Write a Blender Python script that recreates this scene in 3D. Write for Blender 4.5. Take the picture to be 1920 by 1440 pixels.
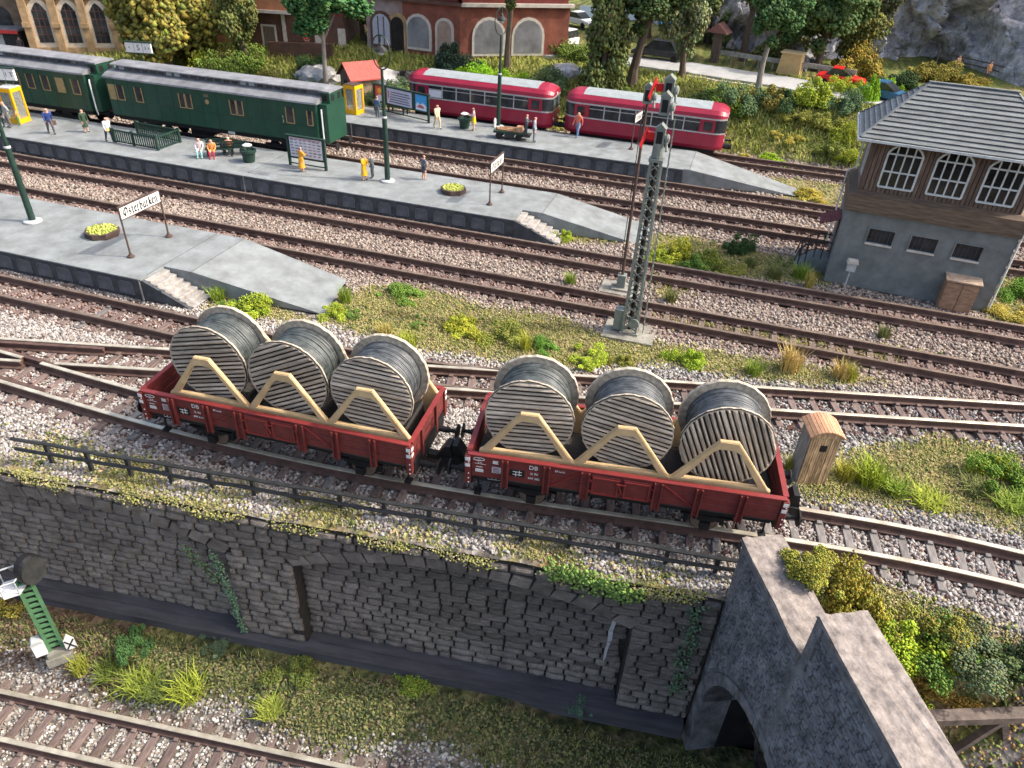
import bpy, bmesh, math, random
import numpy as np
from mathutils import Vector, Matrix
for o in list(bpy.data.objects):
    bpy.data.objects.remove(o)
random.seed(7)
RNG = np.random.default_rng(7)
SC = bpy.context.scene
COL = SC.collection
R = math.radians
# ------------------------------------------------------------ camera
FPX = 1361.2423
CAM_Z = 15.488
MW = np.array([[0.9516481672678196, 0.30391867288774604, 0.044712481545436014],
               [0.20778087536299295, -0.5296260445278468, -0.8223888136345093],
               [-0.22625842209559432, 0.7919152058319996, -0.5671661425040051]])
cam_d = bpy.data.cameras.new('camera')
cam = bpy.data.objects.new('camera', cam_d)
COL.objects.link(cam)
cam_d.sensor_width = 36.0
cam_d.lens = FPX / 1920 * 36.0
cam_d.clip_start = 0.5
cam_d.clip_end = 2000
rt, up, bk = MW[0], -MW[1], -MW[2]
cam.matrix_world = Matrix(((rt[0], up[0], bk[0], 0), (rt[1], up[1], bk[1], 0), (rt[2], up[2], bk[2], CAM_Z), (0, 0, 0, 1)))
cam_d.dof.use_dof = True
cam_d.dof.focus_distance = 23.0
cam_d.dof.aperture_fstop = 0.75
SC.camera = cam
# ------------------------------------------------------------ light
SUN_AZ = R(15.0)      # direction towards the sun, from +x towards +y
SUN_EL = R(44.0)
W = bpy.data.worlds.new('World')
SC.world = W
W.use_nodes = True
wn = W.node_tree.nodes
bg = wn['Background']
sky = wn.new('ShaderNodeTexSky')
sky.sky_type = 'NISHITA'
sky.sun_disc = False
sky.sun_elevation = SUN_EL
sky.sun_rotation = R(90) - SUN_AZ
sky.air_density = 1.0
sky.dust_density = 5.0
sky.ozone_density = 0.4
W.node_tree.links.new(sky.outputs[0], bg.inputs[0])
bg.inputs[1].default_value = 0.15
sun_d = bpy.data.lights.new('sun', 'SUN')
sun_d.energy = 2.0
sun_d.angle = R(1.0)
sun_d.color = (1.0, 0.94, 0.85)
sun = bpy.data.objects.new('sun', sun_d)
COL.objects.link(sun)
sd = Vector((math.cos(SUN_EL) * math.cos(SUN_AZ), math.cos(SUN_EL) * math.sin(SUN_AZ), math.sin(SUN_EL)))
sun.rotation_euler = sd.to_track_quat('Z', 'Y').to_euler()
sun.location = (30, 10, 40)
vs = SC.view_settings
vs.view_transform = 'Standard'
vs.look = 'None'
vs.gamma = 1
vs.exposure = 1.08
SC.render.resolution_x = 1024
SC.render.resolution_y = 768
# ------------------------------------------------------------ helpers
CAMP = np.array([0, 0, CAM_Z])
def ray(px, py):
    return np.array([(px - 960) / FPX, (py - 720) / FPX, 1.0]) @ MW
def at(px, py, z=-0.3):           # a spot read off the plan photograph, at height z
    d = ray(px, py)
    p = CAMP + d * ((z - CAM_Z) / d[2])
    return Vector(p)
def at_y(px, py, y):
    d = ray(px, py)
    return Vector(CAMP + d * (y / d[1]))

def link(o, parent=None):
    COL.objects.link(o)
    if parent is not None:
        o.parent = parent
    return o
def tag(o, label=None, cat=None, group=None, kind=None):
    if label: o['label'] = label
    if cat: o['category'] = cat
    if group: o['group'] = group
    if kind: o['kind'] = kind
    return o
def thing(name, label, cat, loc=(0, 0, 0), rotz=0.0, group=None):
    o = bpy.data.objects.new(name, None)
    o.empty_display_size = 0.2
    o.location = loc
    o.rotation_euler = (0, 0, rotz)
    link(o)
    return tag(o, label, cat, group)
def copy_tree(o, parent=None):
    c = o.copy()
    link(c, parent)
    for ch in list(o.children):
        copy_tree(ch, c)
    return c

class MB:
    def __init__(s):
        s.v = []; s.f = []; s.m = []; s.mi = 0
    def face(s, idx):
        s.f.append(tuple(idx)); s.m.append(s.mi)
    def add(s, verts, faces):
        b = len(s.v)
        s.v += [tuple(v) for v in verts]
        for f in faces: s.face([b + i for i in f])
        return b
    def box(s, c, d, rot=None):
        hx, hy, hz = d[0] / 2, d[1] / 2, d[2] / 2
        vs_ = [(-hx, -hy, -hz), (hx, -hy, -hz), (hx, hy, -hz), (-hx, hy, -hz), (-hx, -hy, hz), (hx, -hy, hz), (hx, hy, hz), (-hx, hy, hz)]
        if rot is not None:
            vs_ = [tuple(rot @ Vector(v)) for v in vs_]
        vs_ = [(v[0] + c[0], v[1] + c[1], v[2] + c[2]) for v in vs_]
        s.add(vs_, [(0, 3, 2, 1), (4, 5, 6, 7), (0, 1, 5, 4), (1, 2, 6, 5), (2, 3, 7, 6), (3, 0, 4, 7)])
        return s
    def b2(s, x0, x1, y0, y1, z0, z1):
        return s.box(((x0 + x1) / 2, (y0 + y1) / 2, (z0 + z1) / 2), (x1 - x0, y1 - y0, z1 - z0))
    def bar(s, p0, p1, w, h, upv=(0, 0, 1)):
        p0 = Vector(p0); p1 = Vector(p1); d = p1 - p0; L = d.length
        x = d.normalized(); u = Vector(upv)
        y = u.cross(x)
        if y.length < 1e-4: y = Vector((0, 1, 0)).cross(x)
        y.normalize(); z = x.cross(y)
        m = Matrix((x, y, z)).transposed()
        return s.box((p0 + p1) / 2, (L, w, h), m)
    def tube(s, p0, p1, r0, r1=None, n=8, cap=True):
        r1 = r0 if r1 is None else r1
        p0 = Vector(p0); p1 = Vector(p1); d = (p1 - p0).normalized()
        a = d.orthogonal().normalized(); b_ = d.cross(a)
        vs_ = []
        for p, r in ((p0, r0), (p1, r1)):
            for i in range(n):
                t = 2 * math.pi * i / n
                vs_.append(p + a * (r * math.cos(t)) + b_ * (r * math.sin(t)))
        fs = [(i, (i + 1) % n, n + (i + 1) % n, n + i) for i in range(n)]
        if cap: fs += [tuple(reversed(range(n))), tuple(range(n, 2 * n))]
        s.add(vs_, fs)
        return s
    def path(s, pts, r, n=6, closed=False):
        pts = [Vector(p) for p in pts]; N = len(pts)
        rs = r if isinstance(r, (list, tuple)) else [r] * N
        base = len(s.v); prev = None
        for i, p in enumerate(pts):
            if closed: t = pts[(i + 1) % N] - pts[i - 1]
            else: t = pts[min(i + 1, N - 1)] - pts[max(i - 1, 0)]
            t.normalize()
            a = t.orthogonal().normalized() if prev is None else (prev - t * prev.dot(t)).normalized()
            prev = a; b_ = t.cross(a)
            for k in range(n):
                q = 2 * math.pi * k / n
                s.v.append(tuple(p + a * (rs[i] * math.cos(q)) + b_ * (rs[i] * math.sin(q))))
        for i in range(N if closed else N - 1):
            j = (i + 1) % N
            for k in range(n):
                k2 = (k + 1) % n
                s.face((base + i * n + k, base + i * n + k2, base + j * n + k2, base + j * n + k))
        if not closed:
            s.face([base + k for k in reversed(range(n))])
            s.face([base + (N - 1) * n + k for k in range(n)])
        return s
    def lathe(s, prof, n=24, axis='z', c=(0, 0, 0)):   # prof: (r, h)
        base = len(s.v)
        for r, h in prof:
            for i in range(n):
                t = 2 * math.pi * i / n
                x, y = r * math.cos(t), r * math.sin(t)
                v = (x, y, h) if axis == 'z' else ((x, h, y) if axis == 'y' else (h, x, y))
                s.v.append((v[0] + c[0], v[1] + c[1], v[2] + c[2]))
        for j in range(len(prof) - 1):
            for i in range(n):
                i2 = (i + 1) % n
                s.face((base + j * n + i, base + j * n + i2, base + (j + 1) * n + i2, base + (j + 1) * n + i))
        if prof[0][0] > 1e-6: s.face([base + i for i in reversed(range(n))])
        if prof[-1][0] > 1e-6: s.face([base + (len(prof) - 1) * n + i for i in range(n)])
        return s
    def prism(s, poly, y0, y1, plane='xz'):            # polygon in (a, b), extruded
        n = len(poly)
        def V(p, t):
            return (p[0], t, p[1]) if plane == 'xz' else ((p[0], p[1], t) if plane == 'xy' else (t, p[0], p[1]))
        vs_ = [V(p, y0) for p in poly] + [V(p, y1) for p in poly]
        fs = [tuple(range(n)), tuple(reversed(range(n, 2 * n)))]
        fs += [(i, n + i, n + (i + 1) % n, (i + 1) % n) for i in range(n)]
        s.add(vs_, fs)
        return s
    def flat2(s, vv, ff, y0, y1, plane='xz'):          # 2-D mesh extruded, side walls on its boundary
        n = len(vv)
        def V(p, t): return (p[0], t, p[1]) if plane == 'xz' else (t, p[0], p[1])
        cnt = {}
        for f in ff:
            for i in range(len(f)):
                e = (f[i], f[(i + 1) % len(f)]); k = tuple(sorted(e))
                cnt.setdefault(k, []).append(e)
        fs = [tuple(f) for f in ff] + [tuple(n + i for i in reversed(f)) for f in ff]
        for k, es in cnt.items():
            if len(es) == 1:
                a, b_ = es[0]
                fs.append((b_, a, n + a, n + b_))
        s.add([V(p, y0) for p in vv] + [V(p, y1) for p in vv], fs)
        return s
    def mesh(s, name, mats):
        me = bpy.data.meshes.new(name)
        me.from_pydata(s.v, [], s.f)
        if not isinstance(mats, (list, tuple)): mats = [mats]
        for m in mats: me.materials.append(m)
        if len(mats) > 1:
            me.polygons.foreach_set('material_index', s.m)
        bm = bmesh.new(); bm.from_mesh(me)
        bmesh.ops.recalc_face_normals(bm, faces=bm.faces)
        bm.to_mesh(me); bm.free()
        me.update()
        return me
    def build(s, name, mats, parent=None, loc=(0, 0, 0), rot=(0, 0, 0), smooth=False):
        me = s.mesh(name, mats)
        if smooth: me.polygons.foreach_set('use_smooth', [True] * len(me.polygons))
        o = bpy.data.objects.new(name, me)
        o.location = loc; o.rotation_euler = rot
        return link(o, parent)
def inst(name, me, parent=None, loc=(0, 0, 0), rot=(0, 0, 0), scale=(1, 1, 1)):
    o = bpy.data.objects.new(name, me)
    o.location = loc; o.rotation_euler = rot; o.scale = scale
    return link(o, parent)
def np_mesh(name, V, F, mat, cols=None, smooth=False):   # numpy vertices and equal-size faces, colour per vertex
    me = bpy.data.meshes.new(name)
    V = np.asarray(V, np.float32); F = np.asarray(F, np.int32); k = F.shape[1]
    me.vertices.add(len(V)); me.vertices.foreach_set('co', V.ravel())
    me.loops.add(F.size); me.loops.foreach_set('vertex_index', F.ravel())
    me.polygons.add(len(F)); me.polygons.foreach_set('loop_start', np.arange(0, F.size, k, dtype=np.int32))
    try: me.polygons.foreach_set('loop_total', np.full(len(F), k, np.int32))
    except Exception: pass
    if cols is not None:
        a = me.color_attributes.new('Col', 'FLOAT_COLOR', 'POINT')
        c4 = np.ones((len(V), 4), np.float32); c4[:, :3] = cols
        a.data.foreach_set('color', c4.ravel())
    me.materials.append(mat)
    me.update(calc_edges=True)
    me.validate()
    if smooth: me.polygons.foreach_set('use_smooth', np.ones(len(F), bool))
    return me
# ------------------------------------------------------------ materials
MATS = {}
def mat(name, col, rough=0.7, var=0.18, scale=2.0, bump=0.15, bscale=12.0, metal=0.0, spec=0.35, stretch=None, attr=False, tint=None, dist=0.02, coord='Object'):
    if name in MATS: return MATS[name]
    m = bpy.data.materials.new(name); m.use_nodes = True
    nt = m.node_tree; N = nt.nodes; L = nt.links
    b = N['Principled BSDF']
    b.inputs['Roughness'].default_value = rough
    b.inputs['Metallic'].default_value = metal
    b.inputs['Specular IOR Level'].default_value = spec
    tc = N.new('ShaderNodeTexCoord'); src = tc.outputs[coord]
    if coord == 'World':
        pass
    if stretch:
        mp = N.new('ShaderNodeMapping'); mp.inputs['Scale'].default_value = stretch
        L.new(src, mp.inputs[0]); src = mp.outputs[0]
    no = N.new('ShaderNodeTexNoise'); no.inputs['Scale'].default_value = scale; no.inputs['Detail'].default_value = 6; no.inputs['Roughness'].default_value = 0.65
    L.new(src, no.inputs['Vector'])
    cr = N.new('ShaderNodeValToRGB')
    lo = tuple(max(0, c * (1 - var * 1.4)) for c in col); hi = tuple(min(1, c * (1 + var * 1.2)) for c in col)
    if tint is not None: lo = tint
    cr.color_ramp.elements[0].position = 0.3; cr.color_ramp.elements[0].color = (*lo, 1)
    cr.color_ramp.elements[1].position = 0.7; cr.color_ramp.elements[1].color = (*hi, 1)
    L.new(no.outputs['Fac'], cr.inputs[0])
    out = cr.outputs[0]
    if attr:
        at_ = N.new('ShaderNodeVertexColor'); at_.layer_name = 'Col'
        mx = N.new('ShaderNodeMixRGB'); mx.blend_type = 'MULTIPLY'; mx.inputs[0].default_value = 1
        L.new(out, mx.inputs[1]); L.new(at_.outputs[0], mx.inputs[2]); out = mx.outputs[0]
    L.new(out, b.inputs['Base Color'])
    if bump:
        n2 = N.new('ShaderNodeTexNoise'); n2.inputs['Scale'].default_value = bscale; n2.inputs['Detail'].default_value = 5
        L.new(src, n2.inputs['Vector'])
        bp = N.new('ShaderNodeBump'); bp.inputs['Strength'].default_value = bump; bp.inputs['Distance'].default_value = dist
        L.new(n2.outputs['Fac'], bp.inputs['Height']); L.new(bp.outputs[0], b.inputs['Normal'])
    MATS[name] = m
    return m
def glass(name, col=(0.03, 0.035, 0.04), rough=0.12):
    m = mat(name, col, rough, var=0.5, scale=1.5, bump=0.03, spec=0.6)
    return m
M_ = dict(
    red=mat('wagon_red', (0.165, 0.033, 0.030), 0.5, 0.14, 2.5, 0.08, 30, spec=0.3, tint=(0.115, 0.023, 0.021)),
    red_lit_trim=mat('wagon_red_lit_trim', (0.22, 0.032, 0.030), 0.45, 0.12, 3, 0.05, 30),  # brighter red puts the light on the top rails into the colour
    black=mat('underframe_black', (0.012, 0.012, 0.013), 0.6, 0.3, 4, 0.1, 20),
    white=mat('lettering_white', (0.72, 0.72, 0.70), 0.6, 0.08, 8, 0),
    tan=mat('cradle_tan', (0.60, 0.44, 0.245), 0.45, 0.12, 2.2, 0.08, 30, spec=0.4, tint=(0.47, 0.33, 0.17)),
    plank=mat('reel_plank', (0.46, 0.40, 0.32), 0.85, 0.35, 3.0, 0.5, 9, stretch=(0.6, 4, 7), spec=0.15, tint=(0.22, 0.185, 0.15)),
    plankedge=mat('reel_rim', (0.50, 0.43, 0.33), 0.85, 0.3, 6, 0.4, 14, spec=0.15, tint=(0.26, 0.23, 0.19)),
    groove=mat('reel_gap', (0.022, 0.019, 0.017), 0.9, 0.3, 4, 0.1),
    cable=mat('cable', (0.075, 0.086, 0.082), 0.42, 0.5, 4, 0.2, 30, spec=0.5, tint=(0.026, 0.030, 0.030)),
    cable2=mat('cable_blue_grey', (0.085, 0.092, 0.096), 0.38, 0.5, 4, 0.2, 30, spec=0.55, tint=(0.034, 0.038, 0.041)),
    wood_floor=mat('wagon_floor', (0.06, 0.055, 0.052), 0.7, 0.3, 3, 0.3, 10, stretch=(1, 6, 1)),
    rail=mat('rail_rust', (0.105, 0.062, 0.050), 0.75, 0.3, 3, 0.2, 15),
    railhead=mat('rail_steel', (0.62, 0.57, 0.45), 0.36, 0.25, 1.2, 0.05, 20, metal=0.45, tint=(0.36, 0.31, 0.23)),
    railhead_dull=mat('rail_dull', (0.21, 0.155, 0.12), 0.5, 0.3, 2.0, 0.05, 20, metal=0.3),
    sleeper=mat('sleeper_wood', (0.17, 0.125, 0.110), 0.85, 0.35, 3, 0.5, 8, stretch=(5, 0.8, 3), tint=(0.085, 0.062, 0.055)),
    sleeper_grey=mat('sleeper_grey', (0.20, 0.185, 0.175), 0.85, 0.3, 3, 0.5, 8, stretch=(5, 0.8, 3), tint=(0.10, 0.09, 0.085)),
    plat=mat('platform_top', (0.255, 0.277, 0.280), 0.88, 0.10, 1.1, 0.7, 40, spec=0.2, tint=(0.165, 0.175, 0.172)),
    platside=mat('platform_side', (0.075, 0.079, 0.085), 0.85, 0.3, 2.5, 0.3, 12, spec=0.2),
    stair=mat('steps_concrete', (0.34, 0.32, 0.295), 0.85, 0.3, 3, 0.4, 10, tint=(0.2, 0.185, 0.17)),
    stone=mat('wall_stone', (0.185, 0.165, 0.145), 0.88, 0.3, 1.3, 1.0, 18, spec=0.25, tint=(0.095, 0.082, 0.072), dist=0.05),
    mortar=mat('wall_mortar', (0.040, 0.034, 0.030), 0.95, 0.3, 4, 0.5, 10),
    ledge=mat('wall_ledge', (0.075, 0.072, 0.080), 0.8, 0.3, 1.5, 0.4, 8, stretch=(0.4, 2, 2)),
    portal=mat('portal_stone', (0.21, 0.205, 0.205), 0.88, 0.4, 1.5, 0.9, 14, stretch=(1.6, 1, 1), tint=(0.075, 0.072, 0.076), dist=0.06),
    portal_lit_top=mat('portal_coping_lit', (0.30, 0.258, 0.228), 0.88, 0.25, 4.0, 0.9, 14, tint=(0.12, 0.103, 0.094)),  # paler than the face: sunlight on the top is put into the colour
    tunnel=mat('tunnel_dark', (0.02, 0.018, 0.017), 0.95, 0.3, 2, 0.2),  # near-black colour stands for the shade inside openings
    dgreen=mat('dark_green_paint', (0.018, 0.045, 0.034), 0.45, 0.2, 3, 0.05, 30),
    green=mat('coach_green', (0.014, 0.058, 0.036), 0.40, 0.18, 1.0, 0.05, 20, spec=0.4),
    coachroof=mat('coach_roof', (0.22, 0.225, 0.24), 0.8, 0.18, 1.2, 0.3, 25, tint=(0.13, 0.135, 0.145)),
    cream=mat('window_frame_cream', (0.33, 0.24, 0.115), 0.6, 0.15, 4, 0),
    glass=glass('dark_glass'),
    glassb=glass('blue_glass', (0.10, 0.12, 0.15), 0.15),
    crimson=mat('railcar_red', (0.30, 0.016, 0.042), 0.38, 0.12, 1.0, 0.03, 20, spec=0.45),
    rbroof=mat('railcar_roof_grey', (0.29, 0.325, 0.335), 0.75, 0.12, 2, 0.3, 25),
    silver=mat('railcar_trim', (0.48, 0.47, 0.48), 0.4, 0.1, 3, 0, metal=0.4),
    yellow=mat('booth_yellow', (0.80, 0.42, 0.008), 0.5, 0.06, 3, 0),
    iron=mat('iron_dark', (0.035, 0.036, 0.036), 0.6, 0.3, 4, 0.2, 20),
    rust=mat('iron_brown', (0.085, 0.055, 0.045), 0.75, 0.3, 4, 0.2, 20),
    lattice=mat('mast_green_grey', (0.20, 0.225, 0.20), 0.6, 0.2, 3, 0.1, 20),
    sigred=mat('signal_red', (0.55, 0.02, 0.022), 0.4, 0.1, 3, 0),
    siggreen=mat('signal_ladder_green', (0.085, 0.20, 0.095), 0.55, 0.15, 3, 0.05),
    grey=mat('light_grey_paint', (0.45, 0.47, 0.47), 0.6, 0.15, 3, 0.1),
    concrete=mat('signal_slab', (0.26, 0.25, 0.215), 0.9, 0.25, 2, 0.5, 12, tint=(0.16, 0.15, 0.125)),
    boxwall=mat('signal_box_render', (0.185, 0.20, 0.195), 0.9, 0.16, 1.4, 0.35, 18, tint=(0.125, 0.135, 0.13)),
    boxwood=mat('signal_box_boards', (0.145, 0.098, 0.072), 0.8, 0.3, 2.5, 0.4, 10, stretch=(4, 4, 0.6), tint=(0.072, 0.05, 0.038)),
    boxbelt=mat('signal_box_skirt', (0.16, 0.115, 0.078), 0.8, 0.35, 2.5, 0.4, 10, stretch=(0.5, 4, 5), tint=(0.07, 0.048, 0.036)),
    slate=mat('roof_strip_grey', (0.20, 0.212, 0.213), 0.8, 0.16, 2.0, 0.3, 16, stretch=(0.7, 3, 3), tint=(0.13, 0.138, 0.138)),
    slatedark=mat('roof_underlay', (0.045, 0.047, 0.05), 0.9, 0.2, 3, 0.2),
    winwhite=mat('window_white', (0.58, 0.60, 0.58), 0.55, 0.14, 5, 0.1),
    hutwood=mat('hut_boards', (0.50, 0.36, 0.20), 0.85, 0.4, 4, 0.4, 12, stretch=(3, 3, 0.5), tint=(0.16, 0.10, 0.06)),
    hutgrey=mat('hut_side', (0.25, 0.235, 0.21), 0.85, 0.3, 4, 0.4, 12, stretch=(3, 3, 0.5), tint=(0.12, 0.11, 0.1)),
    hutroof=mat('hut_roof', (0.52, 0.26, 0.15), 0.85, 0.3, 3, 0.4, 12, tint=(0.36, 0.24, 0.14)),
    redroof=mat('shed_roof_red', (0.50, 0.115, 0.095), 0.8, 0.15, 3, 0.2),
    shedwood=mat('shed_wood', (0.14, 0.105, 0.085), 0.85, 0.35, 3, 0.4, 10, stretch=(4, 4, 0.5)),
    sandstone=mat('sandstone', (0.40, 0.27, 0.145), 0.9, 0.25, 1.6, 0.6, 4, tint=(0.26, 0.17, 0.09)),
    sandpale=mat('sandstone_pale', (0.62, 0.53, 0.41), 0.9, 0.15, 3, 0.3),
    brick=mat('house_brick', (0.25, 0.085, 0.054), 0.9, 0.2, 0.9, 0.4, 8, tint=(0.14, 0.048, 0.035)),
    brickdark=mat('house_brick_upper', (0.16, 0.036, 0.032), 0.9, 0.25, 1.0, 0.4, 8),
    brickor=mat('house_brick_orange', (0.44, 0.19, 0.10), 0.9, 0.2, 1.0, 0.4, 8),
    greyplaster=mat('house_plaster', (0.30, 0.26, 0.25), 0.9, 0.3, 0.8, 0.3, tint=(0.22, 0.12, 0.11)),
    hroof=mat('house_brown', (0.12, 0.062, 0.045), 0.85, 0.3, 1, 0.3),
    pale=mat('pale_trim', (0.55, 0.50, 0.44), 0.8, 0.15, 3, 0.1),
    curtain=mat('window_curtain', (0.24, 0.245, 0.26), 0.2, 0.3, .5, 0.0, spec=.6, tint=(.13, .13, .14)),
    road=mat('road_pale', (0.38, 0.38, 0.37), 0.9, 0.1, 1, 0.2),
    rock=mat('rock_face', (0.50, 0.48, 0.475), 0.9, 0.45, 0.8, 1.0, 3.0, tint=(0.15, 0.14, 0.14), dist=0.35),
    bark=mat('bark', (0.11, 0.082, 0.06), 0.9, 0.35, 4, 0.6, 10, stretch=(3, 3, 0.6)),
    barkpale=mat('bark_pale', (0.26, 0.235, 0.21), 0.9, 0.3, 4, 0.6, 10, stretch=(3, 3, 0.6)),
    leaf=mat('foliage', (.92, .92, .92), 0.85, 0.16, 3, 0.3, 30, attr=True, spec=0.15),
    grass=mat('grass_blades', (1, 1, 1), 0.75, 0.12, 2, 0, attr=True, spec=0.15),
    stones=mat('ballast_stones', (1, 1, 1), 0.9, 0.12, 8, 0.2, 40, attr=True, spec=0.2),
    soil=mat('planter_soil', (0.10, 0.075, 0.06), 0.95, 0.3, 5, 0.5),
    bluecar=mat('car_blue', (0.03, 0.10, 0.20), 0.35, 0.1, 2, 0),
    redcar=mat('car_red', (0.65, 0.02, 0.02), 0.35, 0.1, 2, 0),
    whitepaint=mat('white_paint', (0.75, 0.75, 0.74), 0.5, 0.06, 2, 0),
    tyre=mat('tyre', (0.015, 0.015, 0.015), 0.85, 0.2, 4, 0.1),
    skin=mat('figure_skin', (0.62, 0.36, 0.26), 0.6, 0.08, 5, 0),
)
def object_variation(m, amount):      # every board a little lighter or darker than its neighbour
    nt = m.node_tree; N = nt.nodes; L = nt.links; b = N['Principled BSDF']; src = b.inputs['Base Color'].links[0].from_socket
    oi = N.new('ShaderNodeObjectInfo'); mr = N.new('ShaderNodeMapRange'); mr.inputs['To Min'].default_value = 1 - amount; mr.inputs['To Max'].default_value = 1 + amount
    L.new(oi.outputs['Random'], mr.inputs['Value'])
    mx = N.new('ShaderNodeMixRGB'); mx.blend_type = 'MULTIPLY'; mx.inputs[0].default_value = 1
    L.new(src, mx.inputs[1]); L.new(mr.outputs[0], mx.inputs[2]); L.new(mx.outputs[0], b.inputs['Base Color'])
for k_, a_ in (('plank', .28), ('stone', .22), ('sleeper', .22), ('sleeper_grey', .2), ('slate', .10), ('boxwood', .2), ('boxbelt', .2), ('hutwood', .25), ('shedwood', .25), ('hutroof', .2)): object_variation(M_[k_], a_)
def plain(col, rough=0.6):
    return mat('paint_%02x%02x%02x' % tuple(int(min(1, c) * 255) for c in col), col, rough, 0.1, 4, 0.0)
def text_mesh(body, size, m, extrude=0.004):
    c = bpy.data.curves.new('lettering', 'FONT'); c.body = body; c.size = size; c.extrude = extrude; c.align_x = 'CENTER'; c.align_y = 'CENTER'; c.resolution_u = 3
    o = bpy.data.objects.new('lettering', c); COL.objects.link(o)
    dg = bpy.context.evaluated_depsgraph_get(); dg.update()
    me = bpy.data.meshes.new_from_object(o.evaluated_get(dg))
    bpy.data.objects.remove(o); bpy.data.curves.remove(c)
    me.materials.clear(); me.materials.append(m)
    return me
TXC = {}
def lettering(body, size, m, parent, loc, rot, name='lettering', sx=1.0):
    k = (body, size, m.name)
    if k not in TXC: TXC[k] = text_mesh(body, size, m)
    return inst(name, TXC[k], parent, loc, rot, (sx, 1, 1))
# ------------------------------------------------------------ lie of the land
NEAR1 = np.array([(-23.37, 15.08), (-21.17, 15.02), (-19.13, 14.95), (-18.18, 14.96), (-17.08, 14.97), (-15.6, 14.92), (-15.06, 14.88), (-13.22, 14.9), (-11.25, 15.0), (-9.3, 15.14), (-7.36, 15.33), (-6.31, 15.52), (-5.33, 15.68), (-4.38, 15.73), (-2.73, 16.0), (-0.78, 16.29), (1.07, 16.55), (2.17, 16.72), (4.46, 17.02), (7.41, 17.27), (10.19, 17.44)])
C1 = np.polyfit(NEAR1[:, 0], NEAR1[:, 1] + 0.725, 4)
D1 = np.polyder(C1)
def y_t1(x):
    x = np.asarray(x, float)
    a, b = -23.0, 10.0
    xc = np.clip(x, a, b)
    return np.polyval(C1, xc) + np.polyval(D1, xc) * (x - xc)
def y_t2(x):
    return 23.47 + 0.2667 * np.asarray(x, float)
def y_t3(x):
    x = np.asarray(x, float)
    x0, x1, ya, yb, sb = -19.0, -5.0, 20.74, 23.47 - 0.2667 * 5, 0.2667
    t = np.clip((x - x0) / (x1 - x0), 0, 1); L = x1 - x0
    h = (2 * t**3 - 3 * t**2 + 1) * ya + (-2 * t**3 + 3 * t**2) * yb + (t**3 - t**2) * L * sb
    return np.where(x > x1, y_t2(x), h)
Y4, Y5, Y6, Y7, Y8 = 29.55, 33.89, 42.2, 46.65, 54.6
WA = R(6.9)
def y_wall(x):
    return 12.57 + 0.121 * (np.asarray(x, float) + 14.65)
Z0 = -7.45                                            # rail height of the lower track
def y_t0(x):
    x = np.asarray(x, float)
    return 8.25 + 0.123 * (x + 16.5) + 0.006 * np.clip(x + 6, 0, 99) ** 2
def ss(a, b, t):
    t = np.clip((t - a) / (b - a), 0, 1)
    return t * t * (3 - 2 * t)
def ground_z(x, y):
    x = np.asarray(x, float); y = np.asarray(y, float)
    z = np.full(np.broadcast(x, y).shape, -0.42)
    hill = 2.8 * ss(56.3, 65.5, y) + np.clip(y - 65, 0, None) * 0.03
    lift = 0.35 + 0.65 * ss(-62, -44, x)
    z = z + hill * lift
    z = z + 0.9 * ss(-2, 4, x) * ss(56, 60, y) * (1 - ss(62, 66, y))
    # shoulder in front of the wagon track
    sh = y_t1(x) - y
    z = z - 0.22 * ss(1.7, 3.0, sh)
    # slope behind the portal
    z = z - 3.9 * ss(2.2, 5.0, sh) * ss(2.0, 4.5, x)
    return z
def undulate(x, y, a=0.05):
    return a * (np.sin(1.7 * x + 0.6 * y) * np.cos(1.3 * y - 0.4 * x) + 0.6 * np.sin(3.9 * x - 2.2 * y + 1.0))
def poly_px(pts, z=-0.38):
    return np.array([at(a, b, z)[:2] for a, b in pts])
def inside(P, poly):
    x, y = P[:, 0], P[:, 1]; r = np.zeros(len(P), bool); n = len(poly)
    for i in range(n):
        x1, y1 = poly[i]; x2, y2 = poly[(i + 1) % n]
        c = (y1 > y) != (y2 > y)
        xi = (x2 - x1) * (y - y1) / ((y2 - y1) if y2 != y1 else 1e-9) + x1
        r ^= c & (x < xi)
    return r
GRASS = [poly_px(p) for p in (
    [(640, 560), (690, 535), (800, 540), (900, 575), (1040, 590), (1120, 625), (1250, 645), (1400, 668), (1550, 690), (1660, 715), (1560, 722), (1400, 708), (1240, 680), (1080, 690), (930, 672), (800, 655), (700, 632), (600, 600)],
    [(1215, 440), (1300, 445), (1400, 470), (1480, 480), (1560, 500), (1560, 535), (1440, 525), (1330, 505), (1215, 488)],
    [(1480, 905), (1500, 870), (1640, 835), (1760, 815), (1920, 850), (1920, 1005), (1800, 965), (1640, 945), (1500, 935)],
    [(-60, 770), (60, 800), (170, 838), (300, 868), (480, 910), (480, 985), (250, 940), (-60, 905)],
    [(430, 905), (700, 955), (1000, 1005), (1250, 1062), (1400, 1090), (1380, 1130), (1000, 1060), (600, 985), (430, 960)],
    [(1860, 500), (1930, 490), (1930, 610), (1850, 600)],
    [(1440, 330), (1580, 345), (1580, 390), (1470, 372)],
    [(1100, 405), (1180, 430), (1175, 455), (1050, 452), (1040, 440)],
    [(1210, 500), (1300, 545), (1240, 560)],
    [(1240, 590), (1420, 620), (1760, 665), (1640, 690), (1450, 650), (1240, 610)],
    [(380, 545), (520, 575), (600, 600), (520, 600), (400, 590)],
    [(1500, 1060), (1600, 1075), (1930, 1190), (1930, 1440), (1650, 1440), (1480, 1240)],
)]
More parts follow.
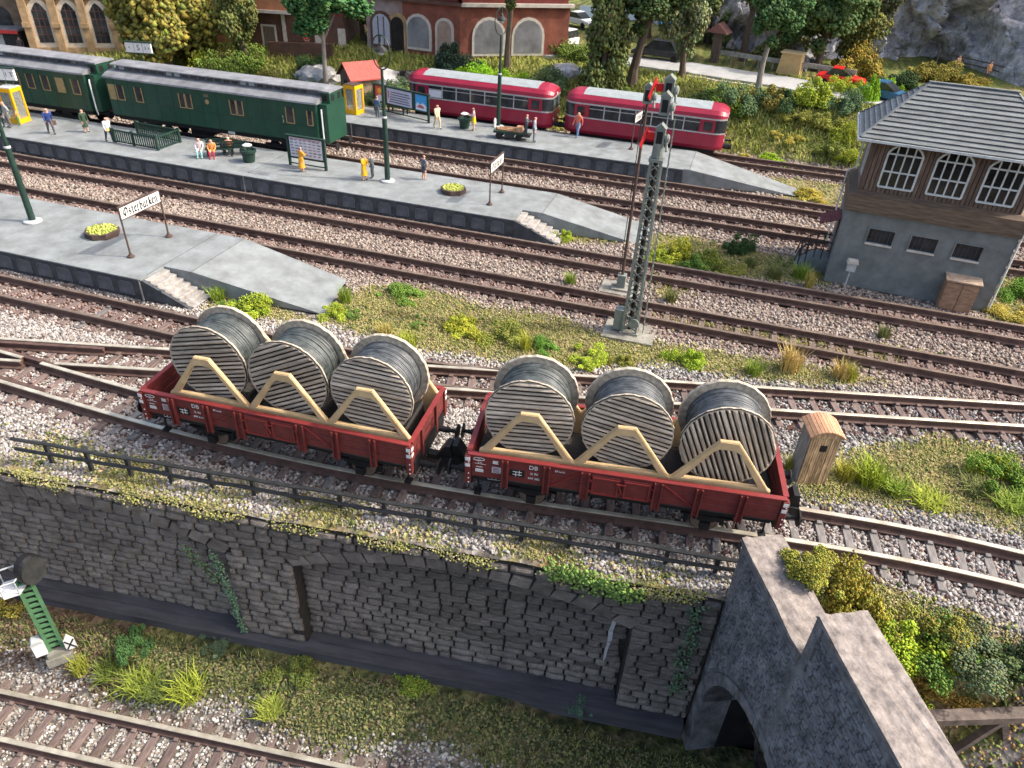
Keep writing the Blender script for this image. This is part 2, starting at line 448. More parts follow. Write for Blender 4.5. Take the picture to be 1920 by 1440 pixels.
def grass_mask(P):
    r = P[:, 1] > 57.2
    for i, g in enumerate(GRASS):
        q = inside(P, g)
        if i in (3, 4): q &= (np.sin(P[:, 0] * 1.9 + 1) + np.sin(P[:, 0] * .73 + P[:, 1] * 2) + RNG.normal(0, .7, len(P))) > -.1
        r |= q
    return r
# platforms in plan
PLAT1 = np.array([(-75, 22.5), (-23.4, 22.5), (-22.9, 24.0), (-15.6, 24.0), (-15.6, 26.3), (-16.5, 27.6), (-21.6, 27.85), (-75, 27.85)])
PLAT2 = np.array([(-75, 35.6), (-10.6, 35.6), (-10.1, 37.0), (-4.0, 37.8), (-3.6, 39.8), (-9.4, 40.45), (-75, 40.45)])
PLAT3 = np.array([(-75, 48.35), (-2.6, 48.35), (4.2, 49.2), (4.4, 50.6), (-1.5, 52.7), (-75, 52.7)])
def on_platform(P):
    return inside(P, PLAT1) | inside(P, PLAT2) | inside(P, PLAT3)
BOXP = np.array([(5.3, 36.7), (13.2, 36.1), (13.5, 40.6), (5.6, 41.0)])

PAL_L = np.array([(.52, .48, .445), (.42, .385, .355), (.29, .26, .24), (.60, .56, .52), (.37, .32, .285)])
PAL_P = np.array([(.45, .375, .32), (.36, .285, .24), (.50, .435, .37), (.24, .185, .155), (.41, .325, .275)])
PAL_G = np.array([(.40, .385, .37), (.28, .265, .255), (.50, .48, .46), (.18, .165, .16), (.34, .315, .30)])
PAL_F = np.array([(.50, .44, .21), (.40, .38, .15), (.56, .47, .27), (.34, .34, .13), (.52, .39, .20)])
PAL_H = np.array([(.25, .29, .085), (.17, .22, .06), (.34, .34, .11), (.10, .145, .045), (.38, .33, .13)])
def ground_cols(P, dark=1.0):
    n = len(P); k = RNG.integers(0, 5, n)
    J = P[:, :2] + RNG.normal(0, 0.28, (n, 2))
    d1 = np.abs(P[:, 1] - y_t1(P[:, 0]))
    far = ss(25.3, 27.2, P[:, 1] - 0.10 * P[:, 0])
    c = np.where((RNG.random(n) < far)[:, None], PAL_P[k], PAL_L[k])
    gz = (P[:, 0] > -3) & (P[:, 1] < 27) & (P[:, 1] > y_t1(P[:, 0]) + 1.2) & (RNG.random(n) < 0.7)
    c = np.where(gz[:, None], PAL_G[k], c)
    g = grass_mask(J)
    hill = J[:, 1] > 56.5
    c = np.where(g[:, None], PAL_F[k], c)
    gg = g & (RNG.random(n) < 0.30)
    c = np.where(gg[:, None], PAL_H[k], c)
    c = np.where((g & hill)[:, None], PAL_H[k] * 1.25, c)
    # rust-brown dust in and beside the weathered tracks
    for yc in (Y4, Y5, Y6, Y7, Y8):
        d = np.abs(P[:, 1] - yc); br = RNG.random(n) < np.where(d < .8, .80, np.where(d < 1.35, .35, 0))
        c = np.where(br[:, None], np.array([.30, .205, .175]) * (.75 + .5 * RNG.random((n, 1))), c)
    d = np.abs(P[:, 1] - y_t3(P[:, 0])); br = (RNG.random(n) < np.where(d < .8, .75, np.where(d < 1.3, .3, 0))) & (P[:, 0] < -9)
    c = np.where(br[:, None], np.array([.30, .21, .18]) * (.75 + .5 * RNG.random((n, 1))), c)
    # brown dirt along the sleepers
    for f in (y_t1, y_t2, y_t3):
        br = (np.abs(P[:, 1] - f(P[:, 0])) < 1.5) & (RNG.random(n) < 0.16)
        c = np.where(br[:, None], np.array([.17, .095, .08]), c)
    return c * dark * np.where(P[:, 1:2] < 56.5, .90, 1.0)
def m_ground(name):
    m = bpy.data.materials.new(name); m.use_nodes = True
    nt = m.node_tree; N = nt.nodes; L = nt.links; b = N['Principled BSDF']
    b.inputs['Roughness'].default_value = 0.95; b.inputs['Specular IOR Level'].default_value = 0.15
    tc = N.new('ShaderNodeTexCoord')
    v = N.new('ShaderNodeTexVoronoi'); v.inputs['Scale'].default_value = 6.5
    L.new(tc.outputs['Object'], v.inputs['Vector'])
    n = N.new('ShaderNodeTexNoise'); n.inputs['Scale'].default_value = 0.6; n.inputs['Detail'].default_value = 8
    L.new(tc.outputs['Object'], n.inputs['Vector'])
    sx = N.new('ShaderNodeSeparateColor'); L.new(v.outputs['Color'], sx.inputs[0])
    cr = N.new('ShaderNodeValToRGB'); cr.color_ramp.elements[0].color = (.45, .44, .43, 1); cr.color_ramp.elements[1].color = (1.25, 1.22, 1.2, 1)
    L.new(sx.outputs[0], cr.inputs[0])
    a = N.new('ShaderNodeVertexColor'); a.layer_name = 'Col'
    mx = N.new('ShaderNodeMixRGB'); mx.blend_type = 'MULTIPLY'; mx.inputs[0].default_value = 1
    L.new(a.outputs[0], mx.inputs[1]); L.new(cr.outputs[0], mx.inputs[2])
    c2 = N.new('ShaderNodeValToRGB'); c2.color_ramp.elements[0].color = (.75, .74, .72, 1); c2.color_ramp.elements[1].color = (1.15, 1.13, 1.1, 1)
    L.new(n.outputs['Fac'], c2.inputs[0])
    m2 = N.new('ShaderNodeMixRGB'); m2.blend_type = 'MULTIPLY'; m2.inputs[0].default_value = 1
    L.new(mx.outputs[0], m2.inputs[1]); L.new(c2.outputs[0], m2.inputs[2])
    L.new(m2.outputs[0], b.inputs['Base Color'])
    bp = N.new('ShaderNodeBump'); bp.inputs['Strength'].default_value = 0.8; bp.inputs['Distance'].default_value = 0.06
    L.new(v.outputs['Distance'], bp.inputs['Height']); L.new(bp.outputs[0], b.inputs['Normal'])
    return m
MG = m_ground('ballast_and_soil')
def sheet(name, xs, ts, yf, zf, keep=None, colf=None):
    X, T = np.meshgrid(xs, ts); Y = yf(X, T); Z = zf(X, Y)
    V = np.stack([X, Y, Z], -1).reshape(-1, 3); nx, nt_ = len(xs), len(ts)
    i = np.arange(nt_ - 1)[:, None] * nx + np.arange(nx - 1)[None]
    F = np.stack([i, i + 1, i + nx + 1, i + nx], -1).reshape(-1, 4)
    if keep is not None:
        F = F[keep(V[F].mean(1))]
    me = np_mesh(name, V, F, MG, colf(V), smooth=True)
    return tag(inst(name, me), kind='structure')
xs = np.concatenate([np.arange(-130, -31, 2.5), np.arange(-31, 17, 0.3), np.arange(17, 70, 2.5)])
ts = np.concatenate([np.arange(0, 17, 0.3), np.arange(17, 56, 0.7), np.arange(56, 190, 3.0)])
def colsmooth(V):
    J = V.copy(); c = ground_cols(J)
    return c * 0.62
sheet('ground', xs, ts, lambda X, T: y_wall(X) - 0.04 + T, lambda X, Y: ground_z(X, Y) + undulate(X, Y, 0.03), None, colsmooth)
# bank behind the tunnel portal
PJ = np.array([2.4, 14.6]); PPHI = R(114); PD = -np.array([math.cos(PPHI), math.sin(PPHI)]); PN = np.array([-PD[1], PD[0]])   # PN points behind the portal face
def behind(c): return ((c[:, :2] - PJ) @ PN > 0.55)
sheet('bank', np.arange(2.2, 30, 0.35), np.arange(-12, 0.36, 0.35), lambda X, T: y_wall(X) + T, lambda X, Y: ground_z(X, Y) + undulate(X, Y, 0.06), behind, colsmooth)
# lower level in front of the wall
PAL_0 = np.array([(.40, .37, .33), (.50, .47, .43), (.27, .24, .21), (.58, .56, .52), (.33, .27, .23)])
PAL_0G = np.array([(.20, .22, .08), (.14, .165, .065), (.30, .28, .12), (.085, .105, .05), (.27, .22, .12)])
def low_z(x, y):
    d = y_wall(x) - y
    return Z0 - 0.42 + (1.02 * (1 - ss(0.3, 3.3, d))) * (1 - .85 * ss(-4, 1.2, x))
def low_cols(V):
    n = len(V); k = RNG.integers(0, 5, n)
    d = V[:, 1] - y_t0(V[:, 0]) + RNG.normal(0, 0.22, n) - 0.35 * np.sin(V[:, 0] * 0.9)
    lim = np.where(V[:, 0] < -17, 2.15, 1.65)
    c = np.where((d > lim)[:, None], PAL_0G[k], PAL_0[k])
    br = (V[:, 0] < -16.5) & (d > 1.4) & (RNG.random(n) < 0.55)
    c = np.where(br[:, None], np.array([.22, .15, .10]), c)
    return c
sheet('lower_ground', np.arange(-34, 8.1, 0.3), np.arange(-14, 0.36, 0.3), lambda X, T: y_wall(X) + T, lambda X, Y: low_z(X, Y) + undulate(X, Y, 0.03), None, lambda V: low_cols(V) * 0.62)

# ------------------------------------------------------------ loose stones and flock (too many to count)
OCT = np.array([(1, 0, 0), (-1, 0, 0), (0, 1, 0), (0, -1, 0), (0, 0, 1), (0, 0, -1)], float)
OF = np.array([(0, 2, 4), (2, 1, 4), (1, 3, 4), (3, 0, 4), (2, 0, 5), (1, 2, 5), (3, 1, 5), (0, 3, 5)])
def granules(name, P, size, col, flat=0.8, material=None):
    n = len(P)
    a = RNG.random(n) * 6.283; ca, sa = np.cos(a), np.sin(a)
    v = OCT[None] * (0.65 + 0.6 * RNG.random((n, 6, 1))) + RNG.normal(0, 0.18, (n, 6, 3))
    v[:, :, 2] *= flat
    x = v[:, :, 0] * ca[:, None] - v[:, :, 1] * sa[:, None]; y = v[:, :, 0] * sa[:, None] + v[:, :, 1] * ca[:, None]
    v = np.stack([x, y, v[:, :, 2]], -1) * size[:, None, None] + P[:, None, :]
    F = (OF[None] + np.arange(n)[:, None, None] * 6).reshape(-1, 3)
    return np_mesh(name, v.reshape(-1, 3), F, material or M_['stones'], np.repeat(col, 6, 0))
def near_tracks_reject(P):
    rej = np.zeros(len(P), bool)
    for f, x0, x1 in ((y_t1, -40, 60), (y_t2, -26, 60), (y_t3, -80, -6)):
        d = np.abs(P[:, 1] - f(P[:, 0])); onx = (P[:, 0] > x0) & (P[:, 0] < x1)
        ph = (P[:, 0] / SLP) % 1.0
        slp = (d < 1.34) & (ph < 0.40) & onx
        rej |= slp & (RNG.random(len(P)) < 0.90)
        rej |= onx & (np.abs(d - 0.72) < 0.13)
    for yc in (Y4, Y5, Y6, Y7):
        rej |= np.abs(np.abs(P[:, 1] - yc) - 0.72) < 0.10
    return rej
SLP = 0.79
def scatter(name, x0, x1, y0, y1, dens, smin, smax, extra=None):
    n = int((x1 - x0) * (y1 - y0) * dens)
    P = np.stack([RNG.uniform(x0, x1, n), RNG.uniform(y0, y1, n), np.zeros(n)], -1)
    keep = (P[:, 1] > y_wall(P[:, 0]) + 0.12) & ~on_platform(P) & ~inside(P, BOXP) & ~near_tracks_reject(P)
    # keep what the place shows
    q = (P - CAMP) @ MW.T
    keep &= (np.abs(q[:, 0] / q[:, 2]) < 0.76) & (np.abs(q[:, 1] / q[:, 2]) < 0.60)
    if extra is not None: keep &= extra(P)
    P = P[keep]
    P[:, 2] = ground_z(P[:, 0], P[:, 1]) + undulate(P[:, 0], P[:, 1], 0.03) + RNG.uniform(-0.02, 0.05, len(P))
    g = grass_mask(P)
    s = RNG.uniform(smin, smax, len(P)) * np.where(g, 0.58, 1.0)
    o = inst(name, granules(name, P, s, ground_cols(P) * RNG.uniform(0.75, 1.2, (len(P), 1))))
    return o
tag(scatter('ballast_stones', -32, 16, 12.3, 20.5, 290, 0.042, 0.095), 'pale grey loose ballast stones around the wagon track', 'ballast', kind='stuff')
tag(scatter('ballast_stones', -32, 18, 20.5, 28.0, 180, 0.045, 0.098), 'loose ballast and yellow flock between the sidings', 'ballast', kind='stuff')
tag(scatter('ballast_stones', -45, 18, 28.0, 36.5, 95, 0.055, 0.11), 'pinkish brown ballast around the main tracks', 'ballast', kind='stuff')
tag(scatter('ballast_stones', -50, 20, 36.5, 57, 36, 0.075, 0.14), 'pinkish brown ballast around the far platform tracks', 'ballast', kind='stuff')
def bankscatter():
    n = 13000
    P = np.stack([RNG.uniform(3, 15, n), RNG.uniform(8, 16.5, n), np.zeros(n)], -1); P = P[behind(P) & ((P[:, :2] - PJ) @ PN > 1.5) & (P[:, 1] < y_wall(P[:, 0]) + .3)]
    P[:, 2] = ground_z(P[:, 0], P[:, 1]) + undulate(P[:, 0], P[:, 1], .06) + RNG.uniform(-.02, .04, len(P))
    k = RNG.integers(0, 5, len(P)); c = np.where((RNG.random(len(P)) < .45)[:, None], PAL_F[k] * np.array([1.05, .8, .7]), PAL_H[k]) * RNG.uniform(.7, 1.2, (len(P), 1))
    return inst('bank_litter', granules('bank_litter', P, RNG.uniform(.04, .09, len(P)), c))
tag(bankscatter(), 'ochre leaf litter on the bank behind the portal', 'ground cover', kind='stuff')
def lowscatter():
    n = 50000
    P = np.stack([RNG.uniform(-26, 4, n), RNG.uniform(3, 15, n), np.zeros(n)], -1)
    d = y_wall(P[:, 0]) - P[:, 1]
    dt = np.abs(P[:, 1] - y_t0(P[:, 0])); ph = (P[:, 0] / 0.74) % 1
    q = (P + np.array([0, 0, -7.6]) - CAMP) @ MW.T
    keep = (np.abs(q[:, 0] / q[:, 2]) < .76) & (np.abs(q[:, 1] / q[:, 2]) < .62) & (d > 0.75) & ~((dt < 1.3) & (ph < 0.45) & (RNG.random(n) < 0.8)) & (np.abs(dt - 0.71) > 0.12)
    P = P[keep]
    P[:, 2] = low_z(P[:, 0], P[:, 1]) + undulate(P[:, 0], P[:, 1], 0.03) + RNG.uniform(-0.02, 0.05, len(P))
    c = low_cols(P) * RNG.uniform(0.75, 1.25, (len(P), 1))
    return inst('lower_ballast_stones', granules('lower_ballast_stones', P, RNG.uniform(0.042, 0.09, len(P)), c))
tag(lowscatter(), 'loose stones and scatter along the lower track', 'ballast', kind='stuff')

# ------------------------------------------------------------ tracks
def sweep(mb, pts, prof):          # prof: closed (lateral, z) loop
    pts = [Vector((p[0], p[1], p[2] if len(p) > 2 else 0)) for p in pts]; n = len(prof); base = len(mb.v); N_ = len(pts)
    for i, p in enumerate(pts):
        t = (pts[min(i + 1, N_ - 1)] - pts[max(i - 1, 0)]); t.z = 0; t.normalize(); l = Vector((-t.y, t.x, 0))
        for a, z in prof: mb.v.append(tuple(p + l * a + Vector((0, 0, z))))
    for i in range(N_ - 1):
        for k in range(n):
            k2 = (k + 1) % n
            mb.face((base + i * n + k, base + i * n + k2, base + (i + 1) * n + k2, base + (i + 1) * n + k))
    mb.face([base + k for k in range(n)]); mb.face([base + (N_ - 1) * n + k for k in reversed(range(n))])
PROF = [(-.15, -.325), (.15, -.325), (.15, -.285), (.045, -.24), (.045, -.12), (.082, -.10), (.082, -.036), (-.082, -.036), (-.082, -.10), (-.045, -.12), (-.045, -.24), (-.15, -.285)]
HEAD = [(-.078, -.0365), (.078, -.0365), (.078, -.012), (.06, 0), (-.06, 0), (-.078, -.012)]
def offset_line(f, x0, x1, off, step=0.6, z=0.0):
    x_ = np.arange(x0, x1 + 1e-6, step); y_ = f(x_) + 0 * x_
    dy = np.gradient(y_, x_) if len(x_) > 1 else 0 * x_
    nx = -dy / np.sqrt(1 + dy**2); ny = 1 / np.sqrt(1 + dy**2)
    return [(a + off * b, c + off * d, z) for a, b, c, d in zip(x_, nx, y_, ny)]
def rail(parent, pts, headm):
    a = MB(); sweep(a, pts, PROF); r = a.build('rail', M_['rail'], parent)
    b = MB(); sweep(b, pts, HEAD); b.build('rail_head', headm, r)
    return r
def sleeper_mesh(name, m, L=2.6):
    b = MB(); b.box((0, 0, -.10), (.26, L, .2))
    me_ = []
    for s in (-1, 1):
        for t in (-1, 1):
            b.box((0, s * .72 + t * .19, .0385), (.17, .13, .075))
    # slight wear on the upper edges
    me = b.mesh(name, m)
    bm = bmesh.new(); bm.from_mesh(me)
    bmesh.ops.bevel(bm, geom=[e for e in bm.edges if e.calc_length() > .12], offset=.018, segments=1, affect='EDGES')
    bm.to_mesh(me); bm.free()
    return me
SLM = [sleeper_mesh('sleeper', M_['sleeper']), sleeper_mesh('sleeper', M_['sleeper_grey'])]
st = M_['railhead']
def track(label, f, x0, x1, headm, grey=0.0, zr=0.0, pitch=SLP, rails=None, skip=None, half=0.72, step=0.6):
    t = thing('railway_track', label, 'track', (0, 0, 0), 0, 'railway tracks of the station')
    for off, a, b in (rails or ((half, x0, x1), (-half, x0, x1))):
        rail(t, offset_line(f, a, b, off, step, zr), headm)
    k0, k1 = int(math.ceil(x0 / pitch)), int(x1 / pitch)
    for k in range(k0, k1):
        x = (k + 0.2) * pitch
        if skip and skip(x): continue
        y = float(f(x)); dy = float(f(x + .1) - f(x - .1)) / .2
        inst('sleeper', SLM[1 if random.random() < grey else 0], t, (x, y, zr - (.318 if headm is st or zr else .345) + random.uniform(-.012, .004)), (0, 0, math.atan(dy) + random.uniform(-.02, .02)), (1, 1, 1))
    return t
st = M_['railhead']; dl = M_['railhead_dull']
t1 = track('curved track carrying the two red wagons', y_t1, -30, 26, st, 0.15, rails=((-.72, -30, 26), (.72, -23.05, 26), (.72, -30, -23.9)), skip=lambda x: x < -18.9)
for o in t1.children:
    if o.name.startswith('sleeper') and o.location.x > 3.5: o.data = SLM[1]
t2 = track('bright siding track passing behind the cable reels', y_t2, -30, 30, st, 0.1, rails=((.72, -30, 30), (-.72, -22.75, 30), (-.72, -30, -23.9)), skip=lambda x: x < -18.9)
for k in range(int(-30 / SLP), int(-18.9 / SLP)):      # long timbers under the turnout
    x = (k + .2) * SLP; ya, yb = float(y_t1(x)), float(y_t2(x)); L_ = 2.6 + max(0, yb - ya)
    inst('sleeper', SLM[0], t1, (x, (ya + yb) / 2, -.318), (0, 0, .06), (1, L_ / 2.6, 1))
# check rails of the left turnout and frog wings
for f, off, a, b, par in ((y_t1, -.52, -30, -21.6, t1), (y_t2, .52, -30, -21.2, t2), (y_t1, .86, -26, -22.4, t1)):
    m = MB(); sweep(m, offset_line(f, a, b, off), PROF); q = m.build('check_rail', M_['rail'], par)
track('siding track with weathered rails along the near platform face', y_t3, -75, -4.8, M_['railhead_dull'], 0.1, skip=lambda x: x > -8.5, rails=((.72, -75, -5.6), (-.72, -75, -6.4)))
track('weathered through track behind the near platform', lambda x: Y4 + 0 * x, -75, 45, dl, 0, step=5)
track('weathered through track in front of the middle platform', lambda x: Y5 + 0 * x, -75, 45, dl, 0, step=5)
track('platform track carrying the green coaches', lambda x: Y6 + 0 * x, -75, 45, dl, 0, step=5)
track('empty far track below the poster platform face', lambda x: Y7 + 0 * x, -75, 45, dl, 0, step=5)
track('rearmost track under the red railcars', lambda x: Y8 + 0 * x, -75, 45, dl, 0, step=5)
track('lower track below the stone retaining wall', y_t0, -34, 9, st, 0.0, zr=Z0, pitch=0.74, half=0.71)
# ------------------------------------------------------------ red wagons
HL, HW, ZT, ZB = 4.375, 1.475, 2.2, 1.42
def chamfer_mesh(me, off=0.012, minlen=0.05):
    bm = bmesh.new(); bm.from_mesh(me)
    bmesh.ops.bevel(bm, geom=[e for e in bm.edges if e.calc_length() > minlen and len(e.link_faces) == 2 and e.calc_face_angle(0) > .5], offset=off, segments=1, affect='EDGES')
    bm.to_mesh(me); bm.free()
def wagon(label, loc, ang, number, series, speed):
    t = thing('open_wagon', label, 'wagon', (loc[0], loc[1], 0), ang, 'red open wagons loaded with cable reels')
    red, trim, blk, wh = M_['red'], M_['red_lit_trim'], M_['black'], M_['white']
    b = MB(); b.b2(-HL + .05, HL - .05, -HW + .10, HW - .10, 1.24, 1.36); b.build('floor', M_['wood_floor'], t)
    # floor planks
    fb = MB(); n = 26; dx = (2 * HL - .3) / n
    for i in range(n):
        fb.box((-HL + .15 + (i + .5) * dx, 0, 1.375), (dx - .02, 2 * HW - .26, .03))
    fb.build('floor_planks', M_['wood_floor'], t)
    zs = [ZB, ZB + .25, ZB + .50, ZT - .035]
    for s in (-1, 1):
        for k in range(3):
            b = MB(); b.b2(-HL + .1, HL - .1, s * HW - .05, s * HW + .05, zs[k] + (.006 if k else 0), zs[k + 1] - .006)
            o = b.build('board', red, t); chamfer_mesh(o.data, .008, .5)
        b = MB(); b.b2(-HL + .02, HL - .02, s * HW - .062, s * HW + .062, ZB + .04, ZT - .05); 
        b = MB(); b.b2(-HL - .02, HL + .02, s * HW - .08, s * HW + .085, ZT - .03, ZT + .02); o = b.build('top_rail', trim, t); chamfer_mesh(o.data, .012, .1)
        b = MB(); b.b2(-HL + .1, HL - .1, s * (HW - .06) - .03, s * (HW - .06) + .03, ZB - .05, ZT - .04); b.build('side_lining', red, t)
        for u in (-3.3, -2.11, -1.03, .98, 2.09, 3.27):
            b = MB(); w = .075 if abs(u) > 1.1 else .10
            for q in (-w, w): b.b2(u + q - .022, u + q + .022, s * HW + s * .05 if s > 0 else -HW - .15, HW + .15 if s > 0 else -HW - .05, 1.17, ZT - .035)
            b.b2(u - w + .022, u + w - .022, HW + .052 if s > 0 else -HW - .09, HW + .09 if s > 0 else -HW - .052, 1.17, ZT - .035)
            for zz in (1.26, 1.5, 1.75, 2.0): b.box((u, s * (HW + .10), zz), (.035, .03, .035))
            b.build('stake', trim if False else red, t)
        for a, c in (((-2.0, 1.48), (-1.14, 2.13)), ((1.10, 2.13), (1.98, 1.48))):
            b = MB(); b.bar((a[0], s * (HW + .068), a[1]), (c[0], s * (HW + .068), c[1]), .03, .045, (0, 1, 0)); b.build('diagonal_brace', trim, t)
        # twin doors
        for d in (-1, 1):
            x0, x1 = (-.86, -.06) if d < 0 else (.02, .82)
            b = MB(); b.b2(x0, x1, s * (HW + .07) - .018, s * (HW + .07) + .018, ZB - .02, ZT - .10); dr = b.build('door', red, t); chamfer_mesh(dr.data, .01, .3)
            f = MB(); yy = s * (HW + .10)
            for (p, q) in (((x0 + .06, 0), 0), ((x1 - .06, 0), 0)): f.b2(p[0] - .022, p[0] + .022, yy - .02, yy + .02, ZB + .07, ZT - .19)
            f.b2(x0 + .038, x1 - .038, yy - .017, yy + .017, ZT - .192, ZT - .15); f.b2(x0 + .038, x1 - .038, yy - .017, yy + .017, ZB + .03, ZB + .072)
            f.build('door_frame', trim, dr)
            hx = x0 - .03 if d < 0 else x1 + .03
            for zz in (ZB + .12, ZT - .28): h = MB(); h.box((hx, s * (HW + .09), zz), (.11, .07, .05)); h.build('hinge', trim, dr)
        b = MB(); b.bar((-.09, s * (HW + .125), 1.93), (.0, s * (HW + .125), 1.62), .03, .04, (0, 1, 0)); b.bar((-.16, s * (HW + .12), 1.93), (.12, s * (HW + .12), 1.93), .028, .04, (0, 1, 0)); b.build('door_latch', trim, t)
        # solebar and running gear
        b = MB(); b.b2(-HL + .12, HL - .12, s * 1.12 - .06, s * 1.12 + .06, .96, 1.235); b.b2(-HL + .12, HL - .12, s * 1.28 - .10, s * 1.28 + .10, 1.19, 1.234); b.build('solebar', blk, t)
        for u in (-2.55, 2.55):
            w = MB(); w.lathe([(.06, -.07), (.43, -.07), (.44, -.02), (.40, 0), (.40, .06), (.36, .07), (.34, .035), (.06, .05)], 28, 'y'); wo = w.build('wheel', blk, t, (u, s * .74, .40), (0, 0, 0 if s < 0 else math.pi), True)
            w = MB(); w.lathe([(.345, -.085), (.40, -.085), (.40, -.0705), (.345, -.0705)], 28, 'y'); w.build('tyre', M_['railhead_dull'], wo)
            g = MB(); g.b2(u - .14, u + .14, s * 1.05 - .09, s * 1.05 + .09, .28, .56); g.prism([(u - .42, .955), (u - .14, .55), (u + .14, .55), (u + .42, .955)], s * 1.05 - .025, s * 1.05 + .025)
            for k in range(5): L_ = .75 - .13 * k; g.b2(u - L_, u + L_, s * 1.05 - .05, s * 1.05 + .05, .80 - .042 * k - .036, .80 - .042 * k)
            g.build('axle_box', blk, t)
            for e in (-1, 1): k_ = MB(); k_.b2(u + e * .52 - .06, u + e * .52 + .06, s * .74 - .07, s * .74 + .07, .25, .62); k_.bar((u + e * .54, s * .74, .6), (u + e * .72, s * .74, .97), .06, .05); k_.build('brake_shoe', blk, t)
    for u in (-2.55, 2.55):
        b = MB(); b.tube((u, -.72, .40), (u, .72, .40), .07, n=10); b.build('axle', blk, t)
    b = MB(); b.b2(-1.6, 1.6, -.12, .12, .70, .95); b.tube((-.9, .45, .72), (.4, .45, .72), .22, n=12); b.b2(.7, 1.5, -.7, -.2, .65, .95); b.build('brake_gear', blk, t)
    b = MB(); b.b2(-HL + .2, HL - .2, -.9, .9, 1.02, 1.232); b.build('underframe', blk, t)
    for e in (-1, 1):
        for k in range(3):
            b = MB(); x = e * (HL - .02); b.b2(x - .05, x + .05, -HW - .0, HW + .0, zs[k] + (.006 if k else 0), zs[k + 1] - .006); o = b.build('end_board', red, t); chamfer_mesh(o.data, .008, .5)
        b = MB(); x = e * (HL - .0); b.b2(x - .075, x + .075, -HW + .09, HW - .09, ZT - .03, ZT + .018); b.build('top_rail', trim, t)
        for v in (-.62, .62):
            b = MB(); b.b2(e * (HL + .03) + (0 if e > 0 else -.07), e * (HL + .03) + (.07 if e > 0 else 0), v - .07, v + .07, 1.17, ZT - .04); b.build('stake', red, t)
        b = MB(); b.b2(e * HL - .08, e * HL + .08, -1.3, 1.3, .95, 1.40); b.build('headstock', blk, t)
        for v in (-.88, .88):
            b = MB(); b.tube((e * (HL + .08), v, 1.05), (e * (HL + .42), v, 1.05), .10, n=12); b.tube((e * (HL + .42), v, 1.05), (e * (HL + .66), v, 1.05), .065, n=12)
            b.lathe([(.02, 0), (.25, 0), (.25, .045), (.02, .06)], 20, 'x', (e * (HL + .66) - (.0 if e > 0 else .05), v, 1.05)); b.build('buffer', blk, t)
        b = MB(); b.b2(min(e * HL, e * (HL + .55)), max(e * HL, e * (HL + .55)), -.13, .13, .62, .80)
        xa, xb = e * (HL + .5), e * (HL + .86)
        b.b2(min(xa, xb), max(xa, xb), -.30, .30, .55, .88)
        b.prism([(e * (HL + .36), .88), (e * (HL + .62), 1.30), (e * (HL + .78), 1.30), (e * (HL + .86), .88)], -.22, .22)
        b.build('coupler', blk, t)
        for s in (-1, 1):
            b = MB(); px_ = e * (HL + .0); b.box((px_, s * (HW + .015), (1.14 + ZT - .035) / 2), (.17, .19, ZT - .035 - 1.14)); o = b.build('corner_post', red, t); chamfer_mesh(o.data, .015, .1)
            for zz in (ZT - .14, ZT - .36):
                m = MB(); m.box((px_, s * (HW + .113), zz), (.13, .012, .12)); m.build('white_marker', wh, o)
                m = MB(); m.box((px_ + e * .088, s * (HW + .015), zz), (.012, .15, .12)); m.build('white_marker', wh, o)
            for zz in (1.2, 1.36, 1.54, 1.96): m = MB(); m.box((px_ + .03, s * (HW + .115), zz), (.035, .02, .035)); m.build('rivet', wh if s < 0 else trim, o)
    for e in (-1, 1): b = MB(); b.box((e * 4.15, -1.12, .46), (.2, .25, .08)); b.bar((e * 4.15, -1.1, .96), (e * 4.15, -1.12, .46), .05, .05); b.build('footstep', blk, t)
    # lettering on the near side
    y = -HW - .060; rot = (math.pi / 2, 0, 0)
    b = MB(); b.b2(-3.16, -2.74, -HW - .058, -HW - .050, 1.62, 1.87); b.build('black_panel', blk, t)
    for (w_, x, z_) in ((.26, -2.95, 1.80), (.26, -2.95, 1.70)): b = MB(); b.b2(x - w_ / 2, x + w_ / 2, y - .008, y - .001, z_ - .009, z_ + .009); b.build('panel_mark', wh, t)
    for x, dz in ((-2.99, 0), (-2.89, .03)): b = MB(); b.b2(x - .009, x + .009, y - .014, y - .009, 1.64 + dz, 1.83 + dz); b.build('panel_mark', wh, t)
    lettering('DB', .20, wh, t, (-2.50, y, 2.02), rot)
    lettering(series, .115, wh, t, (-2.47, y, 1.80), rot); lettering(number, .105, wh, t, (-2.47, y, 1.63), rot)
    lettering(speed, .085, wh, t, (-1.75, y, 2.03), rot)
    # left-hand panel: oval, two text blocks, grey-white plate and chained boxes
    ov = MB(); ov.path([(-4.06 + .16 * math.cos(a), y, 2.07 + .055 * math.sin(a)) for a in np.linspace(0, 6.283, 17)[:-1]], .009, 4, True); ov.build('oval_emblem', wh, t)
    lettering('XX', .06, wh, t, (-4.06, y, 2.07), rot); lettering('5 m', .08, wh, t, (-4.03, y, 1.95), rot)
    b = MB(); b.b2(-4.18, -3.86, y - .003, y + .003, 1.895, 1.905); b.build('underline', wh, t)
    for (x0, x1, z0, z1, nr) in ((-3.66, -3.50, 1.97, 2.09, 3), (-4.16, -3.92, 1.60, 1.72, 4), (-4.14, -3.96, 1.78, 1.81, 1)):
        b = MB(); hh = (z1 - z0) / nr
        for k in range(nr): b.b2(x0, x1 - .02 * (k % 2), y - .003, y + .003, z0 + k * hh, z0 + (k + .72) * hh)
        b.build('small_print', wh, t)
    b = MB(); b.b2(-3.68, -3.42, y - .003, y + .003, 1.64, 1.86); b.build('data_plate', M_['silver'] if False else plain((.55, .53, .56)), t)
    b = MB()
    for r_ in range(4): b.b2(-3.65, -3.46 - .02 * (r_ % 2), y - .007, y - .0035, 1.67 + r_ * .046, 1.69 + r_ * .046)
    b.build('plate_print', red, t)
    b = MB()
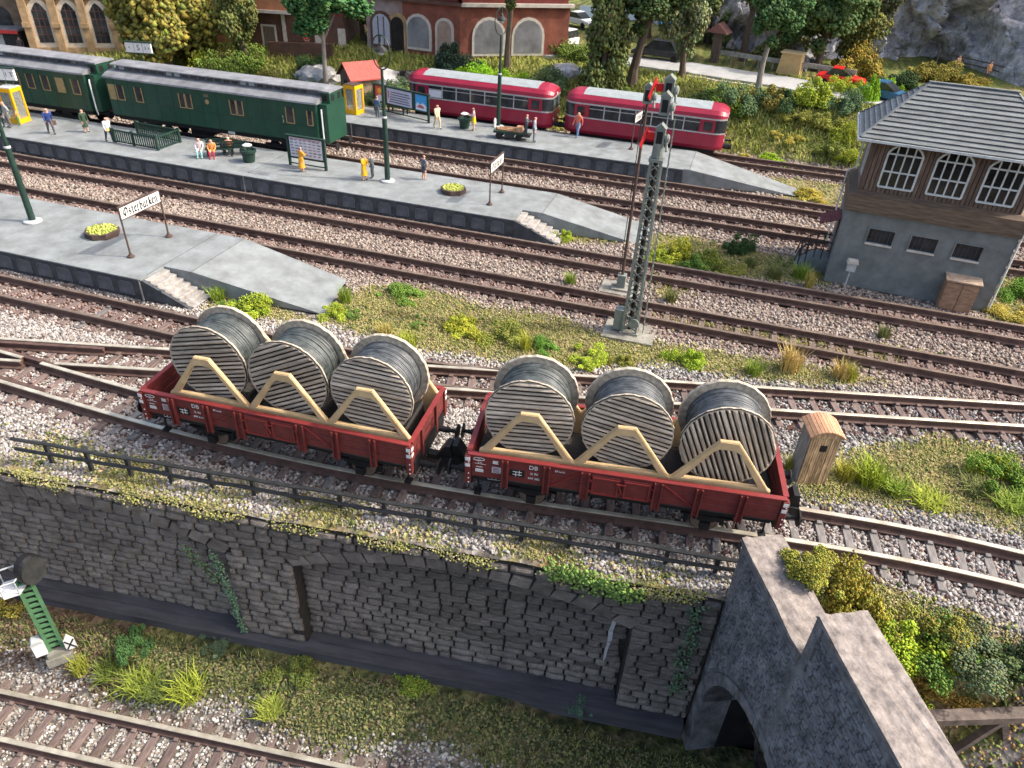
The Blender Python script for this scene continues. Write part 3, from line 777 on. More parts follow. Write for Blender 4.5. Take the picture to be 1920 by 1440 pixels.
    for k in range(3):
        x0 = -3.80 + k * .125
        b.path([(x0, -HW + .02, 1.30), (x0 + .105, -HW + .02, 1.30), (x0 + .105, -HW + .02, 1.385), (x0, -HW + .02, 1.385)], .008, 4, True)
    b.build('chained_boxes', wh, t)
    b = MB(); b.b2(-4.2, -3.4, -HW + .03, -HW + .09, 1.22, 1.415); b.build('black_plate', blk, t)
    return t
WG1 = ((-11.56, 15.81), R(3.25)); WG2 = ((-1.28, 16.92), R(7.98))
wagon('red open wagon beside the turnout and platform steps, numbered 499 614', *WG1, '499 614', 'X 90', '83 km/h')
wagon('red open wagon beside the small wooden hut, numbered 499 382', *WG2, '499 382', 'X 90', '83 km/h')

# ------------------------------------------------------------ cradles and reels
def cradle(label, wg, us):
    (cx, cy), a = wg
    t = thing('reel_cradle', label, 'cradle', (cx, cy, 1.392), a, 'tan cradles in the red wagons')
    zb, zt = .74, 2.26       # above the floor planks
    for s in (-1, 1):
        vv, ff = [], []
        def A(*p): vv.append(p); return len(vv) - 1
        prev = None
        for i, u in enumerate(us):
            O0 = A(u - 1.30, zb + .10); O1 = A(u - .27, zt); O2 = A(u + .22, zt + .01); O3 = A(u + 1.27, zb + .10)
            I0 = A(u - 1.02, zb + .13); I1 = A(u - .36, zt - .37); I1b = A(u - .22, zt - .27); I2b = A(u + .17, zt - .27); I2 = A(u + .33, zt - .38); I3 = A(u + 1.0, zb + .13)
            B0 = A(u - 1.40, zb + .04); B3 = A(u + 1.36, zb + .04); D0 = A(u - 1.40, 0); D3 = A(u + 1.36, 0)
            ff += [(O0, I0, I1, O1), (O1, I1, I1b), (O1, I1b, I2b, O2), (O2, I2b, I2), (O2, I2, I3, O3), (B0, D0, D3, B3, O3, I3, I0, O0)]
        b = MB()
        for k in range(0, len(ff), 6):
            base = k // 6 * 14
            b.flat2(vv[base:base + 14], [tuple(i - base for i in f) for f in ff[k:k + 6]], s * 1.20 - .075 + .001 * (k // 6), s * 1.20 + .075 - .001 * (k // 6))
        o = b.build('side_frame', M_['tan'], t)
        bm = bmesh.new(); bm.from_mesh(o.data)
        bmesh.ops.bevel(bm, geom=[e for e in bm.edges if len(e.link_faces) == 2 and e.calc_face_angle(0) > 1.0], offset=.022, segments=2, affect='EDGES')
        bm.to_mesh(o.data); bm.free()
    b = MB()
    for u in us:
        for q in (-.62, .62): b.prism([(u + q - .25, 0), (u + q + .25, 0), (u + q + (.25 if q > 0 else .0), .62 if q > 0 else .42), (u + q - (.0 if q > 0 else .25), .42 if q > 0 else .62)], -.98, .98)
    b.build('chock_beam', M_['wood_floor'], t)
    return t
US1 = (-2.12, .48, 3.02); US2 = (-2.72, -.08, 2.62)
cradle('tan A-frame cradle in the wagon beside the turnout', WG1, US1)
cradle('tan A-frame cradle in the wagon beside the wooden hut', WG2, US2)
RR = 1.275
def flange_meshes():
    b = MB(); n = 64
    pr = [(.02, 0), (RR - .05, 0), (RR - .045, -.028), (RR - .012, -.030), (RR, .02), (RR, .075), (RR - .015, .09), (.02, .09)]
    b.lathe(pr, n, 'y')
    me = b.mesh('flange', [M_['plankedge'], M_['groove']])
    for p in me.polygons:
        if abs(p.center.y) < .012: p.material_index = 1
    bm = bmesh.new(); bm.from_mesh(me)
    for v in bm.verts:
        r = math.hypot(v.co.x, v.co.z)
        if r > 1.1:
            a_ = math.atan2(v.co.z, v.co.x); k = 1 + .006 * math.sin(a_ * 17 + 1) + .006 * math.sin(a_ * 29)
            v.co.x *= k; v.co.z *= k
    bm.to_mesh(me); bm.free()
    return me
FLM = flange_meshes()
FLB = FLM.copy()
FLB.polygons.foreach_set('material_index', [0] * len(FLB.polygons))
def plank_mesh(z0, z1, rr=RR - .03):
    # one board of the flange, clipped to the circle, lying on the outer face (-y)
    b = MB(); zm = [z0 + .012, (z0 + z1) / 2, z1 - .012]
    def hw(z): return math.sqrt(max(0, rr * rr - z * z))
    top, bot = min(hw(z1), 99), hw(z0)
    zc = zm[1]
    nx = 10; rows = []
    for z, dy in ((zm[0], -.02), (zm[0] + .02, -.045), (zm[1], -.052 - random.uniform(0, .012)), (zm[2] - .02, -.045), (zm[2], -.02)):
        w = hw(z) - random.uniform(0, .022)
        rows.append([(-w + 2 * w * i / nx, dy + random.uniform(-.006, .006), z + random.uniform(-.004, .004)) for i in range(nx + 1)])
    vs_ = sum(rows, []); k = nx + 1; fs = []
    for r in range(4):
        for i in range(nx): fs.append((r * k + i, r * k + i + 1, (r + 1) * k + i + 1, (r + 1) * k + i))
    base = len(vs_)
    vs_ += [(v[0], .004, v[2]) for v in rows[0]] + [(v[0], .004, v[2]) for v in rows[4]]
    for i in range(nx):
        fs.append((base + i, base + i + 1, i + 1, i)); fs.append((4 * k + i, 4 * k + i + 1, base + k + i + 1, base + k + i))
    fs.append([0, k, 2 * k, 3 * k, 4 * k, base + k, base]); fs.append([nx, base + nx, base + k + nx, 4 * k + nx, 3 * k + nx, 2 * k + nx, k + nx])
    b.add(vs_, fs)
    return b.mesh('plank', M_['plank'])
NPL = 17
PLK = []
for variant in range(2):
    edges = [-RR + .03 + (2 * RR - .06) * i / NPL for i in range(NPL + 1)]
    edges = [e + (random.uniform(-.018, .018) if 0 < i < NPL else 0) for i, e in enumerate(edges)]
    PLK.append([plank_mesh(edges[i] + random.uniform(.008, .018), edges[i + 1] - random.uniform(.008, .018)) for i in range(NPL)])
def coil_mesh(turns, w, r, m, seed):
    rnd = random.Random(seed); b = MB(); prof = [(.3, 0)]; p = w / turns
    for k in range(turns):
        jr = rnd.uniform(-.012, .012); jo = .0 if rnd.random() > .15 else -.03
        for q in range(5):
            a_ = math.pi * q / 4
            prof.append((r + jr + jo + .42 * p * math.sin(a_), k * p + p / 2 - .49 * p * math.cos(a_)))
    prof.append((.3, w))
    b.lathe(prof, 56, 'y')
    me = b.mesh('cable_winding', m)
    bm = bmesh.new(); bm.from_mesh(me)
    for v in bm.verts:
        a_ = math.atan2(v.co.z, v.co.x); k = 1 + .004 * math.sin(a_ * 5 + v.co.y * 9) + .003 * math.sin(a_ * 9 - v.co.y * 20)
        v.co.x *= k; v.co.z *= k
        v.co.y += .012 * math.sin(a_ * 2 + seed)
    bm.to_mesh(me); bm.free()
    me.polygons.foreach_set('use_smooth', [True] * len(me.polygons))
    return me
def reel(label, wg, u, spin, turns, cm, v0=-.79, v1=.63, zc=3.14, r=RR, lean=0.0):
    (cx, cy), a = wg
    ux, uy = math.cos(a), math.sin(a)
    t = thing('cable_reel', label, 'cable reel', (cx + u * ux - 0 * uy, cy + u * uy, zc), a, 'cable reels on the wagons')
    t.rotation_euler = (lean, 0, a)
    s_ = r / RR
    f = inst('flange', FLM, t, (0, v0, 0), (0, spin, 0), (s_, 1, s_))
    vset = PLK[random.randint(0, 1)]
    for me in vset: inst('plank', me, f)
    inst('flange', FLB, t, (0, v1 - .09, 0), (0, spin + 1.1, 0), (s_, 1, s_))
    inst('cable_winding', coil_mesh(turns, v1 - v0 - .18, 1.03 * s_, cm, int(u * 100)), t, (0, v0 + .09, 0))
    h = MB(); h.tube((0, v0 - .045, 0), (0, v0 - .055, 0), .06, n=12); h.build('spindle_hole', M_['groove'], t)
    return t
c1, c2 = M_['cable'], M_['cable2']
reel('cable reel with slanting boards at the left end of wagon 499 614', WG1, -2.30, R(-14), 16, c1)
reel('cable reel with steeply slanting boards in the middle of wagon 499 614', WG1, .33, R(-26), 16, c1)
reel('cable reel with level boards at the right end of wagon 499 614', WG1, 2.98, R(2), 28, c2)
reel('cable reel with gently slanting boards at the left end of wagon 499 382', WG2, -2.80, R(-4), 22, c1)
reel('pale cable reel with level boards in the middle of wagon 499 382', WG2, -.06, R(12), 30, c2)
reel('cable reel with upright boards at the right end of wagon 499 382', WG2, 2.66, R(66), 30, c2, r=1.29)
# ------------------------------------------------------------ stone retaining wall
WX0, WX1 = -10.0, 17.08             # along the wall from its origin
ZTOP, ZFOOT = -0.69, -6.45
BAYS = [(-8.6, 1.8), (4.1, 14.75)]
DEP = 0.5
def arch_z(s, bay):                  # underside of the blind arch
    a, b = bay; c = (a + b) / 2; h = (b - a) / 2; rise, spring = 1.10, -2.55
    rad = (h * h + rise * rise) / (2 * rise)
    return spring - (rad - rise) + math.sqrt(max(0, rad * rad - (s - c) ** 2))
wall = thing('retaining_wall', 'long dark stone retaining wall with shallow blind arches', 'wall', (-14.65, 12.57, 0), WA)
b = MB()
def quadw(s0, s1, z0, z1, y0): b.b2(s0, s1, y0, y0 + .25, z0, z1)
prev = WX0
for bay in BAYS:
    if bay[0] > prev: b.b2(prev, bay[0], 0, DEP + .3, ZFOOT, ZTOP)
    n = 30
    for i in range(n):
        s0 = bay[0] + (bay[1] - bay[0]) * i / n; s1 = bay[0] + (bay[1] - bay[0]) * (i + 1) / n
        zz0, zz1 = arch_z(s0, bay), arch_z(s1, bay)
        b.prism([(s0, zz0), (s1, zz1), (s1, ZTOP), (s0, ZTOP)], 0, DEP + .299)
    b.b2(bay[0], bay[1], DEP, DEP + .297, ZFOOT + .01, arch_z((bay[0] + bay[1]) / 2, bay) + .02)
    prev = bay[1]
b.b2(prev, WX1, 0, DEP + .3, ZFOOT, ZTOP)
b.build('mortar_core', M_['mortar'], wall)
def stone_var(seed):
    rnd = random.Random(seed); m = MB(); k = 4
    vs_ = []; fs = []
    nx, nz = 4, 3
    for j in range(nz + 1):
        for i in range(nx + 1):
            x = -.5 + i / nx; z = -.5 + j / nz
            edge = (i in (0, nx)) + (j in (0, nz))
            y = (-.055 - rnd.uniform(0, .02)) if edge else -.085 - rnd.uniform(0, .045)
            ix = x * (1 - .0); 
            if edge == 2: x *= .96; z *= .92; y += .02
            vs_.append((x + (rnd.uniform(-.03, .03) if edge == 0 else rnd.uniform(-.012, .012)), y - rnd.uniform(0, .015), z + rnd.uniform(-.025, .025)))
    for j in range(nz):
        for i in range(nx):
            q = j * (nx + 1) + i; fs.append((q, q + 1, q + nx + 2, q + nx + 1))
    ring = [i for i in range(nx + 1)] + [j * (nx + 1) + nx for j in range(1, nz + 1)] + [nz * (nx + 1) + i for i in reversed(range(nx))] + [j * (nx + 1) for j in reversed(range(1, nz))]
    base = len(vs_); vs_ += [(vs_[i][0] * 1.02, .03, vs_[i][2] * 1.02) for i in ring]; n = len(ring)
    for i in range(n): fs.append((ring[i], base + i, base + (i + 1) % n, ring[(i + 1) % n]))
    m.add(vs_, fs)
    return m
SVAR = [stone_var(i) for i in range(14)]
SMESH = [m.mesh('stone', M_['stone']) for m in SVAR]
slots = []
z = ZFOOT + .01
row = 0
while z < ZTOP - .2:
    h = random.choice((.27, .30, .33, .30)); h = min(h, ZTOP - z)
    s = WX0 + random.uniform(0, .4)
    while s < WX1 - .12:
        L = random.choice((.42, .52, .58, .66, .76, .88)); L = min(L, WX1 - .03 - s)
        c = s + L / 2; zc = z + h / 2; depth = 0.0; ok = True
        for bay in BAYS:
            if bay[0] - .02 < c < bay[1] + .02:
                az = arch_z(min(max(c, bay[0]), bay[1]), bay)
                if zc < az - .02:
                    depth = DEP
                    if s + L > bay[1]: L = max(.14, bay[1] - s); c = s + L / 2
                elif zc < az + .44: ok = False
            if depth == 0 and (s < bay[0] < s + L or s < bay[1] < s + L) and zc < -2.5:
                e = bay[0] if s < bay[0] < s + L else bay[1]
                if e == bay[0]:
                    if c < e: L = e - s - .01; c = s + L / 2
                else:
                    if c > e: ns = e + .01; L = s + L - ns; s = ns; c = s + L / 2
        if ok and L > .13: slots.append((c, zc, L - .07, h - .03, depth))
        s += L
    z += h
    row += 1
def vis(sl):
    c, zc, L, h, d = sl
    p = np.array([-14.65 + c * math.cos(WA), 12.57 + c * math.sin(WA), zc]); q = MW @ (p - CAMP)
    inv = abs(q[0] / q[2]) < .71 and abs(q[1] / q[2]) < .53
    return (0 if inv else 1, np.linalg.norm(p - CAMP) - 6 * L * h)
slots.sort(key=vis)
rest = MB()
for i, (c, zc, L, h, d) in enumerate(slots):
    v = random.randrange(14)
    dy = d - random.uniform(0, .05)
    if i < 270: inst('stone', SMESH[v], wall, (c, dy, zc), (0, random.uniform(-.03, .03), 0), (L, 1, h))
    else: rest.add([(x * L + c, y + dy, zz * h + zc) for x, y, zz in SVAR[v].v], SVAR[v].f)
tag(rest.build('further_stones', M_['stone'], wall), kind='stuff')
for bay in BAYS:                      # arch ring
    a, e = bay; n = 17
    for i in range(n):
        s0 = a + (e - a) * i / n + .02; s1 = a + (e - a) * (i + 1) / n - .02
        m = MB(); T = .40 + random.uniform(-.02, .03)
        c = (a + e) / 2; lean = (s0 + s1 - 2 * c) / 2 / 14
        m.prism([(s0, arch_z(s0, bay)), (s1, arch_z(s1, bay)), (s1 + lean * T * 2, arch_z(s1, bay) + T), (s0 + lean * T * 2, arch_z(s0, bay) + T)], -.075 - random.uniform(0, .02), .08)
        o = m.build('arch_stone', M_['stone'], wall); chamfer_mesh(o.data, .025, .1)
m = MB(); m.b2(WX0, WX1 - .1, -.36, .35, ZFOOT - .75, ZFOOT - .02); m.build('base_ledge', M_['ledge'], wall)
for bay in BAYS: m = MB(); m.b2(bay[0] + .02, bay[1] - .02, .06, DEP - .02, ZFOOT - .03, ZFOOT + .06); m.build('bay_sill', M_['ledge'], wall)
streak = MB()
streak.prism([(q[0] - .82, q[1]) for q in [(15.03, -2.72), (15.10, -2.65), (15.15, -2.8), (15.10, -3.3), (15.12, -3.7), (15.05, -4.2), (15.03, -4.75), (14.97, -4.9), (14.95, -4.4), (14.99, -3.9), (14.96, -3.4), (15.01, -3.0)]], DEP - .16, DEP - .15); streak.build('lime_streak', plain((.46, .46, .47), .9), wall)

# ------------------------------------------------------------ tunnel portal
por = thing('tunnel_portal', 'weathered grey stone tunnel portal with stepped coping', 'tunnel portal', (PJ[0], PJ[1], 0), math.atan2(PD[1], PD[0]))
# local x along the face towards the viewer, local y into the hill
def portal_poly():
    ac, hw, spring, foot = 3.15, 2.8, -5.0, -8.6
    crown = -2.05
    arc = []
    for k in range(0, 25):
        t = math.pi * k / 24
        arc.append((ac - hw * math.cos(t), spring + (crown - spring) * math.sin(t)))
    return ac, hw, spring, foot, arc
ac, hw, spring, foot, arc = portal_poly()
PT = 0.95
def ptop(s): return 1.55 if s < 3.35 else 2.95
b = MB()
nseg = len(arc) - 1
b.b2(-.15, ac - hw, 0, PT, foot, spring)
b.prism([(-.15, spring), (ac - hw, spring), (ac - hw, 1.55), (-.15, 1.55)], 0, PT)
cut = [3.35]
for i in range(nseg):
    (s0, z0), (s1, z1) = arc[i], arc[i + 1]
    if s0 < 3.35 < s1:
        t = (3.35 - s0) / (s1 - s0); zm = z0 + (z1 - z0) * t
        parts = [((s0, z0), (3.35, zm), 1.55), ((3.35, zm), (s1, z1), 2.95)]
    else: parts = [((s0, z0), (s1, z1), ptop((s0 + s1) / 2))]
    for (a0, a1, tp) in parts: b.prism([a0, a1, (a1[0], tp), (a0[0], tp)], 0, PT)
b.b2(ac + hw, 9.5, 0, PT, foot, 2.95)
po = b.build('masonry', M_['portal'], por)
bm = bmesh.new(); bm.from_mesh(po.data); bmesh.ops.remove_doubles(bm, verts=bm.verts, dist=.002)
bm.to_mesh(po.data); bm.free()
# courses of small stones on the visible face
def inarch(s, z_, pad=0.0):
    if z_ < spring: return abs(s - ac) < hw + pad
    return ((s - ac) / (hw + pad)) ** 2 + ((z_ - spring) / (-2.05 - spring + pad)) ** 2 < 1
cs = MB(); z = -6.9; rows = 0
while z < 3.0:
    h = random.uniform(.13, .19); s = -.1 + random.uniform(0, .2)
    while s < 9.0:
        L = random.uniform(.18, .42); c = s + L / 2; zc = z + h / 2
        if zc + h / 2 < ptop(c) - .18 and ptop(s) == ptop(s + L) and not inarch(c, zc, .42) and not inarch(s, zc, .36) and not inarch(s + L, zc, .36):
            v = SVAR[random.randrange(14)]
            cs.add([(x * (L - .03) + c, y * random.uniform(.35, .75) + .012, zz * (h - .025) + zc) for x, y, zz in v.v], v.f)
        s += L
    z += h
o = cs.build('face_stones', M_['portal'], por); tag(o, kind='stuff')
for i in range(nseg):                # ring stones
    (s0, z0), (s1, z1) = arc[i], arc[i + 1]
    if s1 < 0.2 and 0: continue
    d0 = Vector((s0 - ac, z0 - spring + .001)).normalized(); d1 = Vector((s1 - ac, z1 - spring + .001)).normalized(); T = .36
    m = MB(); e = .012
    m.prism([(s0 + (s1 - s0) * .04, z0 + (z1 - z0) * .04), (s1 - (s1 - s0) * .04, z1 - (z1 - z0) * .04), (s1 + d1.x * T, z1 + d1.y * T), (s0 + d0.x * T, z0 + d0.y * T)], -.05 - random.uniform(0, .02), PT + .6)
    m.build('ring_stone', M_['portal'], por)
for (a, e, zt) in ((-.20, 3.30, 1.55), (3.33, 9.6, 2.95)):
    m = MB(); n = 14; rnd = random.Random(3)
    vs_ = []; 
    m.b2(a, e, -.06, PT + .10, zt + .002, zt + .12); o = m.build('coping', M_['portal_lit_top'], por)
    bm = bmesh.new(); bm.from_mesh(o.data); bmesh.ops.subdivide_edges(bm, edges=bm.edges[:], cuts=7, use_grid_fill=True)
    for v in bm.verts: v.co += Vector((rnd.uniform(-.03, .03), rnd.uniform(-.035, .035), rnd.uniform(-.02, .02)))
    bm.to_mesh(o.data); bm.free()
m = MB(); m.b2(3.335, 3.6, .0 - .05, PT + .08, 1.45, 2.948); m.build('step_block', M_['portal'], por)
m = MB()                              # tunnel lining, closed by a black cap painted as the dark inside
for i in range(nseg):
    (s0, z0), (s1, z1) = arc[i], arc[i + 1]
    m.add([(s0, PT + .5, z0 + .02), (s1, PT + .5, z1 + .02), (s1, PT + 1.7, z1 + .02), (s0, PT + 1.7, z0 + .02)], [(0, 1, 2, 3)])
for s in (ac - hw, ac + hw): m.add([(s, PT, foot), (s, PT + 1.7, foot), (s, PT + 1.7, spring + .02), (s, PT, spring + .02)], [(0, 1, 2, 3)])
m.add([(ac - hw, PT + 1.7, foot), (ac + hw, PT + 1.7, foot), (ac + hw, PT + 1.7, 0 - 2.0), (ac - hw, PT + 1.7, -2.0)], [(0, 1, 2, 3)])
m.build('tunnel_lining', M_['tunnel'], por)

# ------------------------------------------------------------ handrail along the wall
FA = math.atan(.124)
fe = thing('handrail', 'low black two-bar handrail along the wall top', 'railing', (-19.0, 12.62, -.62), FA)
L_ = 22.15
for zz in (.50, .90):
    m = MB(); m.path([(x, .012 * math.sin(x * 2.1) + .01 * math.sin(x * 5), zz + .012 * math.sin(x * 1.3 + zz * 9)) for x in np.arange(-1.0, L_, .45)], .062, 6); m.build('rail_bar', M_['iron'], fe)
x = .1
while x < L_:
    m = MB(); m.box((x, .09, .42), (.12, .10, 1.05), Matrix.Rotation(random.uniform(-.04, .04), 3, 'Y')); m.build('post', M_['iron'], fe)
    x += 1.40

# moss and grass hanging over the wall edge
n = 9000
x = RNG.uniform(-22, 2.3, n); f_ = np.sin(x * 2.3) + np.sin(x * .9 + 1) + .8 * np.sin(x * 5.1)
keep = RNG.random(n) < np.clip(.35 + .3 * f_, .05, 1); x = x[keep]; n = len(x)
dz_ = np.abs(RNG.normal(0, .11, n)) * (1 + .6 * np.sin(x * 2.3)); y = y_wall(x) + .10 - np.minimum(.26, dz_ * 1.6) + RNG.normal(0, .03, n)
P = np.stack([x, y, -.60 - dz_ + RNG.uniform(-.02, .03, n)], -1)
c = np.array([(.40, .37, .12), (.30, .31, .09), (.22, .25, .07), (.44, .37, .18), (.34, .30, .20)])[RNG.integers(0, 5, n)] * RNG.uniform(.7, 1.25, (n, 1))
tag(inst('verge_moss', granules('verge_moss', P, RNG.uniform(.025, .055, n), c)), 'moss and grass hanging over the retaining wall edge', 'moss', kind='stuff')
# ------------------------------------------------------------ platforms
PZ = 0.65
def platform(label, outline, front, seams):
    t = thing('platform', label, 'platform', (0, 0, 0), 0, 'station platforms')
    return t
def ruled(mb, A, B):                  # strip of quads between two 3-D polylines
    n = len(A); base = len(mb.v); mb.v += [tuple(p) for p in A] + [tuple(p) for p in B]
    for i in range(n - 1): mb.face((base + i, base + i + 1, base + n + i + 1, base + n + i))
def make_platform(label, xl, xe, yf, yb, ramp_f, ramp_b, stair, seam, zr=-.36):
    # xe: where the level part ends, ramp_f / ramp_b: plan ends of the ramp, stair: (x0, x1, depth)
    t = thing('platform', label, 'platform', (0, 0, 0), 0, 'station platforms')
    x0s, x1s, dp = stair
    b = MB()
    prof = [(xl, yf), (x0s, yf), (x0s, yf + dp)]
    top = [(xl, yf), (x0s, yf), (x0s, yf + dp), (xe, yf + dp), (xe, yb), (xl, yb)]
    b.prism(top, zr, PZ, 'xy')
    b.build('platform_slab', [M_['plat']], t)
    # ramp
    r = MB()
    P = [(xe, yf + dp), ramp_f, ramp_b, (xe, yb)]
    r.add([(P[0][0], P[0][1], PZ), (P[1][0], P[1][1], zr), (P[2][0], P[2][1], zr), (P[3][0], P[3][1], PZ), (P[0][0], P[0][1], zr), (P[3][0], P[3][1], zr)], [(0, 1, 2, 3), (0, 4, 1), (3, 2, 5), (4, 5, 2, 1), (0, 3, 5, 4)])
    ro = r.build('ramp', [M_['plat']], t)
    # steps
    n = 7
    for k in range(n):
        h = PZ - (PZ + .34) * (k + .6) / n; w = (x1s - x0s) / n
        m = MB(); m.b2(x0s + k * w + .003, x0s + (k + 1) * w, yf + .06, yf + dp - .03, zr, h); o = m.build('step', M_['stair'], t); chamfer_mesh(o.data, .02, .1)
    # dark facing with recessed panels
    m = MB(); m.b2(xl, x0s, yf - .10, yf - .004, zr, PZ - .04); face = m.build('facing', M_['platside'], t)
    m = MB(); m.b2(xl, x0s + .02, yf - .14, yf + .35, PZ - .045, PZ + .012); m.build('edge_coping', M_['plat'], t)
    m = MB(); m.b2(x0s - .02, x1s * .4 + x0s * .6, yf - .08, yf + .05, zr, PZ - .35); m.prism([(x0s, zr), (x1s, zr), (x0s, PZ - .03)], yf - .1, yf + .05); m.build('stair_cheek', M_['platside'], t)
    pm = panel_mesh()
    x = x0s - .45; k = 0
    while x > xl + 1 and k < 60:
        if not (seam - .25 < x < seam + .25): inst('facing_panel', pm, t, (x - .45, yf - .105, .12))
        x -= 1.12; k += 1
    m = MB(); m.b2(seam - .025, seam + .025, yf - .15, yf - .10, zr, PZ); m.build('expansion_joint', M_['stair'], t)
    m = MB(); m.b2(seam - .012, seam + .012, yf + .36, yb - .01, PZ + .001, PZ + .006); m.build('joint_line', M_['platside'], t)
    m = MB(); m.b2(xe - .012, xe + .012, yf + dp + .02, yb - .02, PZ + .001, PZ + .006); m.build('joint_line', M_['platside'], t)
    return t
PMC = []
def panel_mesh():
    if PMC: return PMC[0]
    m = MB(); w, h = .76, .62
    out = []; inn = []
    def arcpts(w, h, r):
        pts = [(-w / 2, -h / 2), (w / 2, -h / 2)]
        for a in np.linspace(0, math.pi / 2, 5): pts.append((w / 2 - r + r * math.cos(a), h / 2 - r + r * math.sin(a)))
        for a in np.linspace(math.pi / 2, math.pi, 5): pts.append((-w / 2 + r + r * math.cos(a), h / 2 - r + r * math.sin(a)))
        return pts
    o_ = arcpts(w, h, .18); i_ = arcpts(w - .10, h - .08, .15); n = len(o_)
    vv = [(p[0], p[1]) for p in o_] + [(p[0], p[1]) for p in i_]
    m.flat2(vv, [(k, (k + 1) % n, n + (k + 1) % n, n + k) for k in range(n)], -.04, 0)
    m.prism(i_, -.012, 0)
    PMC.append(m.mesh('facing_panel', mat('facing_panel_grey', (.125, .13, .14), .85, .25, 2.5, .3, 12, spec=.2))); return PMC[0]
make_platform('near station platform with ramp and the Osterburken sign', -75, -21.9, 22.5, 27.85, (-15.6, 24.2), (-16.3, 27.55), (-23.35, -21.0, 1.35), -23.45)
make_platform('middle station platform with timetable board and fenced stairwell', -75, -9.4, 35.6, 40.45, (-4.0, 37.4), (-3.5, 40.2), (-10.55, -8.0, 1.5), -27.26)
make_platform('far station platform with the poster board and luggage cart', -75, -2.6, 48.35, 52.75, (4.3, 49.3), (4.4, 50.9), (-3.0, -2.95, .02), -27.0)

# ------------------------------------------------------------ lamps
def lamp_post(label, loc, rz):
    t = thing('platform_lamp', label, 'lamp', loc, rz, 'tall green platform lamps')
    g = M_['dgreen']
    m = MB(); m.lathe([(.42, 0), (.42, .07), (.36, .10), (.14, .12)], 20); m.build('base', M_['grey'], t)
    m = MB(); m.tube((0, 0, .08), (0, 0, 3.65), .16, .135, 12); m.build('lower_pole', g, t)
    m = MB(); m.tube((0, 0, 3.65), (0, 0, 6.2), .10, .075, 12); m.build('upper_pole', g, t)
    m = MB(); m.lathe([(.10, 0), (.15, .02), (.15, .09), (.10, .12)], 14, 'z', (0, 0, 3.6)); m.build('collar', M_['grey'], t)
    m = MB(); m.path([(.62 * math.sin(a), 0, 7.05 - .86 * math.cos(a)) for a in np.linspace(0, 2 * math.pi, 41)[:-1]], .038, 6, True); m.build('hoop', g, t)
    m = MB(); m.tube((0, 0, 7.9), (0, 0, 7.5), .045, n=8); m.lathe([(.05, .42), (.10, .34), (.12, .24), (.30, .10), (.34, 0), (.30, -.04)], 18, 'z', (0, 0, 7.13)); h = m.build('lamp_shade', M_['iron'], t)
    m = MB(); m.lathe([(.02, -.20), (.12, -.17), (.19, -.08), (.20, -.005)], 14, 'z', (0, 0, 7.10)); m.build('bulb', M_['grey'], h)
    return t
p = at(727, 340, PZ); l2 = lamp_post('green hoop-topped lamp beside the woman in black on the middle platform', (p.x, p.y, PZ + .012), R(-14))
p = at(62, 416, PZ); l1 = copy_tree(l2); l1.location = (p.x, p.y, PZ + .012); l1['label'] = 'green lamp post beside the octagonal planter of the near platform'
p = at(934, 238, PZ); l3 = copy_tree(l2); l3.location = (p.x, p.y, PZ + .012); l3.rotation_euler[2] = R(62); l3['label'] = 'green lamp post standing beside the luggage cart'

# ------------------------------------------------------------ station signs (blackletter drawn with a broad nib)
def nib(mb, pts, w=.16, th=.012):
    d = Vector((math.cos(R(38)), math.sin(R(38)))) * w / 2
    for a, b_ in zip(pts[:-1], pts[1:]):
        a = Vector(a); b_ = Vector(b_)
        e = (b_ - a).normalized() * .02 if (b_ - a).length > 0 else Vector((0, 0))
        q = [a - d - e, a + d - e, b_ + d + e, b_ - d + e]
        mb.add([(p.x, -th, p.y) for p in q], [(0, 1, 2, 3)])
FR = {
    'O': (.95, [[(.55, .95), (.15, .75), (.10, .35), (.45, .05), (.80, .25), (.85, .7), (.55, .95)], [(.45, .85), (.40, .2)]]),
    's': (.52, [[(.42, .62), (.15, .62), (.12, .42), (.42, .28), (.40, .05), (.10, .05)]]),
    't': (.42, [[(.20, .85), (.20, .12), (.36, .02)], [(.06, .62), (.38, .62)]]),
    'e': (.50, [[(.14, .10), (.12, .58), (.34, .66), (.42, .48), (.16, .34)], [(.14, .12), (.42, .08)]]),
    'r': (.46, [[(.14, .66), (.14, .06)], [(.14, .60), (.40, .62)], [(.08, .03), (.26, .03)]]),
    'b': (.56, [[(.14, 1.0), (.14, .10), (.34, .03), (.46, .22), (.44, .55), (.16, .62)]]),
    'u': (.58, [[(.12, .66), (.12, .12), (.28, .03), (.44, .14)], [(.44, .66), (.44, .10), (.54, .03)]]),
    'k': (.54, [[(.14, 1.0), (.14, .05)], [(.40, .78), (.16, .55), (.42, .44), (.16, .36)], [(.24, .34), (.46, .03)]]),
    'n': (.58, [[(.12, .64), (.12, .05)], [(.12, .58), (.36, .66), (.44, .5), (.44, .08), (.54, .03)]]),
}
def fraktur(word, height):
    mb = MB(); x = 0; 
    for ch in word:
        adv, strokes = FR[ch]
        for st_ in strokes: nib(mb, [(x + a, b_) for a, b_ in st_], .23)
        x += adv + .06
    s = height
    mb.v = [((v[0] - x / 2) * s, v[1], (v[2] - .45) * s) for v in mb.v]
    return mb, x * s
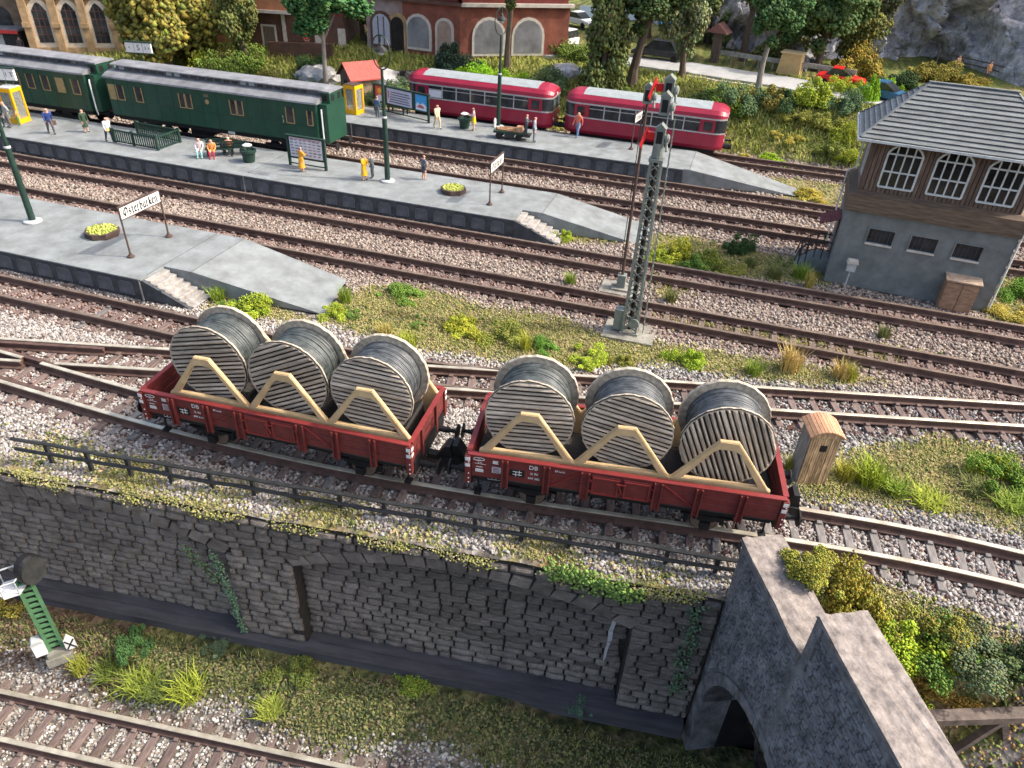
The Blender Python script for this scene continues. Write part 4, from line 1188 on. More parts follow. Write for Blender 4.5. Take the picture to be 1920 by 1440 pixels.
def station_sign(label, pa, pb):
    d = pb - pa; L = d.length; a = math.atan2(d.y, d.x)
    t = thing('station_sign', label, 'sign', (pa.x, pa.y, PZ + .012), a, 'station name signs')
    for x in (0, L):
        m = MB(); m.lathe([(.17, 0), (.17, .05), (.09, .10), (.05, .22)], 10, 'z', (x, 0, 0)); m.tube((x, 0, .2), (x, 0, 2.30), .042, .038, 8); m.build('post', M_['rust'], t)
    m = MB(); m.b2(-.06, L + .06, -.045, .045, 2.30, 2.36); m.b2(.04, L - .04, -.035, .035, 1.74, 1.78); m.build('frame', M_['rust'], t)
    m = MB(); m.b2(.035, L - .035, -.028, .028, 1.78, 2.30); bo = m.build('board', M_['white'], t)
    for s in (0, 1):
        w, wl = fraktur('Osterburken', .42)
        k = (L - .35) / wl
        w.v = [(v[0] * k + L / 2, v[1] - .018, v[2] + 2.03) for v in w.v] if s == 0 else [(-v[0] * k + L / 2, -v[1] + .018, v[2] + 2.03) for v in w.v]
        w.build('station_name', plain((.012, .012, .014)), bo)
    return t
station_sign('station sign reading Osterburken on the near platform', at(246, 482, PZ), at(317, 444, PZ))
station_sign('station sign beside the planter on the middle platform', at(918, 384, PZ), at(941, 361, PZ))
station_sign('station sign on the far platform ramp end', at(1183, 280, PZ), at(1196, 270, PZ))
def planter(label, p, r):
    t = thing('flower_planter', label, 'planter', (p.x, p.y, PZ + .001), R(10), 'octagonal planters on the platforms')
    m = MB(); m.lathe([(r, 0), (r * 1.02, .26), (r * .86, .28), (r * .84, .16), (.02, .16)], 8); m.build('planter_rim', M_['rust'] if r > .6 else M_['platside'], t)
    n = 420; a = RNG.random(n) * 6.283; q = np.sqrt(RNG.random(n)) * r * .84
    P = np.stack([q * np.cos(a), q * np.sin(a), .20 + .10 * RNG.random(n)], -1)
    c = np.array([(.60, .60, .17), (.50, .55, .12), (.40, .46, .10)])[RNG.integers(0, 3, n)]
    o = inst('low_flowers', granules('low_flowers', P, RNG.uniform(.05, .09, n), c, material=M_['leaf']), t); tag(o, kind='stuff')
    return t
planter('brown octagonal planter of yellow flowers beside the Osterburken sign', at(193, 440, PZ), .78)
planter('dark octagonal planter of yellow flowers on the middle platform', at(850, 360, PZ), .74)
# small dark cover near the far sign
def board(label, pa, pb, panels, h0, h1):
    d = pb - pa; L = d.length; a = math.atan2(d.y, d.x)
    t = thing('notice_board', label, 'notice board', (pa.x, pa.y, PZ + .012), a, 'notice boards on the platforms')
    g = M_['dgreen']
    for x in (0, L): m = MB(); m.b2(x - .07, x + .07, -.07, .07, 0, h1); m.build('post', g, t)
    m = MB(); m.b2(-.12, L + .12, -.10, .10, h1 + .002, h1 + .08); m.b2(.07, L - .07, -.03, .03, h0 - .06, h0); m.build('frame', g, t)
    m = MB(); m.b2(.072, L - .072, -.025, .025, h0, h1); m.build('back_panel', g, t)
    m = MB(); m.b2(.07, L - .07, -.03, .03, .12, .18); m.build('foot_rail', g, t)
    for f in panels: f(t, L, h0, h1)
    return t
def timetable(t, L, h0, h1):
    m = MB(); m.b2(.14, L - .14, -.034, -.027, h0 + .06, h1 - .05); s = m.build('sheet', plain((.60, .60, .66)), t)
    m = MB()
    for r_ in range(6):
        z_ = h1 - .16 - r_ * (h1 - h0 - .24) / 6
        for c in range(7):
            x = .20 + c * (L - .36) / 7
            m.b2(x, x + (L - .36) / 7 * random.uniform(.5, .85), -.040, -.0345, z_ - .055 * random.uniform(.6, 1.3), z_ + .012)
    tag(m.build('printed_rows', plain((.20, .19, .24)), s), kind='stuff')
    m = MB(); m.b2(.2, L - .2, -.0405, -.035, h1 - .125, h1 - .095); m.build('red_heading', plain((.5, .12, .12)), s)
def posters(t, L, h0, h1):
    def sheet(x0, x1, c): m = MB(); m.b2(x0, x1, -.034, -.027, h0 + .05, h1 - .06); return m.build('poster', plain(c), t)
    a = sheet(.12, .95, (.62, .10, .06))
    m = MB(); m.lathe([(.01, 0), (.20, 0), (.20, .006), (.01, .006)], 14, 'y', (.56, -.042, h0 + .80)); m.build('orange_disc', plain((.75, .42, .06)), a)
    m = MB(); m.prism([(.15, h0 + .08), (.92, h0 + .08), (.90, h0 + .42), (.55, h0 + .55), (.2, h0 + .38)], -.041, -.0345); m.build('pale_figure', plain((.60, .66, .78)), a)
    b_ = sheet(1.28, L - 1.55, (.55, .55, .66)); w = L - 1.55 - 1.28
    m = MB()
    for k in range(5): m.b2(1.5 + .05 * k, 1.28 + w - .15 - .12 * (k % 3), -.041, -.0345, h0 + .18 + .17 * k, h0 + .25 + .17 * k)
    m.build('poster_lines', plain((.10, .10, .14)), b_)
    m = MB(); m.b2(1.34, 1.50, -.041, -.0345, h0 + .45, h0 + .95); m.build('poster_mark', plain((.45, .18, .22)), b_)
    c = sheet(L - 1.2, L - .14, (.06, .36, .72))
    m = MB(); m.prism([(L - 1.15, h0 + .08), (L - .18, h0 + .08), (L - .18, h0 + .40), (L - .5, h0 + .62), (L - .75, h0 + .45), (L - 1.0, h0 + .62), (L - 1.15, h0 + .4)], -.041, -.0345); m.build('white_peak', plain((.72, .76, .80)), c)
    m = MB(); m.prism([(L - 1.05, h0 + .25), (L - .35, h0 + .22), (L - .5, h0 + .42), (L - .85, h0 + .45)], -.048, -.0415); m.build('red_motif', plain((.55, .10, .14)), c)
board('green timetable board with printed sheets behind the person in orange', at(545, 309, PZ), at(612, 320, PZ), [timetable], .52, 1.78)
board('long green poster board with three colourful posters', at(704, 207, PZ), at(804, 231, PZ), [posters], .72, 1.92)
def booth(label, p, rz, hh=2.2):
    t = thing('phone_booth', label, 'phone booth', (p.x, p.y, PZ + .001), rz, 'yellow phone booths')
    w = .52; Y = M_['yellow']
    m = MB(); m.b2(-w, w, -w, w, 0, .30); m.build('plinth', Y, t)
    for x in (-1, 1):
        for y in (-1, 1): m = MB(); m.b2(x * (w - .07) - .07, x * (w - .07) + .07, y * (w - .07) - .07, y * (w - .07) + .07, .302, hh - .25); m.build('corner_post', Y, t)
    m = MB(); m.b2(-w, w, -w, w, hh - .248, hh); m.build('header', Y, t)
    m = MB(); m.b2(-w + .03, w - .03, -w + .03, w - .03, hh + .002, hh + .05); m.build('roof', M_['grey'] if hh > 2.1 else M_['rust'], t)
    for k, (x, y, sx, sy) in enumerate(((0, -w + .06, w - .15, .01), (0, w - .06, w - .15, .01), (w - .06, 0, .01, w - .15), (-w + .06, 0, .01, w - .15))):
        m = MB(); m.b2(x - sx, x + sx, y - sy, y + sy, .302, hh - .25); m.build('glass_pane', clear_glass(), t)
    m = MB(); m.b2(-.2, .2, .3, .42, .9, 1.5); m.build('telephone', M_['iron'], t)
    return t
def clear_glass():
    if 'clear_glass' in MATS: return MATS['clear_glass']
    m = bpy.data.materials.new('clear_glass'); m.use_nodes = True; nt = m.node_tree
    b = nt.nodes['Principled BSDF']; b.inputs['Base Color'].default_value = (.75, .78, .74, 1); b.inputs['Roughness'].default_value = .08; b.inputs['Transmission Weight'].default_value = .85; b.inputs['IOR'].default_value = 1.05
    MATS['clear_glass'] = m; return m
q = at(30, 231, PZ) ; booth('yellow phone booth beside the waiting family', Vector((q.x - .1, q.y + .35, 0)), R(8), 2.25)
q = at(661, 214, PZ); booth('yellow phone booth beside the poster board', Vector((q.x, q.y + .4, 0)), R(-8), 2.05)
def barrel(label, p):
    t = thing('litter_tub', label, 'tub', (p.x, p.y, PZ + .001), 0, 'green tubs with white flowers')
    m = MB(); m.lathe([(.32, 0), (.42, .55), (.50, .60), (.50, .74), (.44, .76), (.40, .62), (.02, .60)], 18); m.build('tub', M_['dgreen'], t, smooth=False)
    m = MB(); m.tube((0, 0, .6), (0, 0, .98), .04, n=6); m.build('stem', M_['dgreen'], t)
    m = MB(); m.lathe([(.02, .02), (.26, .0), (.29, .05), (.15, .12), (.02, .13)], 14, 'z', (0, 0, .97)); m.build('white_cap', M_['whitepaint'], t)
    return t
barrel('dark green tub with white cap beside the bench group', at(468, 303, PZ))
barrel('dark green tub with white cap beside the person in yellow shorts', at(871, 240, PZ))
# stairwell railing
fa, fb, fc = at(216.7, 267, PZ), at(296.7, 282, PZ), at(336.7, 267, PZ)
ang = math.atan2(fb.y - fa.y, fb.x - fa.x)
t = thing('stairwell_railing', 'green picket railing around the platform stairwell', 'railing', (fa.x, fa.y, PZ + .001), ang)
LX = (fb - fa).length; LY = 1.95; g = M_['dgreen']
def picket_run(a, b_):
    a = Vector(a); b_ = Vector(b_); d = b_ - a; n = int(d.length / .17)
    m = MB(); m.bar(a + Vector((0, 0, .80)), b_ + Vector((0, 0, .80)), .09, .09); m.bar(a + Vector((0, 0, .10)), b_ + Vector((0, 0, .10)), .07, .07); m.build('handrail', g, t)
    for i in range(1, n):
        p = a + d * i / n; m = MB(); m.box((p.x, p.y, .45), (.06, .06, .62), Matrix.Rotation(ang * 0 + math.atan2(d.y, d.x), 3, 'Z')); m.build('picket', g, t)
picket_run((0.06, 0, 0), (LX - .06, 0, 0)); picket_run((LX, .06, 0), (LX, LY - .06, 0)); picket_run((LX - .06, LY, 0), (.06, LY, 0))
for x, y in ((0, 0), (LX, 0), (LX, LY), (0, LY), (LX * .45, 0)): m = MB(); m.b2(x - .07, x + .07, y - .07, y + .07, 0, .92); m.build('post', g, t)
# benches
def bench(label, p, rz):
    t = thing('platform_bench', label, 'bench', (p.x, p.y, PZ + .001), rz, 'platform benches')
    for k in range(4): m = MB(); m.b2(-.85, .85, -.28 + k * .15, -.17 + k * .15, .42, .47); m.build('seat_slat', M_['dgreen'], t)
    for k in range(3): m = MB(); m.box((0, .36 + .03 * k, .58 + .15 * k), (1.7, .04, .11)); m.build('back_slat', M_['dgreen'], t)
    for x in (-.7, .7): m = MB(); m.b2(x - .05, x + .05, -.25, -.17, 0, .418); m.b2(x - .05, x + .05, .24, .32, 0, .418); m.bar((x, .40, .40), (x, .46, .95), .08, .05); m.b2(x - .05, x + .05, -.26, .34, .34, .40); m.build('bench_end', M_['iron'], t)
    return t
bp = at(400, 294, PZ)
bench('dark green bench with the seated group in mint and red', Vector((bp.x + .25, bp.y + .4, 0)), R(28))
bench('dark green bench facing away beside the stairwell railing', Vector((bp.x + .9, bp.y + 1.1, 0)), R(208))
q = at(745, 213, PZ); bench('bench in front of the poster board', Vector((q.x, q.y + .2, 0)), R(180 - 12))
# hanging platform number signs
def number_sign(label, px, py, y, wpx, w, txt, rz):
    c = at_y(px, py, y)
    t = thing('platform_number_sign', label, 'sign', (c.x, c.y, PZ + .001), rz, 'white platform number signs')
    z_ = c.z - PZ
    m = MB(); m.tube((0, .16, 0), (0, .16, z_ + .5), .06, n=8); m.build('post', M_['dgreen'], t)
    m = MB(); m.b2(-w / 2 - .06, w / 2 + .06, -.12, .09, z_ + .35, z_ + .43); m.b2(-w / 2 - .06, w / 2 + .06, -.10, .09, z_ - .44, z_ - .37); m.build('sign_frame', M_['dgreen'], t)
    m = MB(); m.b2(-w / 2, w / 2, -.09, .09, z_ - .368, z_ + .348); s = m.build('sign_box', M_['white'], t)
    for i, (tx, x, sz) in enumerate(txt): lettering(tx, sz, plain((.05, .05, .06)), s, (x, -.096, z_ - .02), (math.pi / 2, 0, 0))
    for x in (-w / 6, w / 6): m = MB(); m.b2(x - .012, x + .012, -.098, -.092, z_ - .34, z_ + .32); m.build('divider', plain((.05, .05, .06)), s)
    return t
number_sign('white platform sign above the coach roofs reading S', 260, 89, 49.6, 55, 2.0, (('<', -.72, .3), ('S', 0, .55), ('2', .55, .3), ('>', .82, .3)), R(14))
number_sign('white platform sign standing over the yellow phone booth', 0, 138, 38.6, 60, 2.0, (('1', .45, .35), ('T', .80, .40)), R(14))
# ------------------------------------------------------------ signal box
sb = thing('signal_box', 'signal box with grey lower storey, brown boarded upper storey and hipped roof', 'signal box', (5.62, 36.78, 0), R(-4.09))
SW, SD, GZ = 7.37, 4.0, -.40
LOWW = [(1.29, 2.42), (3.17, 4.30), (5.06, 6.19)]
b = MB()                              # lower wall with three openings in front
xs_ = [0] + [v for w in LOWW for v in w] + [SW]
for i in range(0, len(xs_) - 1):
    if i % 2 == 0: b.b2(xs_[i], xs_[i + 1], 0, .25, GZ, 3.42)
    else: b.b2(xs_[i], xs_[i + 1], .0, .25, GZ, 1.98); b.b2(xs_[i], xs_[i + 1], .0, .25, 2.68, 3.42)
b.b2(0, .25, .25, SD, GZ, 3.42); b.b2(SW - .25, SW, .25, SD, GZ, 3.42); b.b2(.25, SW - .25, SD - .25, SD, GZ, 3.42); b.b2(.25, SW - .25, .25, SD - .25, 3.2, 3.42)
lw = b.build('lower_wall', M_['boxwall'], sb)
bm = bmesh.new(); bm.from_mesh(lw.data); bmesh.ops.remove_doubles(bm, verts=bm.verts, dist=.001); bm.to_mesh(lw.data); bm.free()
for a, e in LOWW:
    m = MB(); m.b2(a + .0, e - .0, .12, .16, 1.982, 2.678); wi = m.build('small_window', M_['glass'], sb)
    m = MB(); m.b2(a - .07, a - .001, -.035, .03, 1.98, 2.75); m.b2(e + .001, e + .07, -.035, .03, 1.98, 2.75); m.b2(a - .001, e + .001, -.035, .03, 2.681, 2.75); m.build('window_surround', M_['boxwall'], wi)
    m = MB(); m.b2(a - .04, e + .04, -.10, .11, 1.90, 1.979); m.build('window_sill', M_['pale'], wi)
    m = MB()
    for k in range(1, 6): x = a + (e - a) * k / 6; m.b2(x - .012, x + .012, .09, .118, 1.984, 2.676)
    m.build('window_bars', M_['platside'], wi)
# brown skirt boards
for k in range(5):
    m = MB(); z0 = 3.40 + k * .155; o_ = .085 + .014 * (4 - k) * .6
    m.b2(-o_, SW + o_, -o_, SD + o_, z0, z0 + .149); m.build('skirt_board', M_['boxbelt'], sb)
m = MB(); A = [(-.11, -.11), (SW + .11, -.11), (SW + .11, SD + .11), (-.11, SD + .11)]; B = [(.24, .24), (SW - .24, .24), (SW - .24, SD - .24), (.24, SD - .24)]
m.add([(x, y, 4.176) for x, y in A] + [(x, y, 4.33) for x, y in B], [(i, (i + 1) % 4, 4 + (i + 1) % 4, 4 + i) for i in range(4)] + [(3, 2, 1, 0), (4, 5, 6, 7)]); m.build('weather_ledge', M_['boxbelt'], sb)
UW = [(1.02, 2.48), (3.08, 4.54), (5.16, 6.62)]
U0, U1, V0, V1 = .28, SW - .28, .28, SD - .28
m = MB(); m.b2(U0 + .05, U0 + .12, V0 + .3, V1 - .06, 4.25, 6.74); m.b2(U1 - .12, U1 - .05, V0 + .06, V1 - .06, 4.25, 6.74); m.b2(U0 + .12, U1 - .12, V1 - .12, V1 - .06, 4.25, 6.74); m.b2(U0 + .12, U1 - .12, V0 + .2, V1 - .2, 4.2, 4.3); m.build('upper_core', M_['slatedark'], sb)
# interior desk hint and person-height cabinet behind the windows
m = MB(); m.b2(.9, 6.4, 2.2, 2.7, 4.3, 5.2); m.build('lever_frame', M_['iron'], sb)
m = MB(); m.b2(.45, SW - .45, 3.0, 3.1, 4.3, 6.7); m.build('inner_wall', M_['boxwood'], sb)
def wtop(u, w):                       # arched head of the upper windows
    c = (w[0] + w[1]) / 2; h = (w[1] - w[0]) / 2; d = abs(u - c) / h
    return 6.60 - (.42 * max(0, (d - .45) / .55))
x = U0
while x < U1 - .01:
    w_ = .187; xe_ = min(x + w_, U1); c = (x + xe_) / 2; hit = None
    for w in UW:
        if w[0] - .02 < c < w[1] + .02: hit = w
    dy = random.uniform(0, .015)
    segs = [(4.3, 6.74)] if hit is None else [(4.3, 4.60), (wtop(c, hit) + .02, 6.74)]
    for z0, z1 in segs: m = MB(); m.b2(x + .014, xe_ - .014, V0 - dy, V0 + .06, z0, z1); m.build('wall_board', M_['boxwood'], sb)
    x = xe_
y = V0 + .065
while y < V1 - .01:
    ye = min(y + .25, V1); m = MB()
    for side, xx in ((-1, U0), (1, U1)):
        m = MB(); m.b2(xx - .03 if side < 0 else xx - .05, xx + .05 if side < 0 else xx + .03, y + .008, ye - .008, 4.3, 6.74); m.build('wall_board', M_['boxwood'] if side > 0 else mat('signal_box_boards_skylit', (.21, .165, .145), .85, .2, 3, .3, tint=(.15, .115, .1)), sb)  # left boards paler: sky light on that side is put into the colour
    y = ye
m = MB(); m.b2(U0 - .07, U0 + .07, V0 - .07, V0 + .07, 4.3, 6.73); m.build('corner_board', M_['boxwood'], sb)
for w in UW:
    m = MB(); n = 10
    poly = [(w[0], 4.62), (w[1], 4.62), (w[1], 6.18), (w[1] - .12, 6.36), (w[1] - .40, 6.60), (w[0] + .40, 6.60), (w[0] + .12, 6.36), (w[0], 6.18)]
    m.prism(poly, V0 + .045, V0 + .055); win = m.build('arched_window', glass('box_glass', (.028, .026, .024), .1), sb)
    f = MB(); yy = V0 - .01
    for i in range(len(poly)): a_, c_ = poly[i], poly[(i + 1) % len(poly)]; f.bar((a_[0], yy + .0007 * i, a_[1]), (c_[0], yy + .0007 * i, c_[1]), .085, .085, (0, 1, 0))
    f.build('window_frame', M_['winwhite'], win)
    ww = w[1] - w[0]
    for k in range(1, 4): x = w[0] + ww * k / 4; f = MB(); f.b2(x - .032, x + .032, yy - .030, yy + .035, 4.66, 6.56 if k == 2 else 6.50); f.build('glazing_bar', M_['winwhite'], win)
    for z_ in (5.34, 6.14): f = MB(); f.b2(w[0] + .03, w[1] - .03, yy - .026, yy + .031, z_ - .035, z_ + .035); f.build('glazing_bar', M_['winwhite'], win)
# side window
m = MB(); m.b2(U0 - .035, U0 - .03, .75, 1.75, 4.9, 6.5); sw_ = m.build('side_window', M_['glassb'], sb)
for (y0, y1, z0, z1) in ((.70, .78, 4.86, 6.54), (1.72, 1.80, 4.86, 6.54), (.78, 1.72, 4.86, 4.94), (.78, 1.72, 6.46, 6.54), (1.08, 1.13, 4.94, 6.46), (1.40, 1.45, 4.94, 6.46)): m = MB(); m.b2(U0 - .075, U0 - .036, y0, y1, z0, z1); m.build('glazing_bar', M_['winwhite'], sw_)
# roof
EU0, EU1, EV0, EV1, EZ = -.40, SW + .40, -.42, SD + .42, 6.78
RU0, RU1, RV, RZ = 1.95, SW - 1.95, SD / 2, 8.95
def rp(side, t, s):                   # point on a roof side: t up the slope, s along
    if side == 'f': a, b_, r0, r1 = (EU0, EV0), (EU1, EV0), RU0, RU1
    elif side == 'k': a, b_, r0, r1 = (EU1, EV1), (EU0, EV1), RU1, RU0
    elif side == 'l': a, b_, r0, r1 = (EU0, EV1), (EU0, EV0), RU0, RU0
    else: a, b_, r0, r1 = (EU1, EV0), (EU1, EV1), RU1, RU1
    A = Vector((a[0], a[1], EZ)).lerp(Vector((r0, RV, RZ)), t); B = Vector((b_[0], b_[1], EZ)).lerp(Vector((r1, RV, RZ)), t)
    return A.lerp(B, s)
m = MB()
for sd_ in 'fklr':
    m.add([rp(sd_, 0, 0), rp(sd_, 0, 1), rp(sd_, 1, 1), rp(sd_, 1, 0)], [(0, 1, 2, 3)])
m.add([(EU0, EV0, EZ), (EU1, EV0, EZ), (EU1, EV1, EZ), (EU0, EV1, EZ)], [(3, 2, 1, 0)])
m.build('roof_underlay', M_['slatedark'], sb)
NR = 13
for sd_ in 'fklr':
    nrm = (rp(sd_, 0, 1) - rp(sd_, 0, 0)).cross(rp(sd_, 1, .5) - rp(sd_, 0, .5)).normalized()
    for k in range(NR):
        t0, t1 = k / NR + .012, (k + 1) / NR + .006
        a_, b_ = rp(sd_, t0, 0), rp(sd_, t0, 1); c_, d_ = rp(sd_, t1, 1), rp(sd_, t1, 0)
        lo, hi = nrm * .085, nrm * .030
        m = MB(); m.add([a_ + nrm * .01, b_ + nrm * .01, c_ + nrm * .005, d_ + nrm * .005, a_ + lo, b_ + lo, c_ + hi, d_ + hi], [(3, 2, 1, 0), (4, 5, 6, 7), (0, 1, 5, 4), (1, 2, 6, 5), (2, 3, 7, 6), (3, 0, 4, 7)])
        m.build('roof_strip', M_['slate'], sb)
for (a, r_) in (((EU0, EV0), RU0), ((EU1, EV0), RU1), ((EU0, EV1), RU0), ((EU1, EV1), RU1)):
    m = MB(); m.bar((a[0], a[1], EZ + .09), (r_, RV, RZ + .06), .11, .04); m.build('hip_capping', M_['slate'], sb)
m = MB(); m.bar((RU0 - .08, RV, RZ + .075), (RU1 + .08, RV, RZ + .075), .16, .05); m.build('ridge_capping', M_['slate'], sb)
for (a, c) in (((EU0, EV0), (EU1, EV0)), ((EU0, EV1), (EU1, EV1))): m = MB(); m.bar((a[0] - .09, a[1] + (-.05 if a[1] < 0 else .05), EZ - .03), (c[0] + .09, c[1] + (-.05 if a[1] < 0 else .05), EZ - .03), .09, .11); m.build('gutter', M_['winwhite'], sb)
for x in (EU0 - .05, EU1 + .05): m = MB(); m.bar((x, EV0 + .0, EZ - .03), (x, EV1 - .0, EZ - .03), .09, .108); m.build('gutter', M_['winwhite'], sb)
m = MB(); m.path([(EU0 - .02, EV1 - .1, EZ - .06), (EU0 + .0, EV1 - .4, EZ - .3), (U0 - .14, V1 + .1, 6.1), (U0 - .14, V1 + .1, 4.35), (-.18, SD + .0, 4.1), (-.16, SD, .2)], .05, 6); m.build('downpipe', M_['winwhite'], sb)
m = MB(); m.path([(EU1 + .02, EV0 + .1, EZ - .06), (SW - .1, -.02 + .1, 6.1), (SW + .14, -.16, 4.0), (SW + .07, -.06, 3.3), (SW + .07, -.06, -.3)], .05, 6); m.build('downpipe', M_['winwhite'], sb)
# stair, canopy and door on the left side
m = MB(); m.b2(-.035, -.002, 1.1, 2.0, .35, 2.3); m.build('door', M_['rust'], sb)
for k in range(4): m = MB(); zz = 2.46 + .0; m.box((-.13 - k * .23, 1.5, 2.56 - k * .10), (.235, 1.5, .05), Matrix.Rotation(R(-23), 3, 'Y')); m.build('canopy_board', plain((.155, .038, .040), .8), sb)
for k in range(4):
    m = MB(); m.b2(-.75 - .28 * k - (.0 if k else .0), -.47 - .28 * k if k else -.004, .95, 2.15, GZ, .33 - k * .17); m.build('step', M_['boxwall'], sb)
for s_ in (.98, 2.12):
    m = MB(); m.path([(-.06, s_, 1.25), (-.7, s_, 1.25), (-1.1, s_, 1.05), (-1.5, s_, .62), (-1.6, s_, -.05)], .035, 6); m.path([(-.06, s_, .82), (-.7, s_, .82), (-1.08, s_, .64), (-1.42, s_, .25)], .03, 6)
    for x, zt_, zb_ in ((-.4, 1.25, .33), (-.75, 1.22, .33), (-1.1, 1.05, .0), (-1.4, .72, -.2)): m.tube((x, s_, zb_), (x, s_, zt_), .028, n=6)
    m.build('stair_railing', M_['iron'], sb)
# cupboard and wall telephone are things of their own
p0 = Matrix.Rotation(R(-4.09), 4, 'Z') @ Vector((5.88, -.36, 0)) + Vector((5.62, 36.78, 0))
cp = thing('wooden_cupboard', 'brown wooden double-door cupboard against the signal box', 'cupboard', (p0.x, p0.y, -.40), R(-4.09))
bw = mat('cupboard_wood', (.34, .21, .13), .85, .3, 3, .4, 10, stretch=(.8, 3, 3), tint=(.19, .11, .07))
m = MB(); m.b2(-.70, .70, -.30, .34, 0, 1.52); m.build('carcass', bw, cp)
for s_ in (-1, 1): m = MB(); m.b2(s_ * .345 - .32, s_ * .345 + .32, -.335, -.302, .08, 1.42); m.build('door', bw, cp)
m = MB(); m.box((0, 0, 1.57), (1.55, .80, .07), Matrix.Rotation(R(6), 3, 'X')); m.build('lid', mat('cupboard_lid', (.40, .30, .22), .85, .3, 4, .4, tint=(.26, .19, .14)), cp)
p0 = Matrix.Rotation(R(-4.09), 4, 'Z') @ Vector((1.0, -.42, 0)) + Vector((5.62, 36.78, 0))
ph = thing('line_telephone', 'grey line telephone box on a thin post by the signal box', 'telephone', (p0.x, p0.y, -.42), 0)
m = MB(); m.tube((0, 0, 0), (0, 0, 1.0), .035, n=8); m.build('post', M_['grey'], ph)
m = MB(); m.b2(-.2, .2, -.13, .13, .98, 1.42); m.build('case', M_['grey'], ph)
m = MB(); m.prism([(-.28, 1.40), (.28, 1.40), (.22, 1.56), (-.22, 1.56)], -.2, .17); m.build('hood', M_['pale'], ph)

# ------------------------------------------------------------ little wooden hut
hl = at(1493, 905, -.38); hr = at(1546, 909, -.38)
ha = math.atan2(hr.y - hl.y, hr.x - hl.x); hwid = (hr - hl).length
hut = thing('lineside_hut', 'small weathered wooden hut with curved brown roof', 'hut', (hl.x, hl.y, -.42), ha)
HD, HH = .85, 1.98
m = MB(); m.b2(.03, hwid - .03, .035, HD, 0, HH); m.build('hut_body', M_['hutgrey'], hut)
n = 13
for k in range(n):
    x0 = hwid * k / n; x1 = hwid * (k + 1) / n
    if k in (5, 6, 7):
        segs = [(0, 1.42), (1.66, HH)]
    else: segs = [(0, HH)]
    for z0, z1 in segs: m = MB(); m.b2(x0 + .008, x1 - .008, random.uniform(-.012, .0), .033, z0, z1); m.build('front_board', M_['hutwood'], hut)
m = MB(); m.b2(hwid * .40, hwid * .60, -.018, .034, 1.42, 1.66); m.build('peep_hole', M_['tunnel'], hut)
for side in (0, hwid):
    m = MB(); m.b2(side - .02 if side == 0 else side - .035, side + .035 if side == 0 else side + .02, .036, HD, 0, HH - .02); m.build('side_wall', M_['hutgrey'], hut)
nr = 11
for k in range(nr):
    a0 = -1 + 2 * k / nr; a1 = -1 + 2 * (k + 1) / nr
    f = lambda q: (hwid / 2 + q * (hwid / 2 + .10), HH + .24 * (1 - q * q))
    p, q = f(a0 + .012), f(a1 - .012); th = .05
    m = MB(); m.prism([p, q, (q[0], q[1] + th), (p[0], p[1] + th)], -.10, HD + .12); m.build('roof_slat', M_['hutroof'], hut)
m = MB(); m.prism([f(-1), (f(-1)[0], f(-1)[1] - .0)] + [f(q) for q in np.linspace(-.8, .8, 7)] + [f(1)], -.05, -.02); m.build('gable_panel', M_['hutwood'], hut)

